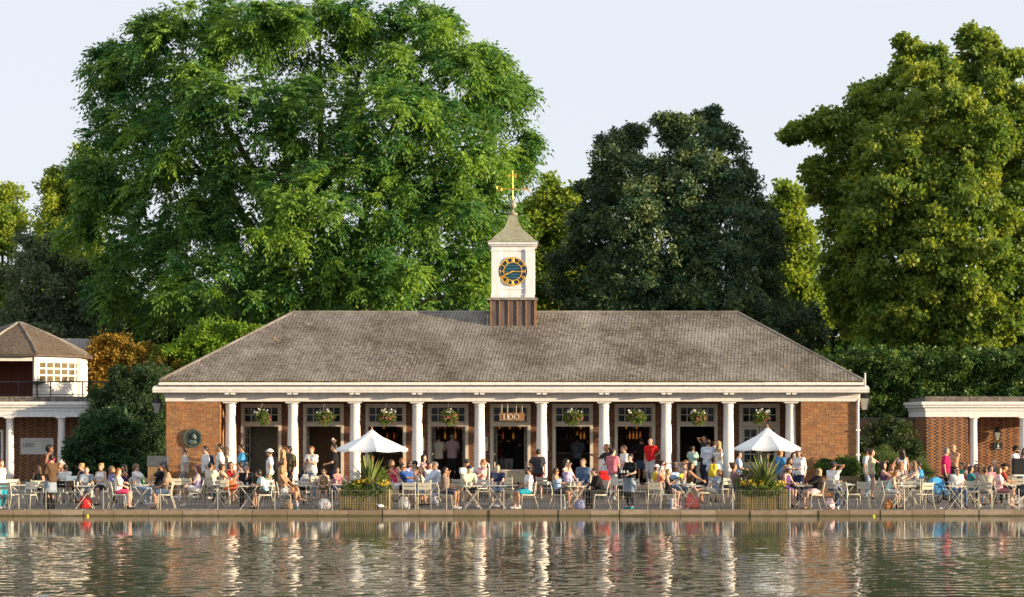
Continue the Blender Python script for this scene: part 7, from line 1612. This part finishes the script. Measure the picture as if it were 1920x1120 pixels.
for ti, t_ in enumerate(TABLES):
    for k in range(random.choice((1, 2, 2, 3))):
        kind = ('clear', 'white', 'clear', 'beer', 'clear', 'clear', 'white')[(ti + 3 * k) % 7]; o = bpy.data.objects.new('drinking_glass', gm_[kind]); C.objects.link(o)
        ox, oy = -.2 + .13 * k + random.uniform(-.03, .03), random.uniform(-.18, .18)
        o.location = (t_.location.x + ox, t_.location.y + oy, .731); tag(o, word[kind] + (' left', ' middle', ' right', ' far')[k] + ' on ' + t_['label'].replace('folding ', ''), 'glass')
def thingm(mb, name, m, px, d, z, lab, cat, rz=0.0, smooth=False): o = mb.build(name, m, loc=(X(px, d), d, z), rz=rz, smooth=smooth); return tag(o, lab, cat)
thingm(MB().lathe([(.036, 0), (.038, .02), (.038, .17), (.014, .23), (.013, .30)], n=10), 'bottle', mat('green_glass', (.03, .22, .05), rough=.1), 268.5, 62.3, .731, 'green glass bottle on the round table at left', 'bottle', smooth=True)
lpx = empty('laptop', (X(133, 63.9), 63.9, .728), R(200), 'pale blue-grey open laptop beside the white shirt man', 'laptop')
MB().b6(-.17, .17, -.12, .12, 0, .015).build('keyboard', mat('laptop_grey', (.3, .33, .36), rough=.4), lpx); MB().box((0, .14, .12), (.34, .012, .23), rx=R(-15)).build('screen', mat('laptop_lid', (.22, .32, .42), rough=.3), lpx)
thingm(MB().b6(-.22, .22, -.15, .15, 0, .012).box((.05, 0, .02), (.2, .25, .012), rz=.3).box((-.1, .03, .03), (.16, .2, .01), rz=-.4), 'newspaper', cloth('sky/white'), 1584, 62.5, .731, 'blue and white newspaper spread on the table by low planter', 'newspaper')
# bags and bottles on the ground
def sack(px, d, w_, h_, col, lab, name='bag', squash=.6, handles=True, z=0.0):
    rt = empty(name, (X(px, d), d, z), random.uniform(-.4, .4), lab, 'bag'); f = Field((-w_, -w_, -.02), (w_, w_, h_ * 1.1), .022); q = w_ * .30
    f.cone((-q * .7, 0, q * .8), (q * .7, 0, q * .8), q, q, .03).cone((-q * .8, 0, h_ * .5), (q * .8, 0, h_ * .5), q * .85, q * .85, .04).cone((-q * .6, 0, h_ * .85), (q * .6, 0, h_ * .85), q * .45, q * .45, .05).ell((q * .3, -q * .6, h_ * .4), (q * .6, q * .5, q * .6), .02)
    v_, q_ = f.mesh(); np_mesh('sack', v_, q_, cloth(col), smooth=True, parent=rt)
    if handles: MB().tube([(-q * .5, 0, h_ * .85), (-q * .4, 0, h_ * 1.15), (q * .4, 0, h_ * 1.15), (q * .5, 0, h_ * .85)], .008, 5).build('handle', cloth('black'), rt)
    return rt
sack(160, 61.6, .42, .42, 'red', 'plain red bag under the table at left')
sack(609, 60.7, .45, .34, 'white/navy', 'white and navy print bag on the ground left of planter')
sack(540, 60.8, .30, .32, 'tan', 'mustard tan bag under the crossed-legged blonde')
sack(535, 61.3, .40, .46, 'white/black', 'black and white bag behind the mustard tan bag')
sack(757, 60.9, .40, .40, 'white/lgrey', 'crumpled white carrier bag right of the left planter')
sack(1298, 61.2, .46, .50, 'hot/orange', 'bright pink and orange bag under the table at right of centre')
sack(1131, 66.6, .5, .62, 'red', 'large red rucksack standing on a chair by sixth column', 'rucksack', z=.47)
sack(1088, 60.95, .28, .30, 'purple/lblue', 'small purple and blue bag under the black shirt man\'s table')
sack(430, 63.9, .4, .34, 'red/orange', 'red and orange bag on the chair near first column', z=.47)
sack(572, 62.2, .32, .34, 'black/white', 'black bag on the round table near the blonde', z=.73)
sack(1556, 60.9, .30, .36, 'white/pink', 'white and pink flowered bag hanging low by the blonde at right')
sack(1666, 61.1, .3, .30, 'black/orange', 'black bag with orange spots by the teal vest woman\'s feet')
sack(814, 61.4, .3, .55, 'blue/white', 'blue and white towel bag hanging beside the brown-grey tee', z=.15)
cb = empty('carrier_bag', (X(1266, 61.1), 61.1, 0), .1, 'white paper carrier bag with red and blue print under chair', 'bag')
MB().b6(-.16, .16, -.06, .06, 0, .33).build('sack', mat('carrier_white', (.75, .75, .78), rough=.4), cb); MB().b6(.10, .158, -.064, -.0605, .01, .32).b6(-.158, -.12, -.064, -.0605, .01, .32).build('side_print', cloth('blue'), cb)
MB().tube([(-.05, -.066, .24), (.0, -.066, .28), (.04, -.066, .22), (-.05, -.066, .08), (.05, -.066, .08)], .014, 5).build('red_figure', cloth('red'), cb); MB().tube([(-.06, 0, .33), (-.05, 0, .42), (.05, 0, .42), (.06, 0, .33)], .006, 4).build('handle', cloth('red'), cb)
for px, d, c1, c2, lab in ((557, 60.8, 'teal', 'white', 'green and white plastic bottle on the ground beside blonde'), (1058, 60.9, 'white', 'lblue', 'white and blue plastic bottle by the folded-arms woman'), (1571, 61.1, 'white', 'blue', 'plastic bottle with blue base under the newspaper table')):
    b_ = empty('bottle', (X(px, d), d, 0), 0, lab, 'bottle'); MB().lathe([(.035, .09), (.036, .20), (.014, .25), (.014, .28)], n=10).build('top', cloth(c2), b_, smooth=True); MB().lathe([(.034, 0), (.036, .01), (.036, .089)], n=10).build('base', cloth(c1), b_, smooth=True)
# white bird-like litter and a paper scrap
thingm(MB().box((0, 0, .015), (.12, .09, .02), rz=.4).box((.02, 0, .03), (.08, .07, .02), rz=-.3), 'paper_scrap', GLS['white'], 1764, 61.3, 0, 'crumpled white paper scrap on the ground near pushchair', 'litter')
# white swan-necked lamp bracket near the boarded counter
wl = empty('swan_neck_post', (X(917, 68.6), 68.6, 0), 0, 'slim white swan-necked post beside the boarded counter', 'post')
MB().tube([(0, 0, 0), (0, 0, 1.15), (-.02, 0, 1.24), (-.09, 0, 1.28), (-.14, 0, 1.23)], .025, 8).build('pole', WHITE, wl, smooth=True); MB().ball((-.14, 0, 1.20), .06, 10, 7).build('head', WHITE, wl, smooth=True)
# pushchair and bicycle
def wheel(mb, c, r, axis_y=True, n=20, t=.02):
    pts = [(c[0] + r * math.cos(2 * PI * k / n), c[1], c[2] + r * math.sin(2 * PI * k / n)) for k in range(n + 1)]; return mb.tube(pts, t, 5, cap=False)
def bike(px, d, yaw, lab, col):
    b_ = empty('bicycle', (X(px, d), d, 0), R(yaw), lab, 'bicycle'); TY = mat('tyre', (.012, .012, .012), rough=.8); FR = mat('bike_frame_' + col, CL[col], rough=.3); CHR = mat('chrome', (.6, .6, .6), rough=.2, metal=.9)
    for wx in (-.52, .52):
        m_ = MB(); wheel(m_, (wx, 0, .34), .33, t=.02); w_ = m_.build('wheel', TY, b_)
        sp = MB()
        for k in range(10): a = PI * k / 10; sp.tube([(wx - .32 * math.cos(a), 0, .34 - .32 * math.sin(a)), (wx + .32 * math.cos(a), 0, .34 + .32 * math.sin(a))], .003, 3, cap=False)
        sp.build('spoke', CHR, w_)
    MB().tube([(-.52, 0, .34), (-.08, 0, .30), (.36, 0, .72), (-.2, 0, .74), (-.52, 0, .34)], .018, 6).tube([(-.08, 0, .30), (-.2, 0, .74), (-.23, 0, .86)], .018, 6).tube([(.52, 0, .34), (.36, 0, .72), (.32, 0, .95)], .016, 6).build('frame', FR, b_)
    MB().tube([(.28, -.27, .98), (.34, -.2, .98), (.32, 0, .97), (.34, .2, .98), (.28, .27, .98)], .014, 5).build('handlebar', BLACKM, b_); MB().ball((-.24, 0, .89), (.13, .07, .035), 10, 6).build('saddle', BLACKM, b_)
    pd = MB(); wheel(pd, (-.08, 0, .30), .10, t=.012); pd.tube([(-.08, -.08, .30), (-.02, -.08, .15)], .01, 4).tube([(-.08, .08, .30), (-.14, .08, .45)], .01, 4).box((-.02, -.12, .15), (.09, .08, .02)).box((-.14, .12, .45), (.09, .08, .02)); pd.build('crank', BLACKM, b_)
bike(1778, 64.6, 18, 'blue bicycle leaning near the crimson polo man', 'sky')
ps = empty('pushchair', (X(1756, 65.4), 65.4, 0), R(20), 'bright blue pushchair with black handles near the bicycle', 'pushchair')
PB = cloth('sky'); f = Field((-.4, -.4, .2), (.4, .4, 1.1), .025); f.ell((0, .02, .62), (.27, .30, .26), .02).cone((-.14, -.18, .45), (.14, -.18, .45), .13, .13, .05); f.cut((0, -.12, .72), (0, -1, .75)); v_, q_ = f.mesh(); np_mesh('hood', v_, q_, PB, smooth=True, parent=ps)
for sx in (-1, 1):
    MB().tube([(sx * .24, -.38, .1), (sx * .24, .1, .55), (sx * .22, .42, 1.02)], .014, 5).tube([(sx * .24, .34, .1), (sx * .24, -.05, .5)], .014, 5).build('frame_tube', BLACKM, ps)
    for yy in (-.38, .34):
        m_ = MB(); wheel(m_, (0, 0, 0), .10, t=.022); m_.v = [(sx * .26, yy + v[0], .12 + v[2]) for v in m_.v]; m_.build('wheel', mat('tyre', (.012, .012, .012), rough=.8), ps)
MB().tube([(-.22, .42, 1.02), (.22, .42, 1.02)], .02, 6).build('handle', BLACKM, ps)
ps2 = empty('pushchair', (X(1917, 62.0), 62.0, 0), R(-70), 'pushchair with pale grey wheel cut off by the right edge', 'pushchair')
f = Field((-.4, -.4, .2), (.4, .4, 1.1), .025); f.ell((0, .02, .55), (.24, .26, .2), .02); f.cut((0, -.1, .62), (0, -1, .75)); v_, q_ = f.mesh(); np_mesh('seat', v_, q_, cloth('char'), smooth=True, parent=ps2)
for sx in (-1, 1):
    MB().tube([(sx * .24, -.38, .16), (sx * .24, .1, .55), (sx * .22, .42, 1.0)], .014, 5).build('frame_tube', WHITE, ps2)
    for yy in (-.36, .30):
        m_ = MB(); wheel(m_, (0, 0, 0), .15, t=.025); m_.v = [(sx * .26, yy + v[0], .17 + v[2]) for v in m_.v]; m_.build('wheel', cloth('lgrey'), ps2)
# black instrument case on trestle at right edge
cs_ = empty('black_case', (X(1916, 68.4), 68.4, 0), 0, 'large black padded case on a white stand at right edge', 'case')
MB().box((0, 0, 1.17), (.62, .4, .56)).build('case_body', mat('case_black', (.012, .012, .014), rough=.8), cs_); MB().b6(-.33, .33, -.22, .22, .83, .885).build('stand_top', WHITE, cs_)
for sx in (-1, 1):
    for yy in (-.18, .18): MB().tube([(sx * .28, yy, 0), (sx * .28, yy, .83)], .018, 5).build('leg', WHITE, cs_)
